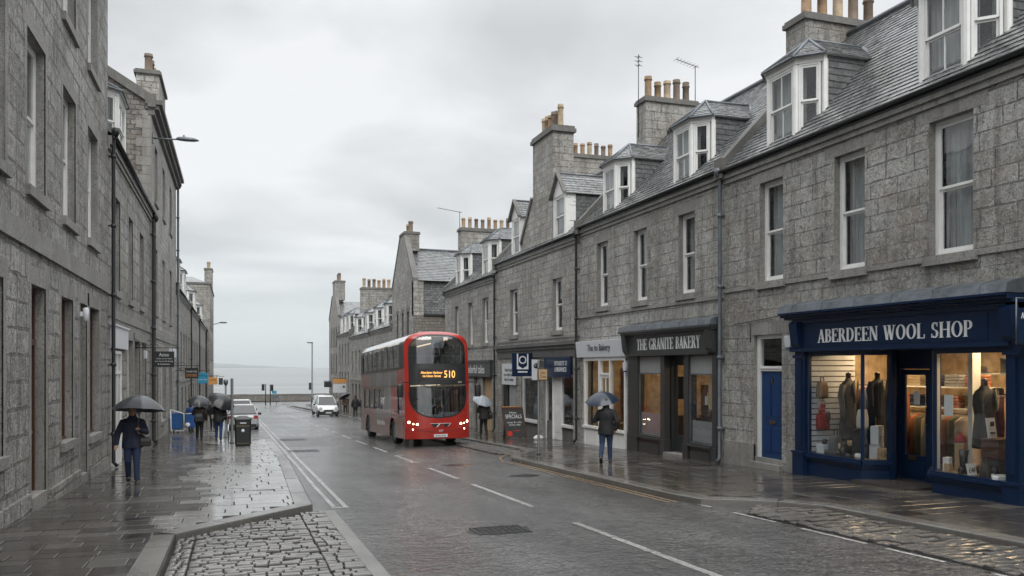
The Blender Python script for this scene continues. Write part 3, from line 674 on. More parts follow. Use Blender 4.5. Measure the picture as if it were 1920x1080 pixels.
def downpipe(root, s, Xf, y, z0, z1, r=.05, mat='black', off=.12):
    m = MB(); x = Xf - s * off; m.tube([(x - s * .06, y, z1 + .02), (x, y, z1 - .22), (x, y, z0 + .14), (x - s * .1, y, z0 + .03)], r, 10)
    z = z0 + .9
    while z < z1 - .4:
        m.lathe((x, y, z), [(r * 1.05, -.05), (r * 1.4, -.045), (r * 1.4, .045), (r * 1.05, .05)], 10); m.box(x, Xf - s * .001, y - .07, y + .07, z - .015, z + .015); z += 1.85
    m.lathe((x - s * .05, y, z1 - .05), [(r, -.12), (r * 2.1, 0), (r * 2.1, .12)], 8)
    return m.build('downpipe', mat, root)
def gutter(root, s, Xf, y0, y1, z, mat='black'):
    m = MB(); x = Xf - s * .17; pr = [(math.cos(t) * .065, math.sin(t) * .065) for t in [R(180 + 20 * i) for i in range(10)]]
    pr = [(x + a, z + b) for a, b in pr]
    rings = [[(a, y, b) for a, b in pr] + [(a + (x - a) * .15, y, b + .01) for a, b in pr[::-1]] for y in (y0, y1)]
    m.loft(rings); m.box(x + s * .05, Xf - s * .003, y0, y1, z - .12, z + .02)
    return m.build('gutter', mat, root)
def canted(root, s, Xf, yc, w, c, zb, zt, xe, ze, sl, fine=True, apex=.72, mun=True, xo=.1, over=.12):
    """canted dormer: front at Xf+s*xo, splayed sides, slate-hung cheeks, piended slate roof; roof plane z = ze + sl*(|x-xe|)"""
    xF = Xf + s * xo; xs = xF + s * c; y0, y1 = yc - w / 2, yc + w / 2
    zr = lambda x: ze + sl * abs(x - xe); xt = xe + s * (zt - ze) / sl
    m = MB()
    # timber corner posts and sill/head boards behind the sashes
    for ya, yb in ((y0 - c, y1 + c),): m.prism([(xF, y0, zb - .12), (xF, y1, zb - .12), (xs, y1 + c, zb - .12), (xs, y0 - c, zb - .12)], (0, 0, .13), 0)
    m.prism([(xF - s * .02, y0 - .01, zt - .14), (xF - s * .02, y1 + .01, zt - .14), (xs, y1 + c + .02, zt - .14), (xs, y0 - c - .02, zt - .14)], (0, 0, .14), 0)
    for px, py in ((xF, y0), (xF, y1), (xs, y0 - c), (xs, y1 + c)): m.lathe((px + s * .05, py + (.04 if py < yc else -.04), zb), [(.075, -.01), (.075, zt - zb - .1)], 8, 0, False)
    # apron of lead
    m.prism([(xF - s * .03, y0, zb - .14), (xF - s * .03, y1, zb - .14), (xF - s * .15, y1 + .1, ze + sl * abs(xF - s * .15 - xe) + .03), (xF - s * .15, y0 - .1, ze + sl * abs(xF - s * .15 - xe) + .03)], (s * .01, 0, -.02), 2)
    # cheeks
    for y, sg in ((y0 - c, -1), (y1 + c, 1)):
        tri = [(xs, y, zr(xs) - .05), (xt, y, zt), (xs, y, zt)]
        if (sg < 0) == (s > 0): pts = tri
        else: pts = tri[::-1]
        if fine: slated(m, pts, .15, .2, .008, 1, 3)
        else: m.face(pts, 1)
        m.box(xs - s * .03, xs + s * .07, y - .02 * 1, y + .02, zr(xs) - .1, zt, 0)
    # roof
    e = over; A = (xF - s * e, y0 - e * .4, zt); B = (xF - s * e, y1 + e * .4, zt); C = (xs - s * e * .5, y0 - c - e, zt); D = (xs - s * e * .5, y1 + c + e, zt)
    ap = (xF + s * (c + .35), yc, zt + apex); xr2 = xe + s * (zt + apex - ze) / sl; Rr = (xr2, yc, zt + apex); C2 = (xt + s * .1, y0 - c - e, zt); D2 = (xt + s * .1, y1 + c + e, zt)
    for i, pts in enumerate(([A, B, ap], [C, A, ap], [B, D, ap], [C2, C, ap, Rr], [D, D2, Rr, ap])):
        if fine: slated(m, pts, .14, .22, .01, 3, 5 + i)
        else: m.face(pts, 3)
    m.face([C2, C, A, B, D, D2], 0)
    for a, b in ((ap, Rr), (A, ap), (B, ap), (C, ap), (D, ap)): m.tube([Vector(a) + Vector((0, 0, .012)), Vector(b) + Vector((0, 0, .02))], .035, 6, 2)
    m.tube([C2, Rr], .06, 5, 2)
    for a, b in ((C, A), (A, B), (B, D)): m.tube([Vector(a), Vector(b)], .03, 6, 2)
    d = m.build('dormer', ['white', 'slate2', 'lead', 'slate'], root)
    # sashes on three faces
    sash(PL((xF, y0 + .06, 0), (0, 1, 0), (-s, 0, 0)), w - .12, zb, zt - .14, d, 0, muntin=mun, curtain='net', fr=.06)
    q = math.sqrt(.5)
    if fine or True:
        L = c / q
        for (sx, sy, ux, uy) in ((xs, y0 - c, -s * q, q), (xF, y1, s * q, q)):
            N = Vector((-s * q, -q if sy < yc else q, 0)); U = Vector((ux, uy, 0))
            sash(PL(Vector((sx, sy, 0)) + U * .07, U, N), L - .14, zb, zt - .14, d, 0, curtain='side', fr=.05)
    return d
def gabled(root, s, Xf, y0, y1, zb, zt, xe, ze, sl, apex=.6, fine=True):
    xF = Xf + s * .02; zr = lambda x: ze + sl * abs(x - xe); xt = xe + s * (zt - ze) / sl; yc = (y0 + y1) / 2
    m = MB(); m.box(xF - s * .02, xF + s * .1, y0, y0 + .13, zb - .1, zt, 0); m.box(xF - s * .02, xF + s * .1, y1 - .13, y1, zb - .1, zt, 0)
    m.box(xF - s * .05, xF + s * .12, y0 - .02, y1 + .02, zb - .14, zb, 0); m.box(xF - s * .03, xF + s * .1, y0 + .13, y1 - .13, zt - .12, zt, 0)
    m.prism([(xF - s * .03, y0, zt), (xF - s * .03, y1, zt), (xF - s * .03, yc, zt + apex)], (s * .06, 0, 0), 0)
    xs = xF + s * .1
    for y, sg in ((y0, -1), (y1, 1)):
        tri = [(xs, y, zr(xs) - .05), (xt, y, zt), (xs, y, zt)]
        pts = tri if (sg < 0) == (s > 0) else tri[::-1]
        slated(m, pts, .15, .2, .008, 1, 3) if fine else m.face(pts, 1)
        m.box(xs - s * .02, xs + s * .3, y - .015, y + .015, zr(xs) - .2, zt, 0)
    xr2 = xe + s * (zt + apex - ze) / sl; e = .12; k_ = apex / (yc - y0); o_ = xF - s * .14
    for y, sg in ((y0 - e, -1), (y1 + e, 1)):
        pts = [(o_, y, zt - e * k_), (xt, y, zt - e * k_), (xr2, yc, zt + apex), (o_, yc, zt + apex)]
        if sg > 0: pts = pts[::-1]
        slated(m, pts, .15, .24, .01, 3, 9) if fine else m.face(pts, 3)
        m.prism([(o_ - s * .04, y, zt - e * k_ - .03), (o_ - s * .04, yc, zt + apex - .03), (o_ - s * .04, yc, zt + apex + .07), (o_ - s * .04, y, zt - e * k_ + .07)], (s * .16, 0, 0), 4)
    m.tube([(o_, yc, zt + apex + .02), (xr2, yc, zt + apex + .02)], .04, 6, 2)
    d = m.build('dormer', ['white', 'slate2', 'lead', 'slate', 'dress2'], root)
    sash(PL((xF, y0 + .15, 0), (0, 1, 0), (-s, 0, 0)), y1 - y0 - .3, zb, zt - .12, d, 0, curtain='blind', fr=.06)
    return d
def house(name, label, s, Xf, y0, y1, eave, xr, zr, xb, mats, ops, group, wins=(), fine=True, course_band=None, corn=True, gut=True, sk=(True, True), z0=None, rooflow=True, plinth=True, floor=3.0, gw=None):
    """shell of a street house. ops: openings in the front. returns its root"""
    z0 = gz(y1) - .4 if z0 is None else z0
    root = thing(name, label, 'building', ((Xf + xb) / 2, (y0 + y1) / 2, gz((y0 + y1) / 2)), 0, group)
    m = MB(); facade(m, s, Xf, y0, y1, z0, eave, ops)
    e = .003; gwm = 0 if gw is None else 2
    gable(m, s, Xf, y0 + e, eave, xr, zr, xb, z0, gwm); gable(m, s, Xf, y1 - e, eave, xr, zr, xb, z0, gwm)
    m.face([(xb, y0 + e, z0), (xb, y1 - e, z0), (xb, y1 - e, eave), (xb, y0 + e, eave)], 0)
    if floor is not None: m.face([(Xf + s * .25, y0 + .01, floor), (Xf + s * .25, y1 - .01, floor), (xb - s * .01, y1 - .01, floor), (xb - s * .01, y0 + .01, floor)], 0)
    if corn: m.box(Xf - s * .10, Xf + s * .1, y0 + e, y1 - e, eave - .24, eave - .01, 1); m.box(Xf - s * .05, Xf + s * .05, y0 + e, y1 - e, eave - .36, eave - .24, 1)
    for zc, hh, pr_ in (course_band or []): m.box(Xf - s * pr_, Xf + s * .05, y0 + e, y1 - e, zc - hh, zc, 1)
    if isinstance(mats, str): mats = [mats, 'dress']
    m.build('wall', mats + ([gw] if gw else []), root)
    xe = Xf - s * .13; r = MB(); sl = (zr - eave) / abs(xr - xe)
    pts = [(xe, y0, eave), (xe, y1, eave), (xr, y1, zr), (xr, y0, zr)]
    if s < 0: pts = pts[::-1]
    if fine: slated(r, pts, .17, .26, .014, 0, int(y0) + 2)
    else:
        L = int(math.hypot(xr - xe, zr - eave) / .22)
        for i in range(L):
            t0, t1 = i / L, (i + 1) / L; A = lambda t, y, up_=0: (xe + (xr - xe) * t, y, eave + (zr - eave) * t + up_)
            r.face([A(t0, y0, .02), A(t0, y1, .02), A(t1, y1, .004), A(t1, y0, .004)]); r.face([A(t0, y0, 0), A(t0, y1, 0), A(t0, y1, .02), A(t0, y0, .02)])
    r.face([(xb, y0, eave - .1), (xb, y1, eave - .1), (xr, y1, zr), (xr, y0, zr)]); r.tube([(xr, y0, zr + .03), (xr, y1, zr + .03)], .09, 8, 1)
    r.build('roof', ['slate', 'lead'], root)
    for q, yy in zip(sk, (y0 + .02, y1 - .02)):
        if q: c = MB(); skew(c, s, xe + s * .1, eave, xr, zr, yy); c.build('skew_coping', 'dress2', root)
    if gut: gutter(root, s, Xf, y0 + .02, y1 - .02, eave - .02)
    return root, xe, sl
def up_windows(root, s, Xf, ops, **kw):
    for o in ops:
        a, b, c, d = o[:4]; k2 = dict(kw)
        if len(o) > 5: k2.update(o[5])
        sash(PL((Xf + s * .15, a, 0), (0, 1, 0), (-s, 0, 0)), b - a, c, d, root, 0, **k2)
# ================================================================== right-hand row
XR = 12.1; GRR = 'granite houses down the right side of the street'
# --- wool shop house
W1 = [(11.02, 11.98, 3.92, 6.38), (13.62, 14.52, 3.93, 6.36), (16.25, 17.16, 3.95, 6.35), (7.2, 8.15, 3.92, 6.38)]
D1 = [(16.3, 17.4, -.42, 2.68, 'door')]
S1 = [(10.0, 15.62, -.75, 3.0, 'plain')]
r1, xe1, sl1 = house('wool_shop_house', 'nearest granite house on the right with the blue wool shop at street level', 1, XR, 4.0, 18.69, 7.0, 15.6, 10.78, 20.5, ['gr1', 'dress'],
                     W1 + D1 + S1, GRR, course_band=[(3.92, .1, .035)], sk=(False, False), floor=3.25)
up_windows(r1, 1, XR, W1, curtain='net')
for yc in (11.78, 16.47): canted(r1, 1, XR, yc, 1.06, .44, 7.12, 8.98, xe1, 7.0, sl1)
stack(r1, 14.2, 16.95, 18.15, 18.95, 9.0, 11.25, 5, 'gr1', h=.95, r=.155, off=.35)
# --- bakery house
W2 = [(20.16, 21.05, 3.97, 6.25), (22.96, 23.87, 3.98, 6.24), (25.8, 26.7, 4.0, 6.24)]
S2 = [(18.95, 24.0, -1.0, 2.9, 'plain'), (24.35, 27.75, -1.1, 2.75, 'plain')]
r2, xe2, sl2 = house('bakery_house', 'granite house holding the charcoal bakery front and the white shop front', 1, XR, 18.69, 28.19, 7.05, 15.6, 10.78, 20.5, ['gr1', 'dress'],
                     W2 + S2, GRR, course_band=[(3.78, .09, .035)], sk=(True, True), floor=3.2)
up_windows(r2, 1, XR, W2[:1], curtain='side'); up_windows(r2, 1, XR, W2[1:2], curtain='net'); up_windows(r2, 1, XR, W2[2:], curtain='side')
for yc in (21.0, 25.9): canted(r2, 1, XR, yc, .98, .42, 7.15, 8.9, xe2, 7.05, sl2)
stack(r2, 14.62, 16.85, 27.85, 28.6, 9.0, 12.1, 5, 'gr1', h=.85, r=.15, off=.3)
downpipe(r2, 1, XR, 18.72, gz(18.7), 7.0, .05, 'lead')
# --- wallhead chimney house
W3 = [(29.98, 31.0, 3.34, 5.42), (35.35, 36.4, 3.35, 5.45)]
S3 = [(28.85, 32.0, -1.2, 2.3, 'plain'), (32.55, 34.9, -1.3, 2.3, 'plain'), (35.55, 37.7, -1.6, 1.95, 'plain')]
r3, xe3, sl3 = house('wallhead_chimney_house', 'granite house whose tall wallhead chimney rises between two gabled dormers', 1, XR, 28.19, 38.43, 6.9, 15.6, 10.6, 20.5, ['gr2', 'dress'],
                     W3 + S3, GRR, course_band=[(3.12, .08, .03)], sk=(False, True), floor=2.85)
up_windows(r3, 1, XR, W3, curtain='blind')
m = MB(); m.box(XR - .1, XR + .3, 28.4, 38.3, 2.62, 2.76, 0); m.box(XR - .18, XR + .1, 28.35, 38.35, 2.76, 2.9, 0); m.box(XR - .04, XR + .25, 28.4, 38.3, 2.3, 2.62, 0); m.build('shop_cornice', 'mould', r3)
gabled(r3, 1, XR, 29.62, 30.92, 7.0, 8.75, xe3, 6.9, sl3, .75)
gabled(r3, 1, XR, 34.98, 36.2, 7.0, 8.75, xe3, 6.9, sl3, .7)
m = MB(); m.prism([(XR + .015, 30.93, 6.6), (XR + .015, 34.85, 6.6), (XR + .015, 34.6, 7.9), (XR + .015, 33.55, 8.95), (XR + .015, 33.35, 9.2), (XR + .015, 33.35, 11.4), (XR + .015, 31.0, 11.4), (XR + .015, 31.0, 7.5)], (.9, 0, 0), 0)
m.box(XR - .08, XR + 1.0, 30.9, 33.45, 11.4, 11.55, 1); m.box(XR - .03, XR + .95, 30.95, 33.4, 11.55, 11.66, 1)
m.prism([(XR - .05, 34.85, 7.35), (XR - .05, 34.95, 7.45), (XR - .05, 33.5, 9.2), (XR - .05, 33.36, 9.1)], (1.0, 0, 0), 1)
ch = m.build('chimney', ['gr2', 'dress2'], r3); pots(ch, [(XR + .45, 31.25 + .37 * i) for i in range(6)], 11.66, .9, .13)
stack(r3, 15.6, 18.4, 38.05, 38.8, 9.0, 12.55, 7, 'gr2', h=.7, r=.13)
downpipe(r3, 1, XR, 28.3, gz(28.3), 6.85); 
# --- three-window house with bay dormers
W4 = [(39.95, 40.95, 3.12, 5.42), (42.8, 43.7, 3.1, 5.38), (45.75, 46.6, 3.1, 5.38)]
S4 = [(39.3, 40.9, -1.7, 1.35, 'door'), (41.9, 42.5, -1.7, 1.35, 'door'), (43.6, 46.5, -.6, 1.35, 'plain')]
r4, xe4, sl4 = house('bay_dormer_house', 'granite house behind the bus with two white bay dormers and an eight pot chimney', 1, XR, 38.43, 48.9, 6.45, 15.5, 9.9, 20.5, ['gr2', 'dress'],
                     W4 + S4, GRR, course_band=[(2.95, .07, .03)], sk=(False, True), floor=2.8)
up_windows(r4, 1, XR, W4, curtain='side')
for yc in (40.75, 46.15): canted(r4, 1, XR, yc, 1.1, .45, 6.6, 8.35, xe4, 6.45, sl4)
stack(r4, 12.95, 16.3, 48.4, 49.1, 8.0, 10.35, 8, 'gr2', h=.75, r=.13)
downpipe(r4, 1, XR, 38.5, gz(38.5), 6.4)
up_windows(r4, 1, XR, S4[2:], mat='black', curtain=None)
# --- gabled house beyond the lane, ridge running back from the street
r5 = thing('gable_fronted_house', 'tall granite house beyond the lane with its gable and chimney towards the street', 'building', (16, 62.6, gz(62.6)), 0, GRR)
ya, yb, ez, rz_, xb = 58.4, 66.9, 8.1, 10.9, 24
W5 = [(60.0, 60.75, 3.2, 6.0), (62.0, 62.7, 3.2, 6.0), (64.1, 64.8, 3.2, 6.0), (60.0, 60.75, .2, 2.3), (62.0, 62.7, .2, 2.3), (64.1, 64.8, .2, 2.3), (60.2, 61.6, -2.2, -.2, 'door'), (63.0, 65.2, -1.6, -.2)]
m = MB(); facade(m, 1, XR, ya, yb, gz(yb) - .4, ez, W5, sill=True)
m.face([(XR, ya, ez), (XR, yb, ez), (XR, yb - 3.4, rz_ + .9), (XR, ya + 3.4, rz_ + .9)])
m.face([(XR, ya, -3), (xb, ya, -3), (xb, ya, 5.6), (XR, ya, 5.6)], 2); m.face([(XR, yb, -3), (xb, yb, -3), (xb, yb, ez), (XR, yb, ez)]); m.face([(xb, ya, -3), (xb, yb, -3), (xb, yb, ez), (xb, (ya + yb) / 2, rz_), (xb, ya, ez)])
m.box(XR, XR + .75, ya - .002, ya + .5, 5.6, ez, 0)
m.face([(XR + .75, ya + .35, 5.6), (xb, ya + .35, 5.6), (xb, ya + .35, ez), (XR + .75, ya + .35, ez)], 2)
for a, b in ((ya, ya + 3.4), (yb, yb - 3.4)): m.prism([(XR - .04, a, ez - .1), (XR - .04, b, rz_ + .78), (XR - .04, b, rz_ + 1.05), (XR - .04, a, ez + .22)], (.4, 0, 0), 1)
m.build('wall', ['gr4', 'dress2', 'rubble'], r5)
m = MB(); yc = (ya + yb) / 2
slated(m, [(xb, ya - .1, ez), (XR + .36, ya - .1, ez), (XR + .36, yc, rz_), (xb, yc, rz_)][::-1], .26, .36, .02, 0); m.face([(XR + .36, yb + .1, ez), (xb, yb + .1, ez), (xb, yc, rz_), (XR + .36, yc, rz_)])
slated(m, [(XR + .77, ya + .3, 5.72), (XR + 3.0, ya + .3, 5.72), (XR + 2.8, ya + .35, ez - .05), (XR + .77, ya + .35, ez - .05)], .2, .3, .015, 0, 7)
m.tube([(XR + .36, yc, rz_ + .04), (xb, yc, rz_ + .04)], .1, 6, 1); m.build('roof', ['slate', 'lead'], r5)
m = MB(); m.box(XR + 3.1, XR + 4.6, ya - .15, ya + .3, 5.7, 6.9, 0); m.box(XR + 2.95, XR + 3.1, ya - .2, ya + .3, 5.65, ez, 0); m.box(XR + .75, XR + 6, ya - .12, ya + .33, 5.58, 5.7, 1); m.build('slate_hung_bay', ['lead', 'black'], r5)
stack(r5, XR + .02, XR + 1.15, yc - .95, yc + .9, rz_ - .2, 12.15, 2, 'gr4', h=.85, r=.2, along='y', off=.5)
up_windows(r5, 1, XR, W5[:6], curtain=None, mat='brown'); up_windows(r5, 1, XR, W5[7:], curtain=None, mat='black')
m = MB(); p = front(1, XR + .2, 60.2, 61.6); p.box(m, 0, 1.4, -2.1, -.2, -.06, 0); m.build('door', 'brown', r5)
# lane wall at the back of the gap, so the lane is closed
t = thing('lane_wall', 'rough stone wall closing the lane beside the three-window house', 'wall', (17, 53.6, gz(53)))
m = MB(); m.box(18, 18.5, 49.2, 58.3, -2.3, 1.6); m.build('wall', 'rubble', t); m = MB(); m.box(17.95, 18.55, 49.2, 58.3, 1.6, 1.75); m.build('coping', 'dress2', t)
# --- far houses
def far_ops(y0, y1, n, z, h=2.2, w=.9, off=1.3): return [(y0 + off + (y1 - y0 - 2 * off - w) * i / max(1, n - 1), y0 + off + (y1 - y0 - 2 * off - w) * i / max(1, n - 1) + w, z, z + h) for i in range(n)]
W6 = far_ops(66.9, 78.5, 4, 1.7); S6 = far_ops(66.9, 78.5, 4, -1.7, 2.3, 1.6, 1.0)
r6, xe6, sl6 = house('white_dormer_house', 'far granite house just past the bus with two large white dormers', 1, XR, 66.9, 78.5, 5.25, 15.8, 9.2, 21, ['gr4', 'dress'], W6 + S6, GRR, fine=False, course_band=[(.95, .1, .05)])
up_windows(r6, 1, XR, W6 + S6, curtain=None, mat='brown')
for yc in (70.5, 76.0): canted(r6, 1, XR, yc, 1.3, .5, 5.45, 7.3, xe6, 5.25, sl6, fine=False, mun=False)
W7 = far_ops(78.5, 92.5, 5, 1.4); S7 = far_ops(78.5, 92.5, 5, -2.2, 2.3, 1.5, 1.0)
r7, xe7, sl7 = house('long_dormered_house', 'far granite house with a wide six pot chimney on its ridge', 1, XR, 78.5, 92.5, 5.2, 16, 9.6, 22, ['gr4', 'dress'], W7 + S7, GRR, fine=False, course_band=[(.55, .1, .05)])
up_windows(r7, 1, XR, W7 + S7, curtain=None, mat='brown')
for yc in (81.5, 89.0): canted(r7, 1, XR, yc, 1.4, .55, 5.4, 7.2, xe7, 5.2, sl7, fine=False, mun=False)
stack(r7, 12.9, 16.3, 89.6, 90.6, 6.5, 10.5, 6, 'gr4', h=1.0, r=.2, off=.35)
W8 = far_ops(92.5, 104, 4, 2.3, 2.3, 1.0) + far_ops(92.5, 104, 4, -1.0, 2.3, 1.0); S8 = far_ops(92.5, 104, 3, -3.6, 1.9, 1.9)
r8, xe8, sl8 = house('three_storey_house', 'far three-storey granite house with the white dormers next to the end gable', 1, XR, 92.5, 104, 5.8, 15.6, 9.0, 21, ['gr4', 'dress'], W8 + S8, GRR, fine=False, course_band=[(-1.5, .1, .05)])
up_windows(r8, 1, XR, W8 + S8, curtain=None, mat='brown')
for yc in (95.0, 98.5, 102.0): canted(r8, 1, XR, yc, 1.4, .5, 6.0, 7.9, xe8, 5.8, sl8, fine=False, mun=False)
r9 = thing('end_gable_house', 'last granite house on the right with a narrow gable chimney against the sea', 'building', (16, 109, gz(109)), 0, GRR)
W9 = [(105.5 + 2.6 * i, 106.4 + 2.6 * i, z, z + 2.1) for i in range(3) for z in (4.6, 1.2, -2.6)]
m = MB(); facade(m, 1, XR, 104, 114.4, -4.6, 8.2, W9); m.face([(XR, 104, 8.2), (XR, 114.4, 8.2), (XR, 110.6, 11.0), (XR, 107.2, 11.0)])
m.face([(XR, 104, -4.5), (22, 104, -4.5), (22, 104, 8.2), (XR, 104, 8.2)]); m.face([(XR, 114.4, -4.5), (22, 114.4, -4.5), (22, 114.4, 8.2), (XR, 114.4, 8.2)]); m.face([(22, 104, -4.5), (22, 114.4, -4.5), (22, 114.4, 8.2), (22, 109, 10.4), (22, 104, 8.2)])
for a, b in ((104, 107.2), (114.4, 110.6)): m.prism([(XR - .06, a, 8.1), (XR - .06, b, 10.9), (XR - .06, b, 11.2), (XR - .06, a, 8.4)], (.4, 0, 0), 1)
m.build('wall', ['gr4', 'dress2'], r9)
m = MB(); m.face([(XR + .3, 104, 8.2), (22, 104, 8.2), (22, 109, 10.4), (XR + .3, 109, 10.4)]); m.face([(XR + .3, 114.4, 8.2), (22, 114.4, 8.2), (22, 109, 10.4), (XR + .3, 109, 10.4)]); m.build('roof', 'slate', r9)
stack(r9, XR + .02, XR + 1.3, 107.6, 110.2, 10.5, 13.0, 2, 'gr4', h=1.0, r=.22, along='y', off=.7); up_windows(r9, 1, XR, W9, curtain=None, mat='brown')
# aerials
def aerial(name, label, x, y, z0, h, dx, kind=0):
    t = thing(name, label, 'aerial', (x, y, z0)); m = MB(); m.tube([(x, y, z0), (x, y, z0 + h)], .018, 6); m.build('mast', 'black', t)
    m = MB()
    if kind == 0:
        m.tube([(x - dx, y - .1, z0 + h + .12), (x + .15, y, z0 + h - .05)], .014, 5)
        for i in range(7): a = i / 6; m.tube([(x - dx * a, y - .22 - .1 * a, z0 + h + .15 * a - .04), (x - dx * a, y + .2 - .1 * a, z0 + h + .15 * a - .04)], .009, 4)
    else:
        for i in range(3): m.tube([(x - .16, y, z0 + h - .1 - .16 * i), (x + .16, y, z0 + h - .1 - .16 * i)], .012, 5); m.tube([(x, y - .12, z0 + h - .1 - .16 * i), (x, y + .12, z0 + h - .1 - .16 * i)], .012, 5)
    m.build('antenna', 'black', t)
aerial('television_aerial', 'thin straight pole aerial left of the five pot chimney', 14.5, 28.2, 10.6, 3.15, .2, 1)
aerial('television_aerial', 'slanting comb aerial right of the five pot chimney', 16.95, 28.2, 11.6, 2.0, .9)
aerial('television_aerial', 'bent aerial beside the eight pot chimney', 12.95, 48.7, 9.9, 1.45, 1.4)
# ================================================================== left-hand row
XL = -3.2; GRL = 'granite houses down the left side of the street'
cols = [(12.4, 13.85), (15.2, 16.58), (18.15, 19.5), (21.06, 22.45)]
U1 = [(a, b, 4.86, 7.45) for a, b in cols]; U2 = [(a, b, 8.85, 11.2) for a, b in cols]
DW = [(15.5, 16.6, -.3, 3.28, 'door'), (20.05, 20.9, -.5, 3.3, 'door')]; GW = [(12.2, 13.75, .6, 3.2), (18.0, 19.2, .42, 3.28), (21.3, 22.7, .3, 3.3)]
l1, _, _ = house('tall_corner_house', 'nearest house on the left, tall rock-faced granite with brown doors', -1, XL, 6.0, 24.15, 12.3, -9, 16, -14, ['gr3', 'dress'], U1 + U2 + DW + GW, GRL,
                 course_band=[(4.2, .36, .05)], sk=(False, False), floor=4.0, fine=False)
up_windows(l1, -1, XL, U1 + U2, curtain='net')
for i, o in enumerate(GW): sash(PL((XL - .15, o[0], 0), (0, 1, 0), (1, 0, 0)), o[1] - o[0], o[2], o[3], l1, 0, mat='brown', curtain='net', split=.6)
m = MB()
for (a, b, c, d, _k) in DW:
    p = PL((XL - .17, a, 0), (0, 1, 0), (1, 0, 0)); w_ = b - a
    m = MB(); p.box(m, 0, .07, c, d, -.1, 0); p.box(m, w_ - .07, w_, c, d, -.1, 0); p.box(m, .07, w_ - .07, d - .07, d, -.1, 0); p.box(m, .07, w_ - .07, 2.28, 2.38, -.1, .03)
    p.box(m, .075, w_ - .075, c + .02, 2.275, -.09, -.04)
    for u0, u1 in ((.16, w_ / 2 - .04), (w_ / 2 + .04, w_ - .16)):
        for z0, z1 in ((c + .2, c + .85), (c + 1.05, 2.15)): p.box(m, u0, u1, z0, z1, -.04, -.022)
    dd = m.build('door', 'brown', l1); g = MB(); p.quad(g, .07, w_ - .07, 2.38, d - .07, -.05); g.build('fanlight', 'glass', dd)
    g = MB(); g.lathe((0, 0, 0), [(.03, 0), (.035, .02), (.01, .03)], 10); g.v = [p.at(w_ - .14 + vx, c + 1.05 + vy, -.04 + vz) for vx, vy, vz in g.v]; g.build('handle', 'pot', dd)
    m = MB(); m.box(XL + .02, XL - .3, a - .05, b + .05, c - .35, c + .015, 0); m.build('doorstep', 'dress', l1)
for a, b in ((6.0, 15.28), (16.82, 19.85), (21.1, 24.15)): m = MB(); m.box(XL + .06, XL - .1, a, b, gz(b) - .4, gz(b) + .33); m.build('plinth', 'gr3', l1)
m = MB(); m.box(XL + .3, XL - .2, 6, 24.2, 12.1, 12.3); m.box(XL + .2, XL - .2, 6, 24.18, 11.95, 12.1); m.build('cornice', 'dress2', l1)
downpipe(l1, -1, XL, 24.3, gz(24.3), 8.2)
t = tag(None or (lambda mb: (mb.lathe((XL + .12, 20.0, 3.05), [(.03, -.16), (.06, -.14), (.06, .12), (.03, .14)], 10), mb.box(XL + .001, XL + .14, 19.97, 20.03, 3.0, 3.1), mb)[2])(MB()).build('wall_lantern', ['signw']), 'small white lantern on the wall between the brown door and the next window', 'lantern')
# --- second house
C2 = [(25.5, 26.6, 4.05, 6.7), (28.65, 29.8, 4.03, 6.68), (31.9, 33.1, 4.05, 6.67)]
G2 = [(24.75, 26.5, -1.0, 2.35, 'plain'), (28.4, 29.95, -.2, 2.75), (30.3, 32.0, -1.0, 2.78, 'door'), (32.6, 34.1, -.3, 2.8)]
l2, xe, sl = house('low_left_house', 'low granite house with a white dormer, between the two tall houses on the left', -1, XL, 24.15, 36.0, 8.05, -8, 12.2, -14, ['gr3', 'dress'], C2 + G2, GRL, course_band=[(3.5, .25, .03)], sk=(False, False), floor=3.4)
up_windows(l2, -1, XL, C2, curtain='side')
canted(l2, -1, XL, 27.7, 1.6, .55, 8.3, 10.05, xe, 8.05, sl, xo=.08)
for o in (G2[1], G2[3]): sash(PL((XL - .15, o[0], 0), (0, 1, 0), (1, 0, 0)), o[1] - o[0], o[2], o[3], l2, 0, curtain='net')
m = MB(); p = PL((XL - .2, 30.3, 0), (0, 1, 0), (1, 0, 0)); p.box(m, 0, 1.7, -1, 2.1, -.06, 0); p.box(m, .12, .78, -.7, .5, 0, .02); p.box(m, .92, 1.58, -.7, .5, 0, .02); p.box(m, .12, .78, .7, 1.95, 0, .02); p.box(m, .92, 1.58, .7, 1.95, 0, .02); m.build('door', 'brown', l2)
m = MB(); p = PL((XL + .06, 24.75, 0), (0, 1, 0), (1, 0, 0)); 
for u0, u1 in ((0, .09), (.9, .97), (1.66, 1.75)): p.box(m, u0, u1, -.95, 2.35, -.08, 0)
p.box(m, .09, 1.66, 1.7, 1.78, -.07, -.005); p.box(m, .09, 1.66, 2.27, 2.35, -.07, -.005); p.box(m, .09, .9, -.95, -.15, -.07, -.01); p.box(m, .09, .9, -.15, -.07, -.07, .04)
p.box(m, .97, 1.66, -.95, .1, -.06, -.015); p.box(m, .97, 1.05, .1, 1.7, -.06, -.015); p.box(m, 1.58, 1.66, .1, 1.7, -.06, -.015)
sf = m.build('shopfront', 'white', l2); g = MB(); p.quad(g, .09, 1.66, -.1, 2.27, -.04); g.build('pane', 'glass', sf)
m = MB(); m.box(XL + .1, XL - .05, 24.6, 27.75, 2.42, 3.02); m.box(XL + .14, XL - .02, 24.55, 27.8, 3.02, 3.07); sb = m.build('sign_board', 'signw', l2)
downpipe(l2, -1, XL, 35.6, gz(35.6), 7.9)
t = thing('burglar_alarm', 'pale blue alarm box on the left wall above the low house doors', 'alarm box', (XL, 33.3, 2.35)); m = MB(); m.prism([(XL + .1, 33.15, 2.2), (XL + .1, 33.45, 2.2), (XL + .1, 33.5, 2.5), (XL + .1, 33.1, 2.5)], (-.1, 0, 0)); m.build('casing', 'signw', t, bevel=.02)
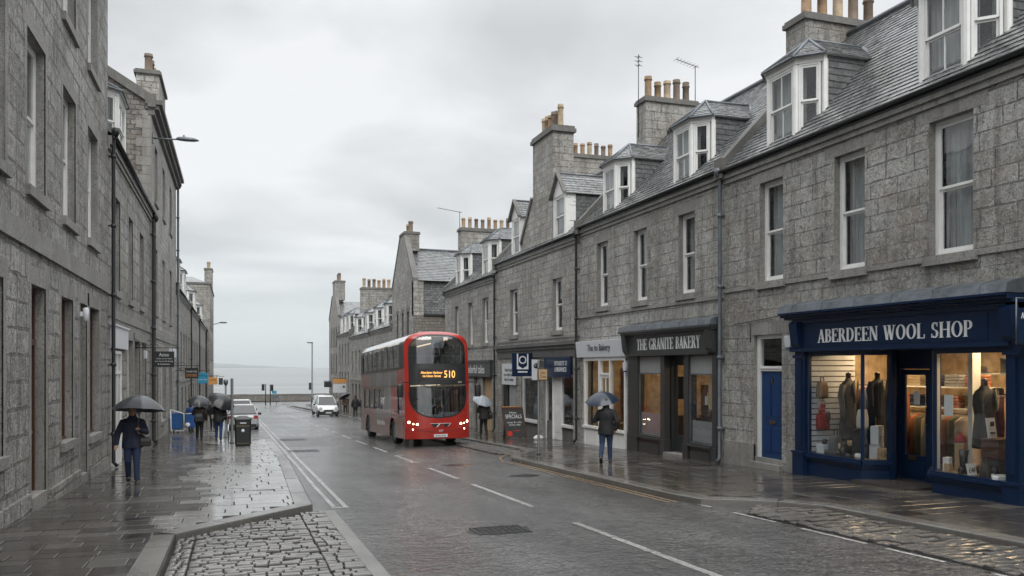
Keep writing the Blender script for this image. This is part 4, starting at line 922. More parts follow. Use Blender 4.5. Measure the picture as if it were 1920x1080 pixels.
# --- third, tall house
C3 = [(a, b, z0, z1) for a, b in ((37.6, 38.9), (41.6, 42.9), (45.9, 47.2)) for z0, z1 in ((8.9, 11.2), (4.2, 6.9))]
G3 = [(37.4, 39.2, -1.5, 2.3, 'door'), (41.0, 43.2, -.6, 2.35), (45.5, 47.2, -.7, 2.35)]
l3, xe, sl = house('tall_chimneyed_house', 'tall left house with a moulded cornice and a big wallhead chimney', -1, XL, 36.0, 50.8, 12.55, -8.2, 15.6, -14, ['gr2', 'dress'], C3 + G3, GRL, course_band=[(3.4, .3, .05)], sk=(True, True), floor=3.3, gw='rubble', fine=False)
up_windows(l3, -1, XL, C3 + G3[1:], curtain='net')
m = MB(); p = PL((XL - .2, 37.4, 0), (0, 1, 0), (1, 0, 0)); p.box(m, 0, 1.8, -1.5, 2.3, -.06, 0); p.box(m, .15, 1.65, -.3, 1.9, 0, .03); m.build('door', 'dark', l3)
m = MB(); m.box(XL + .42, XL - .2, 35.85, 50.9, 12.4, 12.58); m.box(XL + .3, XL - .2, 35.92, 50.85, 12.22, 12.4); m.box(XL + .14, XL - .1, 35.95, 50.82, 12.0, 12.22); m.build('cornice', 'dress2', l3)
m = MB(); zz_ = -1.5; i = 0
while zz_ < 12: m.box(XL + .012, XL - (.55 if i % 2 else .32), 35.985, 36 + (.32 if i % 2 else .55), zz_, zz_ + .36); zz_ += .37; i += 1
m.build('quoin', 'dress', l3)
stack(l3, -4.15, -3.22, 39.9, 43.4, 12.5, 15.1, 4, 'gr2', h=.95, r=.19, along='y', off=.45, cap=.1)
downpipe(l3, -1, XL, 50.6, gz(50), 12.2, .06, 'lead')
downpipe(l3, -1, XL, 36.1, gz(36), 7.9)
# --- the low terrace beyond
def lfar(name, label, y0, y1, ev, dorm, n, zr=None):
    ops = far_ops(y0, y1, n, ev - 4.6, 2.3, 1.0, 1.0) + far_ops(y0, y1, max(2, n - 1), ev - 8.3, 2.5, 1.5, .8)
    r, xe, sl = house(name, label, -1, XL, y0, y1, ev, -8, zr or ev + 3.7, -14, ['gr4', 'dress'], ops, GRL, fine=False, course_band=[(ev - 5.3, .15, .05)], floor=ev - 5.3)
    up_windows(r, -1, XL, ops, curtain=None, mat='white')
    for yc, w_ in dorm: canted(r, -1, XL, yc, w_, .5, ev + .15, ev + 1.95, xe, ev, sl, fine=False, mun=False, xo=.05)
    downpipe(r, -1, XL, y1 - .2, gz(y1), ev - .1); return r
lfar('terrace_house', 'low left terrace house right after the tall chimneyed house', 50.8, 66.0, 6.4, [(54.3, 1.6), (60.4, 1.8)], 5)
lfar('terrace_house', 'low left terrace house behind the blue hanging sign', 66.0, 81.0, 6.35, [(75.5, 2.0)], 5)
lfar('terrace_house', 'low left terrace house next to the last gable', 81.0, 100.0, 6.2, [(90, 2.0)], 6)
W = [(102.5 + 4.5 * i, 103.6 + 4.5 * i, z, z + 2.2) for i in range(3) for z in (6.5, 2.8, -1.2)]
l9 = thing('end_house', 'last house on the left with a single chimney over the sea view', 'building', (-8, 109, gz(109)), 0, GRL)
m = MB(); facade(m, -1, -2.75, 100, 118, -4.6, 11.3, W); m.face([(-2.75, 100, -4), (-14, 100, -4), (-14, 100, 11.3), (-2.75, 100, 11.3)]); m.face([(-2.75, 118, -4), (-14, 118, -4), (-14, 118, 11.3), (-2.75, 118, 11.3)]); m.face([(-14, 100, -4), (-14, 118, -4), (-14, 118, 11.3), (-14, 100, 11.3)])
m.box(-2.65, -14, 99.9, 118.1, 11.3, 11.5, 1); m.build('wall', ['gr4', 'dress2'], l9)
m = MB(); m.face([(-3, 100.2, 11.5), (-14, 100.2, 11.5), (-13, 109, 13), (-5, 109, 13)]); m.face([(-3, 118, 11.5), (-14, 118, 11.5), (-13, 109, 13), (-5, 109, 13)]); m.face([(-3, 100.2, 11.5), (-3, 118, 11.5), (-5, 109, 13)]); m.build('roof', 'slate', l9)
stack(l9, -3.75, -2.8, 113, 116.5, 11.2, 14.6, 1, 'gr4', h=1.2, r=.25, along='y', off=1.7); up_windows(l9, -1, -2.75, W, curtain=None)
aerial('television_aerial', 'tiny aerial above the tall left house', -3.4, 50.9, 12.6, 1.0, .3)
# ================================================================== shopfronts and their interiors
def room(root, name, x0, x1, y0, y1, z0, z1, wall='shopw', fl='floorb', lamps=(), power=9, back=None):
    m = MB(); m.face([(x0, y0, z0), (x1, y0, z0), (x1, y1, z0), (x0, y1, z0)], 0); m.face([(x0, y0, z1), (x1, y0, z1), (x1, y1, z1), (x0, y1, z1)], 1)
    m.face([(x1, y0, z0), (x1, y1, z0), (x1, y1, z1), (x1, y0, z1)], 2); m.face([(x0, y0, z0), (x1, y0, z0), (x1, y0, z1), (x0, y0, z1)], 2); m.face([(x0, y1, z0), (x1, y1, z0), (x1, y1, z1), (x0, y1, z1)], 2)
    o = m.build(name, [fl, 'ceil', wall], root)
    em = emit('lamp_' + name, (1, .70, .38), power)
    for (x, y, lx, ly) in lamps:
        m = MB(); m.box(x - lx / 2, x + lx / 2, y - ly / 2, y + ly / 2, z1 - .06, z1 - .015, 0); m.box(x - lx / 2 - .03, x + lx / 2 + .03, y - ly / 2 - .03, y + ly / 2 + .03, z1 - .014, z1 - .002, 1); m.build('ceiling_lamp', [em, 'white'], o)
    return o
def obox(mb, P, U, N, w, h, z0, t, mi=0, u0=0):
    PL(P, U, N).box(mb, u0, u0 + w, z0, z0 + h, 0, t, mi)
# ---------------- wool shop
gy = gz(13)
rm = room(r1, 'shop_interior', 12.32, 16.2, 9.7, 15.68, -.45, 2.42, lamps=[(13.6, 14.4, .25, 1.2), (13.4, 11.1, .25, 1.3), (14.8, 12.8, .3, 1.4), (12.75, 14.9, .2, .2), (12.8, 11.2, .2, .2)], power=30)
m = MB()                                                   # joinery
X0 = 11.86
m.box(X0 + .04, 12.2, 10.2, 15.62, 2.28, 2.95)             # fascia
m.box(X0 - .02, 12.2, 10.12, 15.68, 2.24, 2.31); m.box(X0 + .0, 12.2, 10.2, 15.62, 2.86, 2.95)
for i, (dx, z0, z1) in enumerate(((-.06, 2.95, 3.0), (-.16, 3.0, 3.06), (-.24, 3.06, 3.1))): m.box(X0 + dx, 12.15, 10.02, 15.82, z0, z1)
for ya, yb in ((15.3, 15.6), (9.98, 10.24)):               # pilasters and consoles
    m.box(11.93, 12.14, ya, yb, -.7, 2.24); m.box(11.9, 11.93, ya + .06, yb - .06, .15, 2.05); m.box(11.88, 12.13, ya - .03, yb + .03, -.7, -.02); m.box(11.86, 12.13, ya - .05, yb + .05, -.02, .03); m.box(11.88, 12.13, ya - .03, yb + .03, 2.1, 2.16)
    m.prism([(11.8, ya + .02, 2.9), (11.74, ya + .02, 2.85), (11.80, ya + .02, 2.4), (11.87, ya + .02, 2.3), (11.92, ya + .02, 2.3), (11.92, ya + .02, 2.9)], (0, yb - ya - .04, 0))
def poly_run(pts, z0, z1, t0, t1, mi=0):
    for (xa, ya), (xb, yb) in zip(pts, pts[1:]):
        d = Vector((xb - xa, yb - ya, 0)); L = d.length; d.normalize(); n = Vector((-d.y, d.x, 0)) if d.y < 0 else Vector((d.y, -d.x, 0))
        if n.x > 0: n = -n
        PL((xa, ya, 0), d, n).box(m, -.0, L, z0, z1, t0, t1, mi)
LW = [(12.0, 15.3), (12.0, 13.6), (12.55, 13.37)]; RW = [(12.85, 12.55), (12.02, 11.82), (12.0, 10.24)]
for run in (LW, RW):
    poly_run(run, -.75, -.13, -.1, 0); poly_run(run, -.62, -.22, 0, .012); poly_run(run, -.13, -.07, -.1, .05); poly_run(run, -.07, -.02, -.1, .09); poly_run(run, -.02, .02, -.1, .04)
    poly_run(run, 2.14, 2.28, -.08, 0)
# glazing bars at the corners
for x, y in ((12.03, 15.27), (12.03, 13.6), (12.56, 13.4), (12.86, 12.58), (12.05, 11.8), (12.03, 10.27)): m.lathe((x, y, .02), [(.038, 0), (.038, 2.13)], 8, 0, False)
m.box(12.5, 12.62, 13.33, 13.45, -.7, 2.24); m.box(12.82, 12.92, 12.5, 12.62, -.7, 2.24)
m.box(12.9, 13.04, 13.55, 13.66, -.6, 2.24); m.box(12.9, 13.04, 12.66, 12.76, -.6, 2.24); m.box(12.92, 13.0, 12.76, 13.55, 1.86, 2.24); m.face([(12.56, 13.4, -.6), (12.95, 13.6, -.6), (12.95, 13.6, 2.2), (12.56, 13.4, 2.2)])
m.face([(12.86, 12.56, -.6), (12.95, 12.7, -.6), (12.95, 12.7, 2.2), (12.86, 12.56, 2.2)])
m.face([(12.15, 10.2, 2.241), (12.15, 15.6, 2.241), (13.0, 15.6, 2.241), (13.0, 10.2, 2.241)])
sf = m.build('shopfront', 'blue', r1)
m = MB(); m.box(X0 + .028, X0 + .04, 10.55, 15.25, 2.36, 2.82); m.build('name_board', 'blue', sf)
serif_line(sf, 'ABERDEEN WOOL SHOP', (X0 + .028, 14.78, 2.42), (0, -1, 0), (0, 0, 1), (-1, 0, 0), .28, 3.95)
m = MB(); m.prism([(X0 - .22, 10.0, 3.1), (X0 - .18, 10.0, 3.25), (X0 - .05, 10.0, 3.3), (12.1, 10.0, 3.36), (12.1, 10.0, 3.1)], (0, 5.84, 0)); 
for i in range(6): m.prism([(X0 - .228, 10.5 + i * .97, 3.1), (X0 - .188, 10.5 + i * .97, 3.255), (X0 - .05, 10.5 + i * .97, 3.31), (12.1, 10.5 + i * .97, 3.37), (12.1, 10.5 + i * .97, 3.3)], (0, .04, 0))
m.build('lead_flashing', 'lead', sf)
g = MB()
for run in (LW, RW):
    for (xa, ya), (xb, yb) in zip(run, run[1:]): g.face([(xa + .03, ya, .02), (xb + .03, yb, .02), (xb + .03, yb, 2.14), (xa + .03, ya, 2.14)])
g.build('shop_window', 'sglass', sf)
m = MB(); m.box(12.93, 12.98, 12.77, 13.54, -.45, -.42 + .55); m.box(12.93, 12.98, 12.77, 12.88, .13, 1.85); m.box(12.93, 12.98, 13.42, 13.54, .13, 1.85); m.box(12.93, 12.98, 12.88, 13.42, 1.74, 1.85)
m.box(12.915, 12.93, 12.9, 13.4, -.3, .0); m.box(12.915, 12.93, 12.88, 13.42, .08, .12)
dr = m.build('door', 'blue', sf)
g = MB(); g.face([(12.955, 12.88, .13), (12.955, 13.42, .13), (12.955, 13.42, 1.74), (12.955, 12.88, 1.74)]); g.build('door_glass', 'sglass', sf)
def _x(): pass
M['brass'] = plain('dull_brass', (.22, .17, .1), .35, .9)
m = MB(); m.box(12.9, 12.93, 13.1, 13.32, -.02 + .05, .1 + .02); m.tube([(12.9, 12.83, .75), (12.87, 12.83, .78), (12.87, 12.83, 1.1), (12.9, 12.83, 1.13)], .012, 6); m.build('letterbox_and_pull', 'brass', sf)
m = MB(); m.box(12.94, 12.95, 13.06, 13.2, 1.15, 1.42); m.build('door_notice', 'paper', sf)
m = MB(); m.box(11.75, 12.95, 12.2, 13.6, gz(13) - .02, gz(13) + .06); m.build('doorstep', 'pave', r1)
m = MB(); m.box(12.1, 13.1, 13.62, 15.3, -.4, .0); m.box(12.1, 13.3, 10.24, 11.8, -.4, .0); dp = m.build('display_platform', 'tan', rm)
m = MB()
for i in range(18): m.box(12.12, 13.35, 15.33, 15.38, .02 + i * .12, .02 + i * .12 + .094)
m.box(12.1, 13.35, 15.38, 15.4, 0, 2.24, 1); m.build('slatwall', ['signw', 'brown'], rm)
m = MB(); m.box(12.3, 12.4, 12.02, 12.1, 0, 2.2); m.box(13.1, 13.3, 11.95, 12.05, 0, 2.2)
for zz_ in (1.35, 1.75): m.box(13.35, 13.75, 10.2, 12.4, zz_, zz_ + .03)
for zz_ in (.5, 1.0, 1.45): m.box(14.4, 14.9, 12.9, 15.4, zz_, zz_ + .03)
m.build('shelf', 'white', rm)
C_ = {}
def colm(n, c, r=.8, b=.6): 
    if n not in M: M[n] = plain(n, c, r, bump=b, bs=60, var=.35)
    return n
def coat(name, label, x, y, zh, zs, col, w=.25, d=.15, rz=0, sleeve=.6, wood=True, shirt=None, flare=1.1, collar=None):
    """shop dummy wearing a coat; zh hem, zs shoulder height"""
    t = thing(name, label, 'shop dummy', (x, y, zh - .35), rz)
    H = zs - zh; m = MB(); rings = []
    for i, (f, a, b) in enumerate(((0, flare, 1.15), (.3, 1.0, 1.05), (.52, .84, .92), (.72, .98, 1.1), (.88, 1.02, 1.05), (.95, .8, .85), (1.0, .34, .5), (1.04, .25, .4))):
        rings.append([(w * a * math.cos(q) * (1 + .03 * math.sin(q * 5 + i)), d * b * math.sin(q), .35 + H * f) for q in [2 * math.pi * j / 20 for j in range(20)]])
    m.loft(rings)
    for sg in (-1, 1): m.tube([(sg * w * .86, 0, .35 + H * .93), (sg * w * 1.12, .02, .35 + H * .75), (sg * w * 1.25, -.03, .35 + H * (.93 - sleeve * .55)), (sg * w * 1.28, -.06, .35 + H * (.93 - sleeve))], [.075, .07, .06, .055], 10)
    m.build('coat', colm(*col), t, local=True)
    m = MB(); m.prism([(-.06, -d * 1.12, .35 + H * .97), (.06, -d * 1.12, .35 + H * .97), (.0, -d * 1.17, .35 + H * .62)], (0, .03, 0)); m.build('shirt_front', 'tan' if not shirt else colm(*shirt), t, local=True)
    m = MB()
    for sg in (-1, 1): m.prism([(sg * .07, -d * 1.14, .35 + H * 1.02), (sg * .13, -d * 1.1, .35 + H * .95), (sg * .09, -d * 1.22, .35 + H * .78), (0, -d * 1.2, .35 + H * .62)], (0, -.012, 0))
    m.build('lapel', colm(*(collar or col)), t, local=True)
    m = MB(); m.lathe((0, 0, .35 + H * 1.02), [(.055, 0), (.05, .08), (.06, .1), (.06, .13), (.01, .16)], 12); m.lathe((0, 0, 0), [(.14, 0), (.14, .02), (.02, .03), (.015, .36)], 12); m.build('stand', 'brown' if wood else 'black', t, local=True)
    return t
coat('shop_dummy', 'dummy in a long grey tweed coat in the left wool shop window', 12.78, 14.88, .3, 1.6, ('grey_tweed', (.10, .10, .10)), .25, .15, R(20), .62)
coat('shop_dummy', 'dummy in a short black jacket beside the narrow splayed window', 12.95, 14.2, .85, 1.62, ('black_wool', (.014, .014, .018)), .23, .14, R(15), .8, shirt=('cream_shirt', (.6, .5, .36)))
coat('shop_dummy', 'dummy in a dark padded coat and grey scarf in the right wool shop window', 12.72, 11.35, .45, 1.52, ('dark_padded', (.03, .03, .028)), .26, .17, R(30), .72, shirt=('grey_scarf', (.3, .28, .24)), collar=('grey_scarf', (.3, .28, .24)))
def loose(name, label, cat, fn, mats, x, y, z, rz=0, group=None, bevel=0, part='body'):
    m = MB(); fn(m); t = thing(name, label, cat, (x, y, z), rz, group); o = m.build(part, mats, t, local=True, bevel=bevel); return t
def bagf(w, d, h, mi=0, handle=True, top=.85):
    def f(m):
        m.loft([[(w / 2 * a * sx, d / 2 * b * sy, z) for sx, sy in ((-1, -.8), (-.8, -1), (.8, -1), (1, -.8), (1, .8), (.8, 1), (-.8, 1), (-1, .8))] for a, b, z in ((.95, .95, 0), (1, 1, h * .1), (1, 1, h * .6), (top, .7, h * .9), (top * .9, .35, h))], mi)
        if handle: m.tube([(-w * .2, 0, h * .95), (-w * .16, 0, h * 1.25), (w * .16, 0, h * 1.25), (w * .2, 0, h * .95)], .012, 6, 1)
    return f
loose('backpack', 'brown canvas backpack hanging on the slatted shop wall', 'backpack', bagf(.24, .14, .36), [colm('brown_canvas', (.22, .13, .06)), 'brown'], 12.36, 15.22, 1.22)
loose('wash_bag', 'pale wash bag hung under the brown canvas backpack', 'bag', bagf(.2, .08, .14), [colm('pale_check', (.4, .33, .27)), 'brown'], 12.36, 15.25, 1.02)
loose('tartan_bag', 'red tartan shoulder bag hung on the slatted shop wall', 'bag', bagf(.3, .1, .34, 0, True, 1), [colm('red_tartan', (.35, .02, .02)), 'brown'], 12.38, 15.22, .52)
loose('tartan_scarf', 'folded red scarf hanging above the tartan bag', 'scarf', lambda m: (m.box(-.07, .07, -.02, .02, 0, .2), m.box(-.06, .07, -.035, -.02, .02, .19)), [colm('red_tartan', (.35, .02, .02))], 12.36, 15.24, .88)
loose('tote_bag', 'slate grey tote bag with a white label standing in the left window', 'bag', lambda m: (bagf(.42, .16, .42)(m), m.box(-.05, .03, -.09, -.075, .12, .24, 2)), [colm('grey_felt', (.09, .1, .11)), 'black', 'paper'], 12.33, 14.75, .01, R(25))
loose('tote_bag', 'white tote bag leaning near the corner glazing bar', 'bag', bagf(.32, .12, .4), [colm('white_cotton', (.5, .48, .44)), 'black'], 12.38, 14.0, .62, R(20))
loose('display_box', 'black box plinth under the white tote bag', 'box', lambda m: m.box(-.18, .18, -.14, .14, 0, .6), ['black'], 12.42, 14.02, .005, R(10), bevel=.01)
loose('handbag', 'black leather handbag among the shoes on the window floor', 'bag', bagf(.3, .14, .2), [colm('black_leather', (.012, .011, .011), .3), 'black'], 12.25, 14.35, .01, R(10))
loose('handbag', 'small dark brown handbag behind the black one', 'bag', bagf(.24, .12, .24), [colm('dark_leather', (.05, .02, .012), .35), 'black'], 12.55, 14.5, .01, R(-20))
def shoef(m):
    m.loft([[(x * wd, y, z * hh) for x, z in ((-1, 0), (1, 0), (1, .5), (.5, 1), (-.5, 1), (-1, .5))] for y, wd, hh in ((-.14, .02, .02), (-.12, .035, .045), (-.04, .042, .07), (.05, .034, .085), (.12, .036, .09), (.135, .02, .06))])
for i, (x, y, r_, lb) in enumerate(((12.2, 14.75, 30, 'black shoe nearest the slatted wall on the window floor'), (12.24, 14.62, 60, 'second black shoe from the slatted wall'), (12.2, 14.1, 70, 'black shoe next to the corner glazing bar'))):
    loose('shoe', lb, 'shoe', shoef, [colm('black_leather', (.012, .011, .011), .3)], x, y, .01, R(r_), 'shoes on the window floor')
loose('white_box', 'white box printed with a dark picture behind the splayed window', 'box', lambda m: (m.box(-.17, .17, -.08, .08, 0, .38), m.lathe((0, -.083, .16), [(.0, 0), (.08, .0), (.08, .005), (0, .006)], 14, 1)), ['signw', 'black'], 12.62, 13.85, .3, R(30))
loose('white_box', 'lower white plinth box holding up the printed box', 'box', lambda m: m.box(-.15, .15, -.1, .1, 0, .29), ['signw'], 12.62, 13.86, .005, R(30))
t = loose('price_block', 'tan wooden block with dark figures at the foot of the splayed window', 'sign', lambda m: m.box(-.13, .13, -.06, .06, 0, .24), ['tan'], 12.55, 13.55, .005, R(-25))
words('1581', 'lettering', 'black', t, (12.55 - .062 * math.sin(R(25)), 13.55 - .062 * math.cos(R(25)), .13), (math.cos(R(-25)), math.sin(R(-25)), 0), (0, 0, 1), .11, .19)
t.children[-1].location = (0, 0, 0); 
for q in t.children[-1].data.vertices: q.co = Matrix.Rotation(R(25), 3, 'Z') @ q.co
def cardf(w, h): return lambda m: (m.prism([(-w / 2, 0, 0), (w / 2, 0, 0), (w / 2, .05, h), (-w / 2, .05, h)], (0, .012, 0)), m.prism([(-.01, .012, .01), (.01, .012, .01), (.01, .1, 0), (-.01, .1, 0)], (0, .006, 0)))
loose('price_card', 'small printed card near the slatted wall foot', 'card', cardf(.2, .18), ['paper'], 12.22, 15.12, .01, R(40))
# right window
t = loose('price_card', 'white price card on the floor of the right wool shop window', 'card', cardf(.2, .2), ['paper'], 12.2, 11.12, .01, R(0))
words('£48', 'lettering', 'black', t, (12.2, 11.12 + .012, .1), (1, 0, 0), (0, 0, 1), .09, .14, .002)
t = loose('price_card', 'white stand-up card with a round picture on the wooden chest', 'card', lambda m: (cardf(.22, .34)(m), m.box(-.04, .04, .005, .02, .2, .28, 1), m.lathe((0, .012, .1), [(.05, -.02), (.05, .0), (.0, .0)], 12, 1)), ['paper', 'black'], 12.35, 10.85, .68, R(5))
loose('wooden_chest', 'brown wooden chest carrying the stand-up card', 'chest', lambda m: (m.box(-.26, .26, -.16, .16, 0, .3), m.box(-.27, .27, -.17, .17, .3, .34)), ['brown'], 12.5, 10.85, .33, R(8), bevel=.008)
loose('display_box', 'dark box under the wooden chest', 'box', lambda m: m.box(-.24, .24, -.15, .15, 0, .32), ['dark'], 12.5, 10.86, .005, R(8))
loose('display_column', 'pale curved display column at the right of the window', 'column', lambda m: m.lathe((0, 0, 0), [(.22, 0), (.2, .05), (.12, .15), (.09, .5), (.1, .85), (.2, 1.0), (.22, 1.03), (.22, 1.06)], 18), ['signw'], 12.75, 10.62, .005)
loose('boots', 'tall black boot standing on the right window floor', 'boot', lambda m: (m.tube([(0, 0, .06), (0, .01, .2), (0, 0, .42)], [.06, .06, .085], 12), m.loft([[(x * wd, y, z * hh) for x, z in ((-1, 0), (1, 0), (1, .5), (.5, 1), (-.5, 1), (-1, .5))] for y, wd, hh in ((-.22, .02, .03), (-.18, .045, .06), (-.06, .05, .1), (.05, .055, .12), (.08, .04, .1))])), [colm('black_leather', (.012, .011, .011), .3)], 12.32, 11.42, .005, R(70))
loose('shoulder_bag', 'dark patterned shoulder bag at the foot of the window dummy', 'bag', bagf(.34, .16, .26), [colm('dark_pattern', (.05, .04, .032)), 'brown'], 12.28, 10.88, .005, R(15))
loose('carrier_bag', 'small white paper bag in the corner of the right wool shop window', 'bag', lambda m: (m.box(-.09, .09, -.05, .05, 0, .26), m.box(-.08, .0, -.055, -.05, .0, .2)), ['paper'], 12.22, 11.68, .005, R(25))
loose('small_box', 'small brown box beside the white paper bag', 'box', lambda m: m.box(-.05, .05, -.05, .05, 0, .16), ['tan'], 12.16, 11.6, .005, R(10))
def hatf(m): m.lathe((0, 0, 0), [(.17, .0), (.17, .012), (.1, .02), (.095, .1), (.07, .13), (.0, .135)], 16)
for i, (y, z, c, lb) in enumerate(((12.2, 1.38, ('felt_black', (.02, .018, .018)), 'black felt hat on the lower wool shop shelf'), (11.75, 1.38, ('felt_brown', (.09, .05, .03)), 'brown felt hat on the lower wool shop shelf'), (11.3, 1.38, ('felt_red', (.25, .03, .03)), 'red felt hat on the lower wool shop shelf'),
                                  (12.1, 1.78, ('felt_black', (.02, .018, .018)), 'black felt hat on the upper wool shop shelf'), (11.2, 1.78, ('felt_grey', (.14, .13, .12)), 'grey felt hat on the upper wool shop shelf'))):
    loose('felt_hat', lb, 'hat', hatf, [colm(*c)], 13.5, y, z, 0, 'hats on the wool shop shelves')
for i, (y, w_, lb) in enumerate(((11.55, .3, 'dark tall hat box between the hats'), (10.9, .36, 'wide brown storage box at the right end of the shelf'))):
    loose('hat_box', lb, 'box', lambda m: (m.lathe((0, 0, 0), [(w_ / 2, 0), (w_ / 2, .24), (w_ / 2 + .012, .24), (w_ / 2 + .012, .3), (0, .3)], 18)), ['brown' if i else 'dark'], 13.55, y, 1.78)
fold = [('fold_oatmeal', (.38, .3, .2)), ('fold_rust', (.3, .1, .04)), ('fold_navy', (.02, .03, .07)), ('fold_moss', (.09, .09, .04)), ('fold_grey', (.2, .2, .2))]
coat('shop_dummy', 'dummy in a camel jacket at the right edge of the wool shop window', 12.9, 10.35, .95, 1.62, ('camel', (.2, .12, .06)), .2, .13, R(25), .8, shirt=('red_scarf', (.3, .02, .03)), collar=('red_scarf', (.3, .02, .03)))
coat('shop_dummy', 'dummy in a rust cardigan deep inside behind the long grey coat', 13.7, 14.95, .6, 1.35, ('rust_knit', (.16, .06, .03)), .22, .14, R(20), .7)
for i, (x, y, c, z) in enumerate(((13.3, 11.95, ('scarf_green', (.05, .08, .05)), 1.35), (13.3, 11.55, ('scarf_plum', (.12, .03, .05)), 1.35), (13.3, 11.0, ('scarf_sand', (.4, .32, .2)), 1.35), (13.3, 10.6, ('scarf_navy', (.02, .03, .07)), 1.35))):
    loose('hanging_scarf', '%s scarf hanging from the lower shelf of the right window' % ('dark green', 'plum', 'sand coloured', 'navy')[i], 'scarf', lambda m: m.loft([[(-.03 + .012 * math.sin(z_ * 9), a_ * .11, z_) if b_ else (0.0 + .012 * math.sin(z_ * 9), a_ * .11, z_) for a_, b_ in ((-1, 0), (1, 0), (1, 1), (-1, 1))] for z_ in (-.75, -.5, -.25, 0)]), [colm(*c)], x, y, z)
for i, (x, y, z, w_, h_, c, lb) in enumerate(((12.3, 15.05, .01, .3, .2, 'signw', 'patterned pale box by the slatted wall foot'), (12.75, 14.45, .01, .34, .22, 'brown', 'brown leather case behind the handbags'), (12.6, 11.75, .01, .2, .5, 'tan', 'tan pedestal in the left of the right window'), (12.2, 10.55, .01, .36, .07, 'paper', 'flat white folded cloth at the front of the right window'), (12.95, 11.0, .01, .3, .62, 'dark', 'dark cabinet behind the wooden chest'), (12.35, 14.25, .24, .2, .1, 'tan', 'small straw box over the black handbag'))):
    loose('display_box', lb, 'box', lambda m: m.box(-w_ / 2, w_ / 2, -w_ * .4, w_ * .4, 0, h_), [c], x, y, z, R(15 * i), bevel=.012)
loose('knitted_hat', 'red knitted hat on the tan pedestal', 'hat', lambda m: m.lathe((0, 0, 0), [(.1, 0), (.11, .04), (.09, .12), (.03, .16), (.03, .19), (0, .2)], 12), [colm('red_tartan', (.35, .02, .02))], 12.6, 11.75, .51)
n_ = 0
for zz_, zn in ((.53, 'bottom'), (1.03, 'middle'), (1.48, 'top')):
    for j, yn in enumerate(('nearest', 'second', 'third', 'farthest')):
        c = fold[(n_ * 2 + j) % 5]; n_ += 1
        def ff(m, r_=random.Random(n_)):
            for q in range(4): m.box(-.16 + r_.uniform(-.01, .01), .16 + r_.uniform(-.01, .01), -.19, .19, q * .065, q * .065 + .058)
        loose('folded_jumpers', '%s pile of folded jumpers on the %s shelf behind the shop door' % (yn, zn), 'jumpers', ff, [colm(*c)], 14.62, 13.2 + j * .52, zz_, 0, 'piles of jumpers behind the shop door', bevel=.015)
t = thing('clothes_rail', 'rail of coats hanging behind the wool shop door', 'clothes rail', (13.9, 13.4, -.45)); m = MB(); m.tube([(13.9, 12.7, -.45), (13.9, 12.7, .95), (13.9, 14.9, .95), (13.9, 14.9, -.45)], .015, 6); m.build('rail', 'black', t)
for j in range(12):
    m = MB(); y = 12.85 + j * .17; m.loft([[(13.9 + a * wv, y + b * .05, z) for a, b in ((-1, -1), (1, -1), (1.1, 0), (1, 1), (-1, 1), (-1.1, 0))] for z, wv in ((-.1, .26), (.4, .24), (.8, .22), (.9, .06))]); m.build('hanging_coat', colm(*fold[(j * 3) % 5]), t)
m = MB(); m.box(12.1, 12.11, 11.45, 11.64, 1.02, 1.4); tag(m.build('window_notice', 'paper'), 'white printed notice taped inside the right wool shop window', 'notice')
for i in range(6): pass
t = thing('clothes_rail', 'second rail of dark coats inside behind the left window dummies', 'clothes rail', (13.9, 14.6, -.45)); m = MB(); m.tube([(13.35, 13.9, -.4), (13.35, 13.9, 1.5), (13.35, 15.2, 1.5)], .015, 6); m.build('rail', 'black', t)
for j in range(6):
    m = MB(); y = 14.0 + j * .2; m.loft([[(13.35 + a * wv, y + b * .06, z) for a, b in ((-1, -1), (1, -1), (1.1, 0), (1, 1), (-1, 1), (-1.1, 0))] for z, wv in ((.3, .25), (.9, .23), (1.35, .2), (1.45, .05))]); m.build('hanging_coat', colm(*fold[(j * 2 + 1) % 5]), t)
for i, (x, y, z, r_, h_, c, lb) in enumerate(((12.3, 14.95, .72, .05, .2, 'brown', 'small brown flask on the grey tote bag side'), (12.25, 15.0, .2, .06, .12, 'black', 'small black pot by the slatted wall'), (12.22, 13.95, .01, .07, .1, 'paper', 'small white pot at the corner glazing bar'), (12.5, 14.15, .02, .09, .16, 'tan', 'squat tan jar behind the shoes'), (12.35, 11.25, .01, .1, .14, 'brown', 'brown bowl in front of the window dummy'), (12.25, 10.72, .09, .07, .1, 'black', 'black mug on the white folded cloth'), (12.6, 10.55, 1.08, .12, .16, 'brown', 'brown fur hat on the pale display column'), (13.2, 10.9, 1.38, .1, .22, 'paper', 'white jug on the lower wool shop shelf'))):
    loose('small_vessel', lb, 'vessel', lambda m: m.lathe((0, 0, 0), [(r_ * .7, 0), (r_, h_ * .3), (r_ * .9, h_ * .8), (r_ * .6, h_), (0, h_)], 12), [c], x, y, z)
# hanging sign at the right edge
t = thing('hanging_sign', 'blue hanging shop sign at the right edge of the wool shop', 'sign', (12.0, 9.5, 2.28)); m = MB(); m.box(11.3, 11.95, 9.48, 9.52, 2.26, 2.8); m.build('board', 'blue', t, bevel=.01)
m = MB(); serif(m, 'ABERDEEN', (11.34, 9.476, 2.64), (1, 0, 0), (0, 0, 1), (0, -1, 0), .09, .56, .006); m.build('lettering', 'letter', t)
m = MB(); serif(m, 'WOOL', (11.44, 9.476, 2.51), (1, 0, 0), (0, 0, 1), (0, -1, 0), .09, .34, .006); m.build('lettering', 'letter', t); m = MB(); serif(m, 'SHOP', (11.44, 9.476, 2.37), (1, 0, 0), (0, 0, 1), (0, -1, 0), .09, .34, .006); m.build('lettering', 'letter', t)
m = MB(); m.tube([(12.05, 9.5, 2.4), (12.05, 9.5, 2.95), (11.28, 9.5, 2.95), (11.28, 9.5, 2.24)], .014, 6); m.build('bracket', 'lead', t)
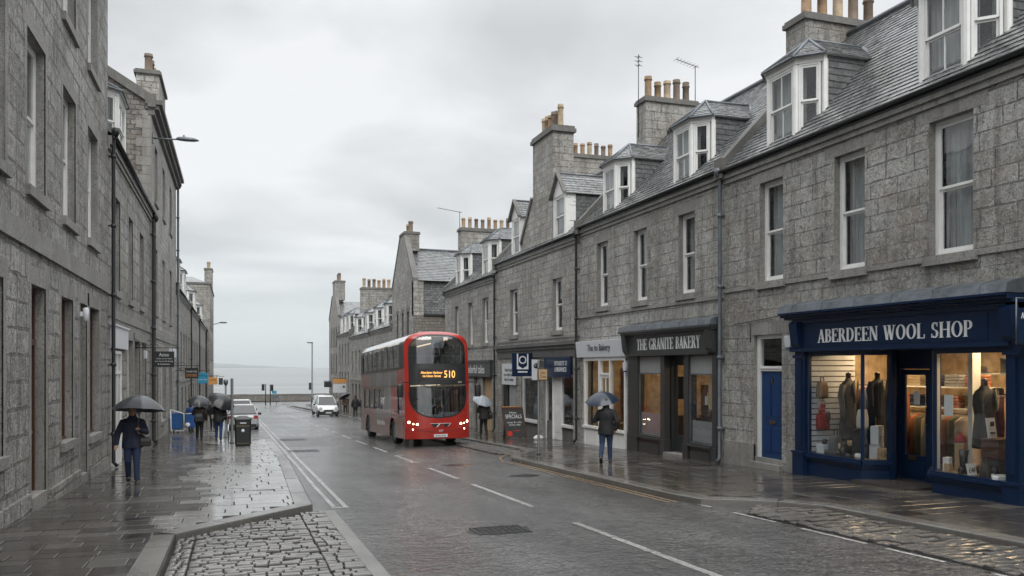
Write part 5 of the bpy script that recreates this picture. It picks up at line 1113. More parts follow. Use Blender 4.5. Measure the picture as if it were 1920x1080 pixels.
# ---------------- blue house door and alarm
m = MB(); p = front(1, XR + .1, 16.3, 17.4); W_ = 1.1; p.box(m, 0, .09, -.42, 2.68, -.1, 0); p.box(m, W_ - .13, W_, -.42, 2.68, -.1, 0); p.box(m, .09, W_ - .13, 2.58, 2.68, -.1, 0); p.box(m, .09, W_ - .13, 1.86, 1.92, -.1, .03); p.box(m, .09, W_ - .13, 1.8, 1.86, -.1, .0)
fr_ = m.build('door_frame', 'white', r1); m = MB(); p.box(m, .09, W_ - .13, -.3, 1.8, -.09, -.04)
for u0, u1 in ((.17, .48), (.58, .89)):
    for z0, z1 in ((-.15, .45), (.7, 1.68)): p.box(m, u0, u1, z0, z1, -.04, -.025); p.box(m, u0 + .03, u1 - .03, z0 + .03, z1 - .03, -.025, -.018)
m.build('door', 'blued', fr_); m = MB(); p.quad(m, .09, W_ - .13, 1.92, 2.58, -.05); m.build('fanlight', 'glass', fr_); m = MB(); p.box(m, .41, .65, .53, .61, -.04, -.02); p.box(m, .51, .55, 1.5, 1.62, -.04, -.01); m.build('letterbox', 'brass', fr_)
m = MB(); m.box(XR - .12, XR + .3, 16.25, 17.45, -.9, -.405); m.box(XR + .02, XR + .28, 16.31, 17.39, -.42, -.3); m.build('doorstep', 'dress', r1)
for a, b in ((15.62, 16.05), (17.4, 18.6)): m = MB(); m.box(XR - .07, XR + .05, a, b, -.9, .01); m.build('plinth', 'dress', r1)
def alarm(x, y, z, label, w_=.26):
    t = thing('burglar_alarm', label, 'alarm box', (x, y, z)); m = MB()
    m.prism([(x - .09, y - w_ / 2, z + .14), (x - .09, y + w_ / 2, z + .14), (x - .09, y + w_ / 2 - .01, z - .02), (x - .09, y + w_ * .32, z - .14), (x - .09, y - w_ * .32, z - .14), (x - .09, y - w_ / 2 + .01, z - .02)], (.09, 0, 0)); m.build('casing', 'signw', t, bevel=.02)
    m = MB(); m.prism([(x - .085, y + w_ * .3, z - .1), (x - .085, y + w_ * .25, z - .17), (x - .085, y - w_ * .25, z - .17), (x - .085, y - w_ * .3, z - .1)], (.085, 0, 0)); m.build('blue_base', 'blued', t)
alarm(XR, 15.98, 2.48, 'white alarm box between the blue house door and the wool shop')
# ---------------- granite bakery (charcoal)
rm2 = room(r2, 'shop_interior', 12.45, 15.5, 18.98, 24.0, -.75, 2.3, lamps=[(13.4, 22.6, .2, .9), (13.4, 19.9, .2, .9), (14.4, 21.5, .2, 1.2)], power=15)
m = MB(); X1 = 11.92
m.box(X1, 12.2, 18.92, 24.1, 2.27, 2.9); m.box(X1 - .03, 12.2, 19.15, 23.85, 2.24, 2.29); m.box(X1 - .14, 12.15, 18.85, 24.2, 2.9, 2.96); m.box(X1 - .2, 12.15, 18.83, 24.25, 2.96, 3.02)
for ya in (18.9, 23.85): m.prism([(X1 - .16, ya, 2.9), (X1 - .1, ya, 2.4), (X1 - .02, ya, 2.3), (X1 + .05, ya, 2.3), (X1 + .05, ya, 2.9)], (0, .26, 0))
for ya, yb in ((18.9, 19.12), (20.35, 20.58), (21.7, 21.93), (23.4, 24.06)): m.box(12.0, 12.24, ya, yb, -.95, 2.27); m.box(11.97, 12.2, ya - .02, yb + .02, -.95, -.25)
for ya, yb in ((19.12, 20.35), (21.93, 23.4)): m.box(12.03, 12.2, ya, yb, -.95, -.3); m.box(12.0, 12.05, ya + .12, yb - .12, -.75, -.42); m.box(11.94, 12.2, ya, yb, -.3, -.25); m.box(11.98, 12.2, ya, yb, -.25, -.2); m.box(12.06, 12.12, ya, yb, 2.2, 2.27)
m.box(12.36, 12.42, 20.58, 21.7, 1.95, 2.3)
m.face([(12.2, 20.58, -.9), (12.42, 20.58, -.9), (12.42, 20.58, 2.27), (12.2, 20.58, 2.27)]); m.face([(12.2, 21.7, -.9), (12.42, 21.7, -.9), (12.42, 21.7, 2.27), (12.2, 21.7, 2.27)])
m.box(12.37, 12.41, 20.585, 21.695, -.72, -.1); m.box(12.37, 12.41, 20.585, 20.67, -.1, 1.95); m.box(12.37, 12.41, 21.6, 21.695, -.1, 1.95)
sf = m.build('shopfront', 'char', r2)
for ya, yb in ((19.14, 20.33), (21.95, 23.38)): m = MB(); m.box(12.07, 12.09, ya, yb, 1.72, 2.2); m.build('blank_transom_panel', 'frost', sf)
for ya, yb in ((19.14, 20.33), (21.95, 23.38)): m = MB(); m.box(12.1, 12.105, ya + .05, yb - .05, -.16, .42 if ya < 20 else .5); m.build('frosted_lower_glass', 'frost', sf)
m = MB(); m.face([(12.08, 19.12, -.2), (12.08, 20.35, -.2), (12.08, 20.35, 1.72), (12.08, 19.12, 1.72)]); m.face([(12.08, 21.93, -.2), (12.08, 23.4, -.2), (12.08, 23.4, 1.72), (12.08, 21.93, 1.72)]); m.face([(12.39, 20.67, -.1), (12.39, 21.6, -.1), (12.39, 21.6, 1.95), (12.39, 20.67, 1.95)]); m.build('shop_window', 'sglass', sf)
m = MB()
for ya, yb in ((19.12, 20.35), (21.93, 23.4)): m.box(12.05, 12.09, ya, ya + .035, -.2, 1.72); m.box(12.05, 12.09, yb - .035, yb, -.2, 1.72); m.box(12.05, 12.09, ya, yb, 1.68, 1.72); m.box(12.05, 12.09, ya, yb, -.2, -.17)
m.build('window_bead', 'lead', sf)
serif_line(sf, 'THE GRANITE BAKERY', (X1, 23.28, 2.42), (0, -1, 0), (0, 0, 1), (-1, 0, 0), .34, 3.72)
m = MB(); m.prism([(X1 - .18, 18.82, 3.02), (X1 - .15, 18.82, 3.16), (X1 - .04, 18.82, 3.2), (12.1, 18.82, 3.26), (12.1, 18.82, 3.02)], (0, 5.45, 0)); 
for i in range(5): m.prism([(X1 - .188, 19.4 + i, 3.02), (X1 - .158, 19.4 + i, 3.165), (X1 - .04, 19.4 + i, 3.21), (12.1, 19.4 + i, 3.27), (12.1, 19.4 + i, 3.2)], (0, .04, 0))
m.build('lead_flashing', 'lead', sf)
m = MB(); m.box(11.95, 12.36, 20.6, 21.68, gz(21) - .02, gz(21) + .08); m.build('doorstep', 'dress', r2)
t = thing('bakery_counter', 'dark bakery counter with loaves seen through the bakery door', 'counter', (13.6, 21.5, -.75)); m = MB(); m.box(13.4, 14.0, 19.3, 23.6, -.75, .3); m.box(13.35, 14.05, 19.25, 23.65, .3, .35); m.build('counter', 'brown', t)
for i in range(8): loose('loaf', '%s loaf of bread along the bakery counter from the downpipe side' % ['first', 'second', 'third', 'fourth', 'fifth', 'sixth', 'seventh', 'eighth'][i], 'bread', lambda m: m.loft([[(math.cos(q) * .07 * w_, y, .06 + math.sin(q) * .06 * w_) for q in [2 * math.pi * j / 10 for j in range(10)]] for y, w_ in ((-.13, .4), (-.1, .9), (0, 1.05), (.1, .9), (.13, .4))]), [colm('crust', (.34, .17, .06))], 13.55, 19.6 + i * .5, .35, R(20 * i), 'loaves on the bakery counter')
t = thing('menu_board', 'dark chalk menu board on the bakery back wall', 'menu board', (15.4, 22.4, 1.2)); m = MB(); m.box(15.42, 15.46, 21.0, 23.6, .7, 1.7); m.build('board', 'dark', t)
m = MB(); 
for i in range(7): m.box(15.4, 15.418, 21.15 + .05 * (i % 3), 22.2 - .1 * (i % 2), .82 + i * .115, .85 + i * .115); m.box(15.4, 15.418, 22.4 + .05 * (i % 2), 23.4 - .12 * (i % 3), .82 + i * .115, .85 + i * .115)
m.build('chalk_lines', 'letter', t)
m = MB(); m.box(12.13, 12.14, 19.17, 19.5, .75, 1.62); tag(m.build('window_poster', 'tan'), 'orange poster inside the right bakery window', 'poster')
loose('carrier_bag', 'white handled paper bag standing in the right bakery window', 'bag', lambda m: (m.box(-.09, .09, -.05, .05, 0, .24), m.tube([(-.04, 0, .24), (-.03, 0, .33), (.03, 0, .33), (.04, 0, .24)], .008, 5)), ['paper'], 12.45, 20.0, .85)
t = thing('window_shelf', 'dark shelf of jars inside the right bakery window', 'shelf', (12.6, 19.8, .0)); m = MB()
for z in (.5, .82): m.box(12.4, 12.75, 19.2, 20.3, z, z + .025)
m.box(12.4, 12.75, 20.3, 20.33, -.4, 1.4); m.build('shelf_board', 'brown', t)
for j in range(5): loose('jar', '%s glass jar on the bakery window shelf' % ['first', 'second', 'third', 'fourth', 'fifth'][j], 'jar', lambda m: (m.lathe((0, 0, 0), [(.05, 0), (.055, .02), (.055, .12), (.04, .14)], 12), m.lathe((0, 0, .14), [(.045, 0), (.045, .025), (0, .026)], 12, 1)), [colm('jar_amber', (.2, .1, .03), .15), 'signw'], 12.55, 19.35 + j * .19, .525, 0, 'jars in the bakery window')
# ---------------- white bakery
rm3 = room(r2, 'shop_interior', 12.4, 15.5, 24.4, 27.7, -.95, 2.3, lamps=[(13.5, 26.2, .2, 1.2)], power=16)
m = MB(); p = front(1, 12.05, 24.35, 27.75); W_ = 3.4
for u0, u1 in ((0, .12), (1.15, 1.25), (2.0, 2.14), (3.28, 3.4)): p.box(m, u0, u1, -1.0, 2.2, -.12, 0)
p.box(m, 0, W_, 2.12, 2.24, -.12, .01); p.box(m, .12, 1.15, -1, -.28, -.1, -.02); p.box(m, .12, 1.15, -.28, -.2, -.12, .05); p.box(m, 2.14, 3.28, -1, -.28, -.1, -.02); p.box(m, 2.14, 3.4, -.28, -.2, -.12, .06); p.box(m, 2.25, 3.2, -.88, -.4, -.02, .0)
p.box(m, 1.25, 2.0, 1.62, 1.7, -.12, 0); p.box(m, 1.25, 1.33, -.95, 1.62, -.1, -.03); p.box(m, 1.92, 2.0, -.95, 1.62, -.1, -.03); p.box(m, 1.33, 1.92, -.95, -.15, -.09, -.04); p.box(m, 1.33, 1.92, 1.52, 1.62, -.09, -.03); p.box(m, 1.6, 1.65, -.15, 1.52, -.08, -.04)
sf = m.build('shopfront', 'white', r2); m = MB(); p.quad(m, .12, 1.15, -.2, 2.12, -.06); p.quad(m, 2.14, 3.28, -.2, 2.12, -.06); p.quad(m, 1.33, 1.92, -.15, 2.12, -.065); m.build('shop_window', 'sglass', sf)
m = MB(); m.prism([(11.98, 24.25, 2.24), (11.93, 24.25, 2.82), (12.1, 24.25, 2.82), (12.1, 24.25, 2.24)], (0, 4.0, 0)); sb = m.build('sign_board', 'signw', r2, bevel=.01)
words('Thai to Bakery'.replace('Thai', 'Thu'), 'lettering', 'char', r2, (11.94, 26.25, 2.54), (0, -1, 0), (0, 0, 1), .3, 1.9, .004)
alarm(12.0, 24.2, 1.9, 'small white alarm box beside the white shop door', .2)
for i, (y, z) in enumerate(((25.9, .0), (26.6, .0), (27.2, .0))): loose('bread_basket', '%s wicker basket in the white shop window' % ['right hand', 'middle', 'left hand'][i], 'basket', lambda m: m.lathe((0, 0, 0), [(.14, 0), (.2, .16), (.21, .17), (.18, .16), (.12, .03)], 14), ['tan'], 12.6, y, z - .2, 0, 'baskets in the white shop window')
t = thing('bread_shelves', 'wooden bread shelves across the back of the white shop', 'shelves', (13.6, 26, -.9)); m = MB()
for z in (-.1, .45, 1.0, 1.5): m.box(13.5, 13.9, 24.9, 27.5, z, z + .03)
for y in (24.9, 26.2, 27.5): m.box(13.5, 13.9, y, y + .04, -.9, 1.9)
m.build('rack', 'brown', t)
for i in range(12): loose('loaf', '%s loaf on the %s board of the white shop shelves' % (('left', 'middle left', 'middle right', 'right')[i % 4], ('low', 'middle', 'top')[i // 4]), 'bread', lambda m: m.lathe((0, 0, 0), [(.1, 0), (.14, .04), (.12, .1), (0, .13)], 10), [colm('crust', (.34, .17, .06)), ], 13.65, 27.2 - (i % 4) * .66, (-.07, .48, 1.03)[i // 4], 0, 'loaves on the white shop shelves')
m = MB(); m.tube([(12.06, 18.2, 2.98), (12.06, 17.55, 3.02), (12.06, 17.5, 3.0), (12.06, 17.48, 2.5)], .012, 5); m.tube([(12.06, 17.5, 3.02), (12.06, 15.9, 3.12)], .012, 5); m.build('cable', 'black', r1)
m = MB(); m.box(13.2, 13.24, 22.3, 23.0, .9, 1.6); tag(m.build('wall_print', 'dark'), 'dark framed print hanging inside the left bakery window', 'picture')
# ---------------- the house with the wallhead chimney: two windows, door, blue signs
m = MB(); p = front(1, 12.18, 28.85, 32.0)                 # right shop: window, white door
for u0, u1 in ((0, .1), (1.35, 1.5), (2.3, 2.4), (3.05, 3.15)): p.box(m, u0, u1, -1.3, 1.62, -.1, 0)
p.box(m, .1, 1.35, -.45, -.35, -.12, .08); p.box(m, .1, 1.35, 1.5, 1.62, -.1, 0); p.box(m, 1.5, 2.3, -1.0, 1.62, -.1, -.05); p.box(m, 1.6, 2.2, -.7, .2, -.05, -.035); p.box(m, 1.6, 2.2, .45, 1.45, -.05, -.035)
sf = m.build('shopfront', 'white', r3); m = MB(); p.quad(m, .1, 1.35, -.35, 1.5, -.05); p.quad(m, 2.4, 3.05, -.9, 1.6, -.05); m.build('shop_window', 'glass', sf)
m = MB(); p.box(m, 0, 1.45, -1.3, -.45, -.1, -.02); m.build('stall_riser', 'dress2', sf)
m = MB(); p.box(m, 2.4, 3.15, -1.35, -.3, -.1, -.02); m.build('stall_riser', 'dress2', sf)
m = MB(); p.box(m, -.05, 3.2, 1.62, 2.3, -.05, .06); m.build('blank_panel', 'mould', sf)
m = MB(); m.box(12.0, 12.06, 28.95, 31.7, 1.5, 2.28); sb = m.build('sign_board', 'blue', r3, bevel=.01)
words('TRAVEL MADE EASY\n& INSURANCES'.replace('TRAVEL MADE EASY', 'TAYS ROUTE TO').replace('INSURANCES', 'INSURANCES'), 'lettering', 'letter', r3, (11.995, 29.9, 1.92), (0, -1, 0), (0, 0, 1), .42, 1.35, .003)
m = MB(); p = front(1, 12.18, 32.55, 34.9)
for u0, u1 in ((0, .14), (2.2, 2.35)): p.box(m, u0, u1, -1.3, 1.55, -.1, 0)
p.box(m, .14, 2.2, 1.4, 1.55, -.1, 0); p.box(m, .14, 2.2, -.5, -.38, -.12, .08); sf = m.build('shopfront', 'white', r3); m = MB(); p.quad(m, .14, 2.2, -.38, 1.4, -.05); m.build('shop_window', 'glass', sf); m = MB(); p.box(m, 0, 2.35, -1.4, -.5, -.1, -.02); m.build('stall_riser', 'dress2', sf); m = MB(); p.box(m, 0, 2.35, 1.55, 2.3, -.1, .0); m.build('blank_panel', 'dress2', sf)
for i, y in enumerate((33.2, 34.1)): loose('glass_vase', '%s pale blue vase in the window under the square blue sign' % ['right', 'left'][i], 'vase', lambda m: m.lathe((0, 0, 0), [(.1, 0), (.16, .2), (.17, .5), (.06, .8), (.1, .95)], 14), [colm('pale_blue_glaze', (.25, .32, .4), .2)], 12.6, y, -.35)
for i, y in enumerate((29.4, 29.9)): loose('glass_vase', '%s tall pale figure vase in the window by the white bakery' % ['right', 'left'][i], 'vase', lambda m: m.lathe((0, 0, 0), [(.1, 0), (.07, .3), (.13, .6), (.13, .85), (.05, 1.0), (.07, 1.2)], 14), [colm('pale_blue_glaze', (.25, .32, .4), .2)], 12.6, y, -.3)
m = MB(); m.box(12.2, 12.3, 35.55, 37.7, -1.6, 1.95, 0); m.box(12.15, 12.2, 36.9, 37.0, -1.3, 1.9, 0); m.build('door', 'dark', r3)
m = MB(); m.box(12.12, 12.3, 35.55, 36.55, -1.5, 1.3, 0); m.build('side_panel', 'frost', r3)
t = thing('notice_board', 'white handwritten notice board over the dark doorway', 'notice board', (12.0, 36.3, 1.6)); m = MB(); m.box(12.0, 12.04, 35.35, 37.35, 1.08, 2.05); m.build('board', 'signw', t)
words('Hand made\nto order here\nteas & cakes', 'lettering', 'char', t, (11.995, 36.3, 1.55), (0, -1, 0), (0, 0, 1), .6, 1.5, .003)
t = thing('projecting_sign', 'square blue sign with a white ring emblem hanging over the pavement', 'sign', (11.9, 33.4, 1.8)); m = MB(); m.box(11.15, 12.1, 33.28, 33.32, 1.5, 2.48); m.build('board', 'blue', t, bevel=.01)
m = MB()
for i in range(28):
    a, b = 2 * math.pi * i / 28, 2 * math.pi * (i + 1) / 28; q = lambda t_, r_: (11.62 + r_ * math.cos(t_), 33.276, 2.2 + r_ * math.sin(t_)); m.prism([q(a, .17), q(b, .17), q(b, .12), q(a, .12)], (0, -.006, 0))
m.box(11.36, 11.42, 33.27, 33.278, 1.8, 2.46); m.box(11.82, 11.88, 33.27, 33.278, 1.8, 2.46); m.prism([(11.42, 33.277, 1.95), (11.62, 33.277, 1.83), (11.82, 33.277, 1.95), (11.82, 33.277, 1.8), (11.42, 33.277, 1.8)], (0, -.006, 0)); m.box(11.4, 11.84, 33.27, 33.278, 1.66, 1.72); m.build('emblem', 'letter', t)
m = MB(); m.tube([(12.1, 33.3, 2.5), (11.1, 33.3, 2.5)], .015, 6); m.build('bracket', 'black', t)
t = thing('projecting_sign', 'narrow white tag sign with a dark disc beside the long blue sign', 'sign', (11.9, 31.2, 1.8)); m = MB(); m.box(11.5, 11.85, 31.78, 31.82, 1.35, 2.2); m.build('board', 'signw', t, bevel=.02); m = MB(); m.lathe((0, 0, 0), [(.0, 0), (.11, 0), (.11, .008), (.0, .008)], 18); m.v = [(11.675 + a, 31.78 - c, 1.95 + b) for a, b, c in m.v]; m.build('emblem', 'char', t); m = MB(); m.tube([(12.1, 31.8, 2.22), (11.45, 31.8, 2.22)], .015, 6); m.build('bracket', 'black', t)
# ---------------- dark grey shop of the three-window house
t = r4; m = MB(); m.box(11.95, 12.1, 39.15, 47.2, 1.4, 2.15); m.box(11.9, 12.1, 39.1, 47.3, 2.15, 2.25); m.build('sign_board', 'char', r4)
words('Wonderful tales', 'lettering', 'letter', r4, (11.945, 42.2, 1.78), (0, -1, 0), (0, 0, 1), .42, 4.2, .004)
m = MB(); p = front(1, 12.22, 39.3, 40.9); p.box(m, 0, 1.6, -1.7, 1.35, -.06, 0); m.build('door', 'tan', r4); m = MB(); p = front(1, 12.22, 41.9, 42.5); p.box(m, 0, .6, -1.7, 1.35, -.06, 0); m.build('door', 'dark', r4)
# ================================================================== street furniture
def lathe_at(m, c, prof, n=12, mi=0): m.lathe(c, prof, n, mi)
t = thing('street_lamp', 'grey street lamp on a bracket from the tall left house', 'street lamp', (XL, 36.5, 11.2))
m = MB(); m.tube([(-3.2, 36.5, 11.2), (-2.15, 36.5, 11.23)], .03, 8); m.box(-3.22, -3.15, 36.38, 36.62, 11.0, 11.4); m.build('bracket', 'lead', t)
m = MB(); m.loft([[(x, 36.5 + w_ * math.cos(q), 11.24 + h * math.sin(q) * (1 if math.sin(q) > 0 else .5)) for q in [2 * math.pi * j / 14 for j in range(14)]] for x, w_, h in ((-2.3, .03, .04), (-2.2, .1, .1), (-1.95, .15, .13), (-1.6, .14, .1), (-1.42, .06, .03))]); m.lathe((-2.0, 36.5, 11.36), [(.03, 0), (.03, .07), (.0, .08)], 8); m.build('lamp_head', 'lead', t)
t = thing('street_lamp', 'tiny far street lamp on the end house over the sea', 'street lamp', (-2.75, 116, 7.6))
m = MB(); m.tube([(-2.75, 116, 7.5), (-1.9, 116, 7.75)], .05, 6); m.build('bracket', 'lead', t); m = MB(); m.loft([[(x, 116 + w_ * math.cos(q), 7.78 + w_ * .7 * math.sin(q)) for q in [2 * math.pi * j / 8 for j in range(8)]] for x, w_ in ((-2.0, .06), (-1.7, .17), (-1.2, .16), (-1.0, .04))]); m.build('lamp_head', 'lead', t)
def hsign(name, label, x0, x1, y, z0, z1, mat, text=None, tm='letter', bx=None, hh=.3, octo=0, scroll=True, wall=-3.2):
    t = thing(name, label, 'sign', (x0, y, z0)); m = MB(); c = octo
    pts = [(x0 + c, z0), (x1 - c, z0), (x1, z0 + c), (x1, z1 - c), (x1 - c, z1), (x0 + c, z1), (x0, z1 - c), (x0, z0 + c)] if c else [(x0, z0), (x1, z0), (x1, z1), (x0, z1)]
    m.prism([(a, y, b) for a, b in pts], (0, .05, 0)); m.build('board', mat, t, bevel=.008)
    for i, (tx, h_, z_, w_, tm2) in enumerate(text or []): words(tx, 'lettering', tm2, t, ((x0 + x1) / 2, y - .004, z_), (1, 0, 0), (0, 0, 1), h_, w_, .003)
    m = MB(); zb = z1 + .12; m.tube([(wall, y + .025, zb), (x1 + .08, y + .025, zb)], .016, 6); m.tube([(x0 + .06, y + .025, zb), (x0 + .06, y + .025, z1 - .01)], .008, 5); m.tube([(x1 - .06, y + .025, zb), (x1 - .06, y + .025, z1 - .01)], .008, 5)
    if scroll: m.tube([(wall + (x1 - wall) * (.1 + .5 * i / 14) + .0, y + .025, zb + .05 + .1 * abs(math.sin(i * .45))) for i in range(15)], .012, 5); m.tube([(wall, y + .025, zb + .3), (wall + .35, y + .025, zb + .02)], .012, 5)
    m.build('bracket', 'black', t); return t
hsign('hanging_sign', 'black lettered sign hanging from a scrolled bracket on the left', -2.63, -1.98, 30.5, 1.9, 2.43, 'black', [('Acous', .12, 2.32, .3, 'letter'), ('Today we are open', .05, 2.18, .5, 'letter'), ('tea, house & dining', .055, 2.09, .56, 'letter'), ('& downstairs', .05, 2.0, .38, 'letter')])
M['signb'] = plain('turquoise_sign', (.03, .28, .45), .4); M['signo'] = plain('orange_sign', (.62, .3, .08), .5)
hsign('hanging_sign', 'black hanging sign with an orange lower line', -2.36, -1.74, 44, 1.33, 1.86, 'black', [('Craobh Cafe', .09, 1.68, .5, 'letter'), ('OYSTERS', .13, 1.48, .5, 'signo')])
hsign('hanging_sign', 'turquoise eight-sided hanging sign on the left', -2.03, -1.45, 50, .95, 1.58, 'signb', [('Fishing', .14, 1.4, .45, 'blue'), ('tackle shop', .1, 1.18, .5, 'letter')], octo=.12)
hsign('hanging_sign', 'orange square hanging sign farthest down the left side', -1.72, -1.14, 60, .7, 1.2, 'signo', [('HOTEL', .12, 1.0, .4, 'brown')], scroll=False)
hsign('hanging_sign', 'small dark hanging sign just beyond the orange one', -1.1, -.82, 61.5, .65, 1.12, 'char', scroll=False)
t = thing('wall_sign', 'white fascia board over the dark doorway of the tall left house', 'sign', (-3.1, 46, 2.5)); m = MB(); m.box(-3.1, -3.2, 45.3, 49.5, 2.42, 2.9); m.build('board', 'signw', t)
t = thing('projecting_sign', 'far white and orange shop sign on the right beyond the bus', 'sign', (11, 96, .5)); m = MB(); m.box(10.6, 12.1, 96, 96.1, -1.05, .5, 0); m.box(10.6, 12.1, 95.95, 96.05, .05, .55, 1); m.build('board', ['signw', 'signo'], t)
m = MB(); m.lathe((0, 0, 0), [(0, 0), (.14, 0), (.14, .02), (0, .02)], 12); m.v = [(11.8 + a, 95.98 - c, -.35 + b) for a, b, c in m.v]; m.build('emblem', 'char', t); m = MB(); m.tube([(12.1, 96.05, .6), (10.5, 96.05, .6)], .03, 5); m.build('bracket', 'black', t)
t = thing('projecting_sign', 'dark square sign jutting from the last right house against the sea', 'sign', (11, 112, 0)); m = MB(); m.box(11.2, 12.1, 112, 112.1, -.8, -.05); m.build('board', 'char', t); m = MB(); m.tube([(12.1, 112.05, .02), (11.1, 112.05, .02)], .04, 5); m.build('bracket', 'black', t)
# litter bin
bx, by = .27, 32.3; bz = gz(by)
t = thing('litter_bin', 'black street litter bin with a gold band at the pavement edge', 'litter bin', (bx, by, bz)); W_ = .3
sq = lambda w, z, c=.05: [(bx + a * w, by + b * w, bz + z) for a, b in ((-1, -.8), (-.8, -1), (.8, -1), (1, -.8), (1, .8), (.8, 1), (-.8, 1), (-1, .8))]
m = MB(); m.loft([sq(.26, 0), sq(.26, .06), sq(.28, .08), sq(.29, .74)], sm=False); m.build('body', 'black', t)
m = MB(); m.loft([sq(.295, .75), sq(.295, .79)], sm=False); m.build('gold_band', 'brass', t)
m = MB(); m.loft([sq(.287, .12), sq(.289, .15)], sm=False); m.build('gold_band', 'brass', t)
m = MB(); m.loft([sq(.29, .79), sq(.29, .98), sq(.32, 1.0), sq(.31, 1.04), sq(.12, 1.13)], sm=False); hd = m.build('hood', 'black', t)
m = MB(); m.box(bx - .19, bx + .19, by - .297, by - .285, bz + .84, bz + .93); m.build('slot', 'dark', hd); m = MB(); m.box(bx - .1, bx + .12, by - .3, by - .294, bz + .86, bz + .9); m.build('label_plate', 'signw', hd)
m = MB(); m.lathe((0, 0, 0), [(0, 0), (.06, 0), (.06, .006), (0, .006)], 14); m.v = [(bx + a, by - .296 - c, bz + .6 + b) for a, b, c in m.v]; m.build('crest', 'signw', t)
# posts
def post(label, x, y, h, r, mat, head=None):
    z = gz(y); t = thing('signpost', label, 'post', (x, y, z)); m = MB(); m.lathe((x, y, z), [(r * 1.6, 0), (r * 1.6, .04), (r, .06), (r, h), (0, h + .02)], 10); m.build('pole', mat, t)
    if head: m = MB(); head(m, x, y, z + h); m.build('head', mat, t)
    return t
post('thick dark post behind the left litter bin', -.12, 34.4, 2.55, .055, 'char')
post('slim grey post with a small lamp head behind the umbrellas', -.4, 39, 2.6, .04, 'lead', lambda m, x, y, z: m.lathe((x, y, z - .25), [(.05, 0), (.1, .08), (.1, .22), (.04, .26)], 10))
px_, py_ = 8.72, 23.5; t = post('tall dark post with a small brown plate on the right pavement', px_, py_, 2.85, .04, 'char')
m = MB(); m.box(px_ - .05, px_ + .28, py_ - .055, py_ - .045, gz(py_) + 2.25, gz(py_) + 2.62, 0); m.box(px_ - .02, px_ + .25, py_ - .06, py_ - .055, gz(py_) + 2.28, gz(py_) + 2.59, 1); m.box(px_ + .02, px_ + .16, py_ - .055, py_ - .045, gz(py_) + 2.65, gz(py_) + 2.85, 0); m.build('plate', ['char', 'tan'], t)
words('Disc\nZone', 'lettering', 'brown', t, (px_ + .115, py_ - .062, gz(py_) + 2.43), (1, 0, 0), (0, 0, 1), .2, .2, .002)
# chalk board
ax, ay = 11.05, 32.6; az = gz(ay)
t = thing('chalkboard', 'leaning chalkboard pavement sign with red corner by the blue square sign', 'chalkboard', (ax, ay, az))
pl = lambda u, h, n=0: (ax + u - .12 * (h / 1.2), ay + n + .22 * (1 - h / 1.25) * -1 + 0.0, az + h)
def bpr(m, u0, u1, h0, h1, n0, n1, mi=0): m.poly([pl(u, h, n) for h in (h0, h1) for u, n in ((u0, n0), (u1, n0), (u1, n1), (u0, n1))], [(0, 3, 2, 1), (4, 5, 6, 7), (0, 1, 5, 4), (1, 2, 6, 5), (2, 3, 7, 6), (3, 0, 4, 7)], mi)
m = MB(); bpr(m, -.42, .42, .03, 1.22, 0, .03, 0); bpr(m, -.46, -.4, 0, 1.25, -.01, .04, 1); bpr(m, .4, .46, 0, 1.25, -.01, .04, 1); bpr(m, -.46, .46, 1.2, 1.27, -.01, .04, 1); m.build('board', ['char', 'brown'], t)
m = MB(); m.prism([(ax - .4, ay + .1, az + 1.15), (ax - .34, ay + .1, az + 1.15), (ax - .3, ay + .5, az), (ax - .36, ay + .5, az)], (.03, 0, 0)); m.prism([(ax + .2, ay + .1, az + 1.15), (ax + .26, ay + .1, az + 1.15), (ax + .4, ay + .5, az), (ax + .34, ay + .5, az)], (.03, 0, 0)); m.build('rear_frame', 'brown', t)
vv_ = Vector((-.1, .176, .98)).normalized()
for tx, h_, hh, ww in (('Hot', 1.06, .08, .3), ('SPECIALS', .9, .16, .7), ('soup & rolls\nevery day', .6, .2, .62)): 
    c_ = pl(0, h_, -.006); words(tx, 'lettering', 'letter', t, c_, (1, 0, 0), tuple(vv_), hh, ww, .002)
m = MB(); bpr(m, -.36, -.16, .1, .3, -.008, -.001); bpr(m, -.05, .2, .3, .33, -.008, -.001); m.build('red_flower_marks', colm('poster_red', (.5, .04, .02)), t)
m = MB(); 
for i in range(6): m.lathe((ax - .5 + .13 * i, ay + .02, az + 1.26), [(.06, 0), (.07, .03), (.03, .06), (0, .065)], 8)
tag(m.build('bread_rolls', colm('crust', (.34, .17, .06))), 'row of bread rolls set along the top of the chalkboard', 'bread rolls')
t = thing('paper_bag', 'crumpled white paper bag on the pavement near the tall dark post', 'paper bag', (11.4, 31.0, gz(31))); m = MB(); m.loft([[(11.5 + .22 * a * math.cos(q), 31 + .12 * a * math.sin(q) * (1 + .2 * math.sin(3 * q)), gz(31) + z) for q in [2 * math.pi * j / 9 for j in range(9)]] for a, z in ((.8, 0), (1, .06), (.8, .14), (.3, .18))], sm=False); m.build('bag', 'paper', t)
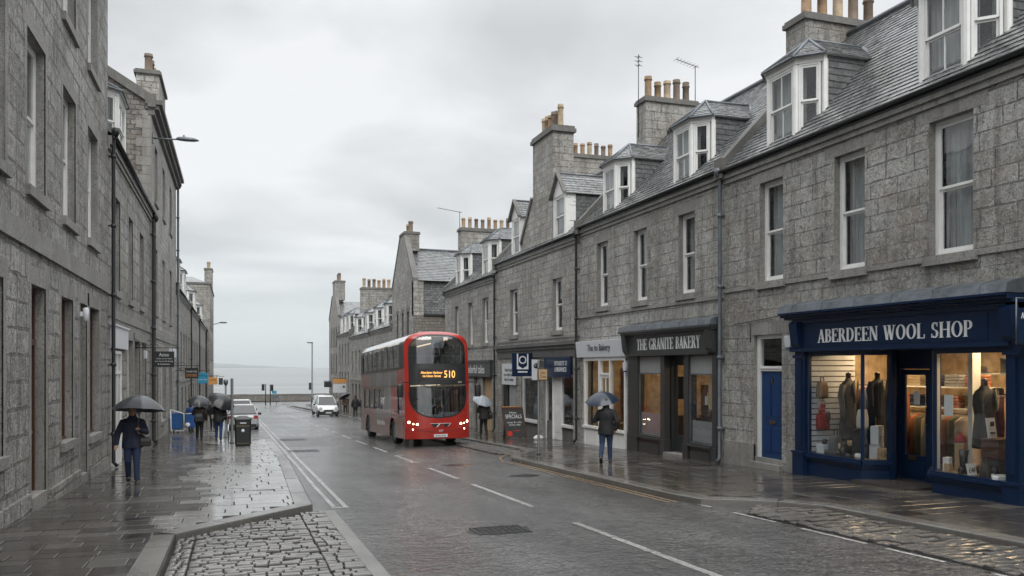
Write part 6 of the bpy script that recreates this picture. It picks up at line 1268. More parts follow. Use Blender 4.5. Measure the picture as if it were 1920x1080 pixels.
# bicycle at a stand
t = thing('cycle_stand', 'steel hoop cycle stand beside the left litter bin', 'cycle stand', (-.1, 36.2, gz(36))); z0 = gz(36.2)
m = MB(); m.tube([(-.12, 35.8, z0), (-.12, 35.8, z0 + .7), (-.12, 35.9, z0 + .8), (-.12, 36.5, z0 + .8), (-.12, 36.6, z0 + .7), (-.12, 36.6, z0)], .025, 8); m.build('hoop', 'char', t)
t = thing('bicycle', 'bicycle with pale mudguards parked at the cycle stand', 'bicycle', (-.25, 36.2, z0))
for wy in (35.65, 36.7):
    m = MB(); m.tube([(-.27, wy + .33 * math.cos(q), z0 + .34 + .33 * math.sin(q)) for q in [2 * math.pi * j / 20 for j in range(21)]], .02, 6); wh = m.build('wheel', 'black', t)
    m = MB(); 
    for j in range(8): m.tube([(-.27, wy, z0 + .34), (-.27, wy + .32 * math.cos(j * .785), z0 + .34 + .32 * math.sin(j * .785))], .004, 3)
    m.build('spokes', 'lead', wh)
    m = MB(); m.tube([(-.27, wy + .37 * math.cos(q), z0 + .34 + .37 * math.sin(q)) for q in [R(20) + R(140) * j / 10 for j in range(11)]], .025, 6); m.build('mudguard', 'signw', t)
m = MB()
for a, b in (((35.65, .34), (35.85, .95)), ((35.85, .85), (36.35, .4)), ((35.87, .9), (36.45, .85)), ((36.35, .4), (36.47, .95)), ((36.35, .36), (36.7, .34)), ((36.7, .34), (36.45, .82))): m.tube([(-.27, a[0], z0 + a[1]), (-.27, b[0], z0 + b[1])], .016, 6)
m.build('frame', 'black', t); m = MB(); m.tube([(-.52, 35.75, z0 + 1.0), (-.4, 35.86, z0 + 1.03), (-.14, 35.86, z0 + 1.03), (-.02, 35.75, z0 + 1.0)], .014, 6); m.build('handlebar', 'black', t); m = MB(); m.loft([[(-.27 + w_ * a, y, z0 + .98 + b * .03) for a, b in ((-1, 0), (-.6, 1), (.6, 1), (1, 0), (.5, -1), (-.5, -1))] for y, w_ in ((36.32, .03), (36.5, .08), (36.6, .07))]); m.build('saddle', 'black', t)
# blue covered cart outside the shop
cx_, cy_ = -2.45, 45.3; cz = gz(cy_)
t = thing('delivery_trolley', 'two-panel blue covered trolley with white frame against the left wall', 'trolley', (cx_, cy_, cz))
m = MB(); m.box(cx_ - .62, cx_ - .1, cy_, cy_ + .5, cz + .2, cz + 1.02); m.box(cx_ + .02, cx_ + .5, cy_ - .05, cy_ + .5, cz + .25, cz + .98); m.build('cover', colm('blue_tarpaulin', (.02, .10, .30), .35), t, bevel=.04)
m = MB(); m.tube([(cx_ - .66, cy_ - .05, cz + 1.2), (cx_ - .64, cy_ - .03, cz + .12), (cx_ - .05, cy_ - .03, cz + .1), (cx_ + .1, cy_ - .05, cz + .3), (cx_ + .2, cy_ - .1, cz + .35)], .035, 7); m.tube([(cx_ - .66, cy_ - .05, cz + 1.2), (cx_ - .04, cy_ - .03, cz + .98), (cx_ - .04, cy_ - .03, cz + .2)], .035, 7); m.tube([(cx_ - .04, cy_ - .03, cz + .98), (cx_ + .5, cy_ - .07, cz + 1.0)], .02, 7); m.build('frame', 'signw', t)
for dx in (-.5, .4): m = MB(); m.tube([(cx_ + dx, cy_ + .12 * math.cos(q), cz + .13 + .12 * math.sin(q)) for q in [2 * math.pi * j / 12 for j in range(13)]], .025, 6); m.build('wheel', 'black', t)
m = MB(); m.lathe((0, 0, 0), [(.02, 0), (.12, .01), (.12, .03), (.0, .03)], 12); m.v = [(cx_ + .15 + a, cy_ - .08 - c, cz + .42 + b) for a, b, c in m.v]; m.build('white_ring', 'signw', t)
# junction: lamp column, signals, blue signs
lx, ly = 11.2, 130; lz = gz(ly)
t = thing('lamp_column', 'tall slim lamp column at the street end in front of the sea', 'street lamp', (lx, ly, lz)); m = MB(); m.lathe((lx, ly, lz), [(.2, 0), (.2, 1.6), (.13, 1.7), (.1, 9.8), (0, 9.85)], 10); m.build('column', 'lead', t)
m = MB(); m.box(lx - .75, lx + .1, ly - .15, ly + .15, lz + 9.75, lz + 9.9); m.build('lamp_head', 'char', t); m = MB(); m.box(lx - .5, lx - .15, ly - .1, ly + .1, lz + 2.6, lz + 3.7); m.build('signal_box', 'char', t)
def signal(label, x, y, hx, h=4.0):
    z = gz(y) - .05; t = thing('traffic_light', label, 'traffic light', (x, y, z)); m = MB(); m.lathe((x, y, z), [(.1, 0), (.1, h), (0, h + .02)], 8); m.build('pole', 'char', t)
    m = MB(); m.box(x + hx - .25, x + hx + .25, y - .15, y + .15, z + h - 1.25, z + h - .05); 
    for k_ in range(3): m.prism([(x + hx - .19, y - .15, z + h - .2 - .38 * k_), (x + hx + .19, y - .15, z + h - .2 - .38 * k_), (x + hx + .19, y - .4, z + h - .27 - .38 * k_), (x + hx - .19, y - .4, z + h - .27 - .38 * k_)], (0, 0, .03))
    hd = m.build('signal_head', 'black', t)
    for k_, c in enumerate(('lens_red', 'lens_amber', 'lens_green')):
        m = MB(); m.lathe((0, 0, 0), [(0, 0), (.11, 0), (.11, .02), (0, .03)], 10); m.v = [(x + hx + a, y - .16 - c2, z + h - .3 - .38 * k_ + b) for a, b, c2 in m.v]; m.build('lens', colm(c, {'lens_red': (.12, .01, .01), 'lens_amber': (.14, .07, .01), 'lens_green': (.01, .08, .04)}[c], .2), hd)
    return t
signal('left traffic light at the far junction, head on the left of its pole', 5.35, 160, -.45); signal('right traffic light at the far junction, nearer the small blue signs', 6.2, 160.5, .3, 3.9)
t = thing('direction_sign', 'pair of small blue direction signs below the traffic lights', 'sign', (7, 161, gz(161))); m = MB(); m.lathe((7.3, 161, gz(161)), [(.05, 0), (.05, 2.5), (0, 2.5)], 6); m.build('pole', 'lead', t); m = MB(); m.box(6.55, 7.35, 160.9, 160.94, gz(161) + 2.1, gz(161) + 2.65); m.box(6.5, 7.8, 160.9, 160.94, gz(161) + 1.2, gz(161) + 1.85, 1); m.build('board', ['signb', 'lead'], t)
# ================================================================== vehicles
def xl(m, c, prof, n=20, mi=0, sg=1):
    """lathe about the X axis: prof = (r, x offset)"""
    m.loft([[(c[0] + sg * x, c[1] + r * math.cos(2 * math.pi * j / n), c[2] + r * math.sin(2 * math.pi * j / n)) for j in range(n)] for r, x in prof], mi)
def wheel(root, x, y, z, r, w, sg, rim='lead'):
    m = MB(); xl(m, (x, y, z), [(r * .62, -w * .5), (r * .95, -w * .5), (r, -w * .35), (r, w * .35), (r * .95, w * .5), (r * .64, w * .5), (r * .62, w * .4)], 24, 0, sg); o = m.build('wheel', 'tyre', root, local=True)
    m = MB(); xl(m, (x, y, z), [(r * .63, w * .42), (r * .58, w * .3), (r * .3, w * .28), (r * .25, w * .45), (.0, w * .46)], 20, 0, sg); m.build('rim', rim, o, local=True); return o
M['tyre'] = plain('tyre_rubber', (.015, .015, .016), .6)
def paintm(n, c, r=.22, coat=.6):
    M[n] = plain(n, c, r, var=.18, coat=coat); return n
paintm('bus_red', (.34, .020, .012)); paintm('silver_paint', (.42, .43, .43)); paintm('white_paint', (.62, .63, .63)); paintm('bus_roof_sheen', (.62, .63, .64), .3)
k = NT('bus_wrap'); p = k.obj(); a = k.noise(p, .9, 4, .6, vscale=(1, 1, .6), dist=1.2); b = k.noise(p, 5, 4, .65, loc=(3, 1, 2))
c = k.mix(k.mr(a, .38, .55, 0, 1), (.17, .155, .13), (.34, .085, .035)); c = k.mix(k.mr(b, .45, .65, 0, .75), c, (.09, .085, .08)); k.fin(c, .28, coat=.5); M['bus_wrap'] = k.m
k = NT('bus_grey_wrap'); p = k.obj(); b = k.noise(p, 1.6, 4, .65, vscale=(1, 1.4, .35), dist=.8); k.fin(k.mix(k.mr(b, .35, .65, 0, 1), (.26, .25, .235), (.06, .06, .058)), .28, coat=.5); M['bus_grey'] = k.m
M['sbglass'] = glass('bus_side_glass', (.45, .5, .5), .1, ref=.22)
BX, BY = 7.27, 30.2
bus = thing('double_decker_bus', 'red double-decker bus with lit headlights coming up the street', 'bus', (BX, BY, gz(BY) - .11)); bus.rotation_euler = (-math.atan(G), 0, R(1.2))
HW, L_, ZB, ZT, RC = 1.25, 10.2, .30, 4.36, .36
ZS = 3.72
def wz(z): return HW if z < ZS else HW * max(0, 1 - min(1, (z - ZS) / (ZT - ZS)) ** 2.7) ** (1 / 2.7)
def yf(x, z): return .32 * abs(x / HW) ** 3.2 + .035 * max(0, z - 1.2) ** 1.7 + .3 * (max(0, z - 4.0) / .36) ** 2.5 + .12 * max(0, (.7 - z)) ** 1
def ohw(z):
    if z > 3.45: t_ = (z - 3.45) / .79; return 1.12 * max(0, 1 - t_ ** 3) ** (1 / 2.7) if t_ <= 1 else -1
    if z < 2.1: t_ = (2.1 - z) / 1.03; return 1.13 * max(0, 1 - t_ ** 2.7) ** (1 / 2.7) if t_ <= 1 else -1
    return 1.12
def ins(z, x, d):
    # inside the outline shrunk by d
    return all(abs(x) + d * abs(math.cos(q)) < ohw(z + d * math.sin(q)) for q in (0, .8, 1.57, -.8, -1.57))
parts = {k_: MB() for k_ in ('paint', 'gasket', 'glass')}
NX, NZ = 110, 170
zs = [ZB + (4.2 - ZB) * j / (NZ - 26) for j in range(NZ - 26)] + [4.2 + (ZT - 4.2) * math.sin(R(90) * j / 26) for j in range(27)]
def fp(i, j): z = zs[j]; x = (2 * i / NX - 1) * wz(z); return (x, yf(x, z), z)
pts = [[fp(i, j) for i in range(NX + 1)] for j in range(NZ + 1)]
idx = {k_: {} for k_ in parts}
for j in range(NZ):
    for i in range(NX):
        z = (zs[j] + zs[j + 1]) / 2; x = (2 * (i + .5) / NX - 1) * wz(z)
        if abs(x) < ohw(z) : c = 'glass' if (ins(z, x, .055) and (z > 3.12 or z < 2.32)) else 'gasket'
        else: c = 'paint'
        mb = parts[c]; f = []
        for a, b in ((i, j), (i + 1, j), (i + 1, j + 1), (i, j + 1)):
            if (a, b) not in idx[c]:
                q = pts[b][a]; dy = {'paint': 0, 'gasket': .006, 'glass': .016}[c]; idx[c][(a, b)] = len(mb.v); mb.v.append((q[0], q[1] + dy, q[2]))
            f.append(idx[c][(a, b)])
        mb.f.append(tuple(f)); mb.i.append(0); mb.sm.append(True)
body = parts['paint']
# sides
UPW = [(.95 + 1.24 * i, .95 + 1.24 * i + 1.17, 3.02, 3.72) for i in range(7)]
LOW = [(.62, 1.35, 1.2, 2.28)] + [(4.15 + 1.3 * i, 4.15 + 1.3 * i + 1.2, 1.35, 2.22) for i in range(4)]
WH = [(2.45, .5), (8.25, .5)]
ysb = sorted({0.0, L_} | {round(.06 * i, 3) for i in range(1, 170)} | {v for r_ in UPW + LOW for v in r_[:2]}); zsb = sorted({round(ZB + .05 * i, 3) for i in range(17)} | {1.2, 1.35, 2.22, 2.28, 2.3, 2.4, 2.95, 3.02, 3.6, ZS} )
wins = []; body.i = [0] * len(body.f)
for sg in (-1, 1):
    for a, b in zip(ysb, ysb[1:]):
        for c, d in zip(zsb, zsb[1:]):
            ym, zm = (a + b) / 2, (c + d) / 2
            if any((ym - wy) ** 2 + (zm - .5) ** 2 < .56 ** 2 for wy, _ in WH): continue
            P = [(sg * HW, yf(HW, z_) + (L_ - yf(HW, z_)) * y_ / L_, z_) for y_, z_ in ((a, c), (b, c), (b, d), (a, d))]
            if any(r_[0] < ym < r_[1] and r_[2] < zm < r_[3] for r_ in UPW + LOW):
                wins.append([(p[0] - sg * .025, p[1], p[2]) for p in P]); continue
            if zm > 2.95: mi = 1
            elif ym < .5: mi = 0
            elif zm > 2.28 and 1.5 < ym < 7.6: mi = 3
            elif 2.75 < ym < 4.1 and zm > 1.1: mi = 3
            elif zm > 2.3: mi = 0 if ym < 1.5 else 2
            elif 1.35 < ym < 2.75 and zm > 1.0: mi = 0
            elif zm < 1.15: mi = 2
            else: mi = 2 if ym > 4 else 0
            body.face(P, mi)
    # shoulder to roof
    n = 16; Y = lambda x_, z_, y_: yf(x_, z_) + (L_ - yf(x_, z_)) * y_ / L_
    arc = [(HW * math.cos(R(90 * q / n)) ** (2 / 2.7), ZS + (ZT - ZS) * math.sin(R(90 * q / n)) ** (2 / 2.7)) for q in range(n)] + [(0, ZT)]
    for q in range(n):
        (x0_, z0_), (x1_, z1_) = arc[q], arc[q + 1]
        for a, b in zip([0, .022] + [v for r_ in UPW for v in r_[:2]], [.022] + [v for r_ in UPW for v in r_[:2]] + [L_]):
            P = [(sg * x0_, Y(x0_, z0_, a), z0_), (sg * x0_, Y(x0_, z0_, b), z0_), (sg * x1_, Y(x1_, z1_, b), z1_), (sg * x1_, Y(x1_, z1_, a), z1_)]
            if z1_ < 3.98 and any(r_[0] < (a + b) / 2 < r_[1] for r_ in UPW): wins.append([(p[0] - sg * .012, p[1], p[2]) for p in P]); continue
            body.face(P, 0 if b < .03 else (1 if z1_ < 3.98 else 4), z1_ > 3.98)  # upper roof curve coloured pale to stand in for its reflection
body.face([(-HW, L_, ZB), (HW, L_, ZB), (HW, L_, ZS), (.8, L_, ZT - .1), (0, L_, ZT), (-.8, L_, ZT - .1), (-HW, L_, ZS)], 0)
bo = body.build('body', ['bus_red', 'gasketm', 'bus_wrap', 'bus_grey', 'bus_roof_sheen'] if False else ['bus_red', 'black', 'bus_wrap', 'bus_grey', 'bus_roof_sheen'], bus, local=True)
parts['gasket'].build('windscreen_surround', 'black', bus, local=True); parts['glass'].build('windscreen', 'bglass', bus, local=True)
for sg in (-1, 1):
    for r_ in UPW + LOW:
        m = MB()
        for P in wins:
            if P[0][0] * sg > 0 and r_[0] < sum(p[1] for p in P) / 4 - .0 < r_[1] + .25 and min(abs(P[0][1] - r_[0]) + 9 * (P[0][1] < r_[0] - .3), 9) < 2 and (P[0][2] > 2.7) == (r_[2] > 2.7) and r_ == min([q for q in UPW + LOW if (q[2] > 2.7) == (P[0][2] > 2.7)], key=lambda q: abs((q[0] + q[1]) / 2 - sum(p[1] for p in P) / 4)): m.face(P)
        m.build('side_window', 'sbglass', bus, local=True)
M['saloon'] = plain('saloon_grey', (.2, .2, .2), .7); M['seat_blue'] = plain('seat_cloth', (.03, .05, .12), .9)
m = MB(); m.box(-1.2, 1.2, .55, L_ - .1, .42, .46); m.box(-1.2, 1.2, .6, L_ - .1, 2.38, 2.9); m.box(-1.2, 1.2, L_ - .14, L_ - .1, .4, 4.2); m.box(.05, 1.0, .35, .62, .85, 1.28); m.box(-1.15, 1.1, .36, .58, .75, 1.2); m.build('saloon', 'saloon', bus, local=True)
m = MB()
for zz_, ys_ in ((.46, [3.0 + .85 * i for i in range(8)]), (2.9, [1.9 + .85 * i for i in range(9)])):
    for y in ys_:
        for x in (-.75, .75): m.box(x - .42, x + .42, y, y + .42, zz_ + .3, zz_ + .42); m.box(x - .42, x + .42, y + .36, y + .46, zz_ + .42, zz_ + 1.0)
m.build('seats', 'seat_blue', bus, local=True); [o.__setitem__('kind', 'stuff') for o in bus.children if o.name.startswith('seats')]
m = MB()
for x in (-.3, .3, -.9): m.tube([(x, 1.6, .46), (x, 1.6, 2.35)], .02, 6)
m.tube([(-1.0, .42, 3.42), (1.0, .42, 3.42)], .018, 6); m.tube([(.25, 1.0, .5), (.7, .9, 2.3)], .03, 6); m.build('grab_rail', 'lead', bus, local=True)
em = emit('saloon_lamp', (1, .75, .48), 1.1)
m = MB(); m.box(-.75, -.65, 1.5, 8.5, 4.1, 4.14); m.box(.65, .75, 1.5, 8.5, 4.1, 4.14); m.box(.5, .6, 2.2, 8.5, 2.33, 2.36); m.build('saloon_lamp', em, bus, local=True)
m = MB(); m.box(-.82, .78, yf(0, 2.7) + .0, yf(0, 2.7) + .02, 2.5, 2.94); 
dm = M['black']; de = emit('destination_leds', (1, .5, .14), 1.7)
m = MB(); m.v = []; m.box(-.78, .68, -.004 + yf(0, 2.7), yf(0, 2.7) + .02, 2.5, 2.92); m.build('destination_box', 'dark', bus, local=True)
bus_parts = []
def bwords(tx, org, h, wd, mat, nm='destination_lettering'):
    o = words(tx, nm, mat, None, (0, 0, 0), (1, 0, 0), (0, 0, 1), h, wd, .002)
    for q in o.data.vertices: q.co += Vector(org)
    o.parent = bus; return o
bwords('Aberdeen Harbour\nvia Union Street', (-.28, yf(0, 2.7) - .012, 2.72), .22, .84, de); bwords('510', (.41, yf(.4, 2.7) - .03, 2.72), .27, .42, de)
bwords('510', (.82, yf(.8, 2.42) - .012, 2.42), .06, .13, 'letter')
m = MB(); m.box(-.24, .22, yf(.2, 3.9) + .03, yf(.2, 3.9) + .12, 3.72, 4.14); m.build('sun_blind', 'saloon', bus, local=True)
for s0 in (-.75, -.05):                                                      # wipers
    m = MB(); m.tube([(s0, yf(s0, 2.4) - .03, 2.38), (s0 + .35, yf(s0 + .3, 2.25) - .035, 2.22), (s0 + .95, yf(min(1, s0 + .95), 2.2) - .04, 2.2)], .014, 5); m.build('wiper', 'black', bus, local=True)
hl = emit('headlamp', (1, .72, .42), 16); 
for sg in (-1, 1):
    for dx, zz_, rr in ((1.12, .93, .05), (.98, .865, .03), (.84, .85, .045), (.99, .66, .026)):
        x = sg * dx; y = yf(x, zz_); n_ = Vector((sg * .55, -1, 0)).normalized() if dx > 1 else Vector((sg * .25, -1, 0)).normalized(); u_ = Vector((0, 0, 1)).cross(n_).normalized()
        m = MB(); ce = Vector((x, y, zz_)) + n_ * .006; m.loft([[ce + n_ * o_ + u_ * (math.cos(q) * r_) + Vector((0, 0, math.sin(q) * r_)) for q in [2 * math.pi * j / 16 for j in range(16)]] for r_, o_ in ((rr * 1.25, -.02), (rr * 1.25, .006), (rr, .008))]); lo = m.build('headlight', 'lead', bus, local=True)
        m = MB(); m.loft([[ce + n_ * o_ + u_ * (math.cos(q) * r_) + Vector((0, 0, math.sin(q) * r_)) for q in [2 * math.pi * j / 16 for j in range(16)]] for r_, o_ in ((rr * .85, .009), (rr * .6, .02))]); m.build('lens', hl, lo, local=True)
m = MB(); Y = lambda x, z: yf(x, z) - .008
for a, b, c_, d_ in ((-.34, -.04, .1, -.0), (.0, .1, -.04, 0), (.14, .42, .04, 0)):
    m.prism([(a, Y(a, .8), .86), (b, Y(b, .8), .86), (b - .1, Y(b, .8), .74), (a + .09 if c_ > .05 else a + .02, Y(a, .8), .74)], (0, .006, 0))
m.build('front_emblem', 'black', bus, local=True)
m = MB(); m.prism([(-.02, Y(0, .8) - .004, .86), (.02, Y(0, .8) - .004, .86), (-.1, Y(0, .8) - .004, .74), (-.13, Y(0, .8) - .004, .74)], (0, .004, 0)); m.tube([(-.36, Y(.3, .8), .872), (.44, Y(.4, .8), .872)], .008, 5); m.tube([(.42, Y(.4, .8), .86), (.3, Y(.3, .8), .74)], .008, 5); m.build('chrome_trim', 'letter', bus, local=True)
bwords('CITY', (.05, Y(0, .6) - .004, .6), .07, .16, 'letter', 'lettering')
m = MB(); m.box(-.22, .3, Y(0, .4) - .02, Y(0, .4) + .02, .36, .47); m.build('number_plate', 'signw', bus, local=True); bwords('SN06 BWL', (.04, Y(0, .4) - .024, .415), .07, .42, 'black', 'plate_lettering')
m = MB(); m.tube([(x / 20, yf(x / 20, .66 - .1 * math.cos(x / 13)) - .004, .70 - .14 * math.cos(x / 14)) for x in range(-22, 23)], .006, 4); m.build('bumper_seam', 'dark', bus, local=True)
for sg in (-1, 1):
    m = MB(); m.tube([(sg * 1.15, .2, 2.42), (sg * 1.42, .02, 2.44), (sg * 1.5, .0, 2.3)], .022, 6); mo = m.build('mirror_arm', 'black', bus, local=True)
    m = MB(); m.loft([[(sg * 1.5 + a * w_, b * .07, z_) for a, b in ((-1, -.6), (-.6, -1), (.6, -1), (1, -.6), (1, .8), (-1, .8))] for z_, w_ in ((1.86, .08), (1.9, .11), (2.3, .11), (2.36, .07))]); m.build('mirror', 'black', mo, local=True)
for wy, r_ in WH:
    for sg in (-1, 1): wheel(bus, sg * 1.08, wy, .5, .49, .3, sg)
m = MB()
for wy, r_ in WH: m.box(-1.2, 1.2, wy - .6, wy + .6, 1.02, 1.06); m.box(-.85, .85, wy - .6, wy + .6, .35, 1.0)
m.box(-1.2, 1.2, .5, L_ - .1, .28, .36); m.build('underframe', 'dark', bus, local=True)
m = MB(); m.box(-1.262, -1.25, 1.55, 2.3, 1.3, 1.34); m.box(-1.262, -1.25, .5, 9.9, 1.13, 1.15); m.box(-1.262, -1.25, .9, 9.9, 2.3, 2.33); m.box(-1.265, -1.25, .9, 9.9, 2.93, 2.97); m.build('trim_strip', 'brass', bus, local=True)
bwl = words('firstbus tours'.replace('firstbus tours', 'harbourline'), 'lettering', 'letter', None, (0, 0, 0), (0, -1, 0), (0, 0, 1), .24, 1.7, .002)
for q in bwl.data.vertices: q.co += Vector((-1.256, 5.1, .8))
bwl.parent = bus

def car(name, label, x, y, rz, paint, L, W, H, kind='hatch', plate=True, lights=False):
    t = thing(name, label, 'van' if kind == 'van' else 'car', (x, y, gz(y) - .11), rz); hw = W / 2
    belt = H * .58; zl = .22
    if kind == 'van': st = [(-L / 2, .62, .78), (-L / 2 + .12, .80, .95), (-L / 2 + .5, .92, 1.0), (-L / 2 + .95, 1.08, 1.0), (L / 2 - .2, 1.12, 1.0), (L / 2, 1.1, .96)]
    else: st = [(-L / 2, .5, .78), (-L / 2 + .15, .68, .93), (-L / 2 + .9, .84, 1.0), (-L / 2 + 1.5, .93, 1.0), (L / 2 - .45, .97, 1.0), (L / 2 - .1, .92, .95), (L / 2, .8, .86)]
    m = MB(); m.loft([[(a * hw * wf, yy, z_) for a, z_ in ((-.9, zl), (.9, zl), (1, zl + .2), (1.0, zb * .8), (.95, zb - .04), (.86, zb), (-.86, zb), (-.95, zb - .04), (-1.0, zb * .8), (-1, zl + .2))] for yy, zb, wf in st]); m.build('body', paint, t, local=True, bevel=.02)
    if kind == 'van': cs = [(-L / 2 + .9, 1.05, 1.08), (-L / 2 + 1.75, 1.08, H - .1), (-L / 2 + 2.1, 1.08, H - .02), (L / 2 - .25, 1.1, H - .02), (L / 2 - .08, 1.1, H * .8)]
    else: cs = [(-L / 2 + 1.25, .9, .92), (-L / 2 + 2.0, .93, H - .08), (-L / 2 + 2.3, .94, H), (L / 2 - .95, .96, H - .03), (L / 2 - .25, .96, 1.0)]
    def ring(yy, zb, zt, sc=1.0, dz=0): 
        f = (zt - zb) / (H - zb); wt_ = hw * (.86 - .17 * f)
        return [(-hw * .87 * sc, yy, zb - .02), (hw * .87 * sc, yy, zb - .02), (wt_ * 1.02 * sc, yy, zt - .05 * f + dz), (wt_ * .9 * sc, yy, zt + dz), (-wt_ * .9 * sc, yy, zt + dz), (-wt_ * 1.02 * sc, yy, zt - .05 * f + dz)]
    m = MB(); m.loft([ring(*q) for q in cs], sm=False); m.build('windows', 'car_glass', t, local=True)
    m = MB(); rf = [q for q in cs if q[2] > H * .9]
    m.loft([[(a[0], a[1], a[2] + (.012 if i in (2, 3, 4, 5) else 0)) for i, a in enumerate([(p[0] * 1.02, p[1], p[2]) for p in ring(*q)])][2:] for q in rf]); 
    for sg in (-1, 1):
        for (ya, za, yb, zb_) in ((cs[0][0], cs[0][2] - .05, cs[1][0], cs[1][2] - .03), (cs[-2][0], cs[-2][2] - .03, cs[-1][0], cs[-1][2] - .03)):
            m.tube([(sg * hw * (.87 if za < H * .8 else .71), ya, za), (sg * hw * (.87 if zb_ < H * .8 else .71), yb, zb_)], .035, 6)
        ymid = (cs[1][0] + cs[-2][0]) / 2; m.tube([(sg * hw * .88, ymid, belt * 1.0), (sg * hw * .71, ymid, H - .06)], .035, 6)
        if kind == 'van': m.prism([(sg * hw * .885, ymid + .1, 1.1), (sg * hw * .885, L / 2 - .15, 1.1), (sg * hw * .73, L / 2 - .3, H - .08), (sg * hw * .73, ymid + .1, H - .08)], (sg * .012, 0, 0))
    m.build('roof', paint, t, local=True)
    wr = .31 if kind != 'van' else .33
    for yy in (-L / 2 + .85, L / 2 - .8):
        for sg in (-1, 1): wheel(t, sg * (hw - .1), yy, wr, wr, .2, sg)
    for sg in (-1, 1):
        m = MB(); m.loft([[(sg * (hw + .02 + a * .09), -L / 2 + 1.55 + b_, belt + c_ * .07) for a, c_ in ((0, -1), (2, -1), (2.2, 0), (2, 1), (0, 1))] for b_ in (-.04, .06)]); m.build('mirror', 'black', t, local=True)
        m = MB(); m.box(sg * hw * .58, sg * hw * .88, -L / 2 - .02, -L / 2 + .12, .56 if kind != 'van' else .72, .7 if kind != 'van' else .9); m.build('headlight', 'headl', t, local=True)
        m = MB(); m.box(sg * hw * .68, sg * hw * .93, L / 2 - .1, L / 2 + .012, .72, .9) if kind != 'van' else m.box(sg * hw * .85, sg * hw * .97, L / 2 - .05, L / 2 + .01, .6, 1.1); m.build('rear_light', 'taill', t, local=True)
    m = MB(); m.box(-.26, .26, L / 2 + .0, L / 2 + .02, .5, .61); m.box(-.26, .26, -L / 2 - .03, -L / 2 - .01, .34, .45); m.build('number_plate', 'signw', t, local=True)
    m = MB(); m.box(-hw * .85, hw * .85, -L / 2 - .012, -L / 2 + .3, .2, .5 if kind == 'van' else .36); m.box(-hw * .45, hw * .45, -L / 2 - .014, -L / 2 + .1, .52, .66)
    m2 = MB(); m2.box(-hw * .85, hw * .85, L / 2 - .2, L / 2 + .008, .22, .4); m2.build('rear_bumper', 'black', t, local=True)
    if kind == 'van': m.box(-hw * .99, hw * .99, -L / 2 + .03, -L / 2 + .5, .22, .6)
    m.build('bumper', 'black', t, local=True); return t
M['car_glass'] = plain('tinted_car_glass', (.02, .023, .026), .06, spec=.8, var=.05); M['headl'] = plain('headlight_glass', (.6, .62, .64), .1, spec=.8); M['taill'] = plain('tail_light_red', (.35, .02, .015), .15, spec=.7)
car('parked_car', 'silver parked car seen from behind next to the litter bin', .42, 52.2, math.pi, 'silver_paint', 4.3, 1.76, 1.47)
car('parked_car', 'white parked car with its roof showing beyond the silver one', .3, 59.0, math.pi, 'white_paint', 4.4, 1.8, 1.72)
car('white_van', 'white van with black bumper facing up the street by the far right kerb', 8.0, 79.3, R(2), 'white_paint', 4.9, 1.92, 1.9, 'van')
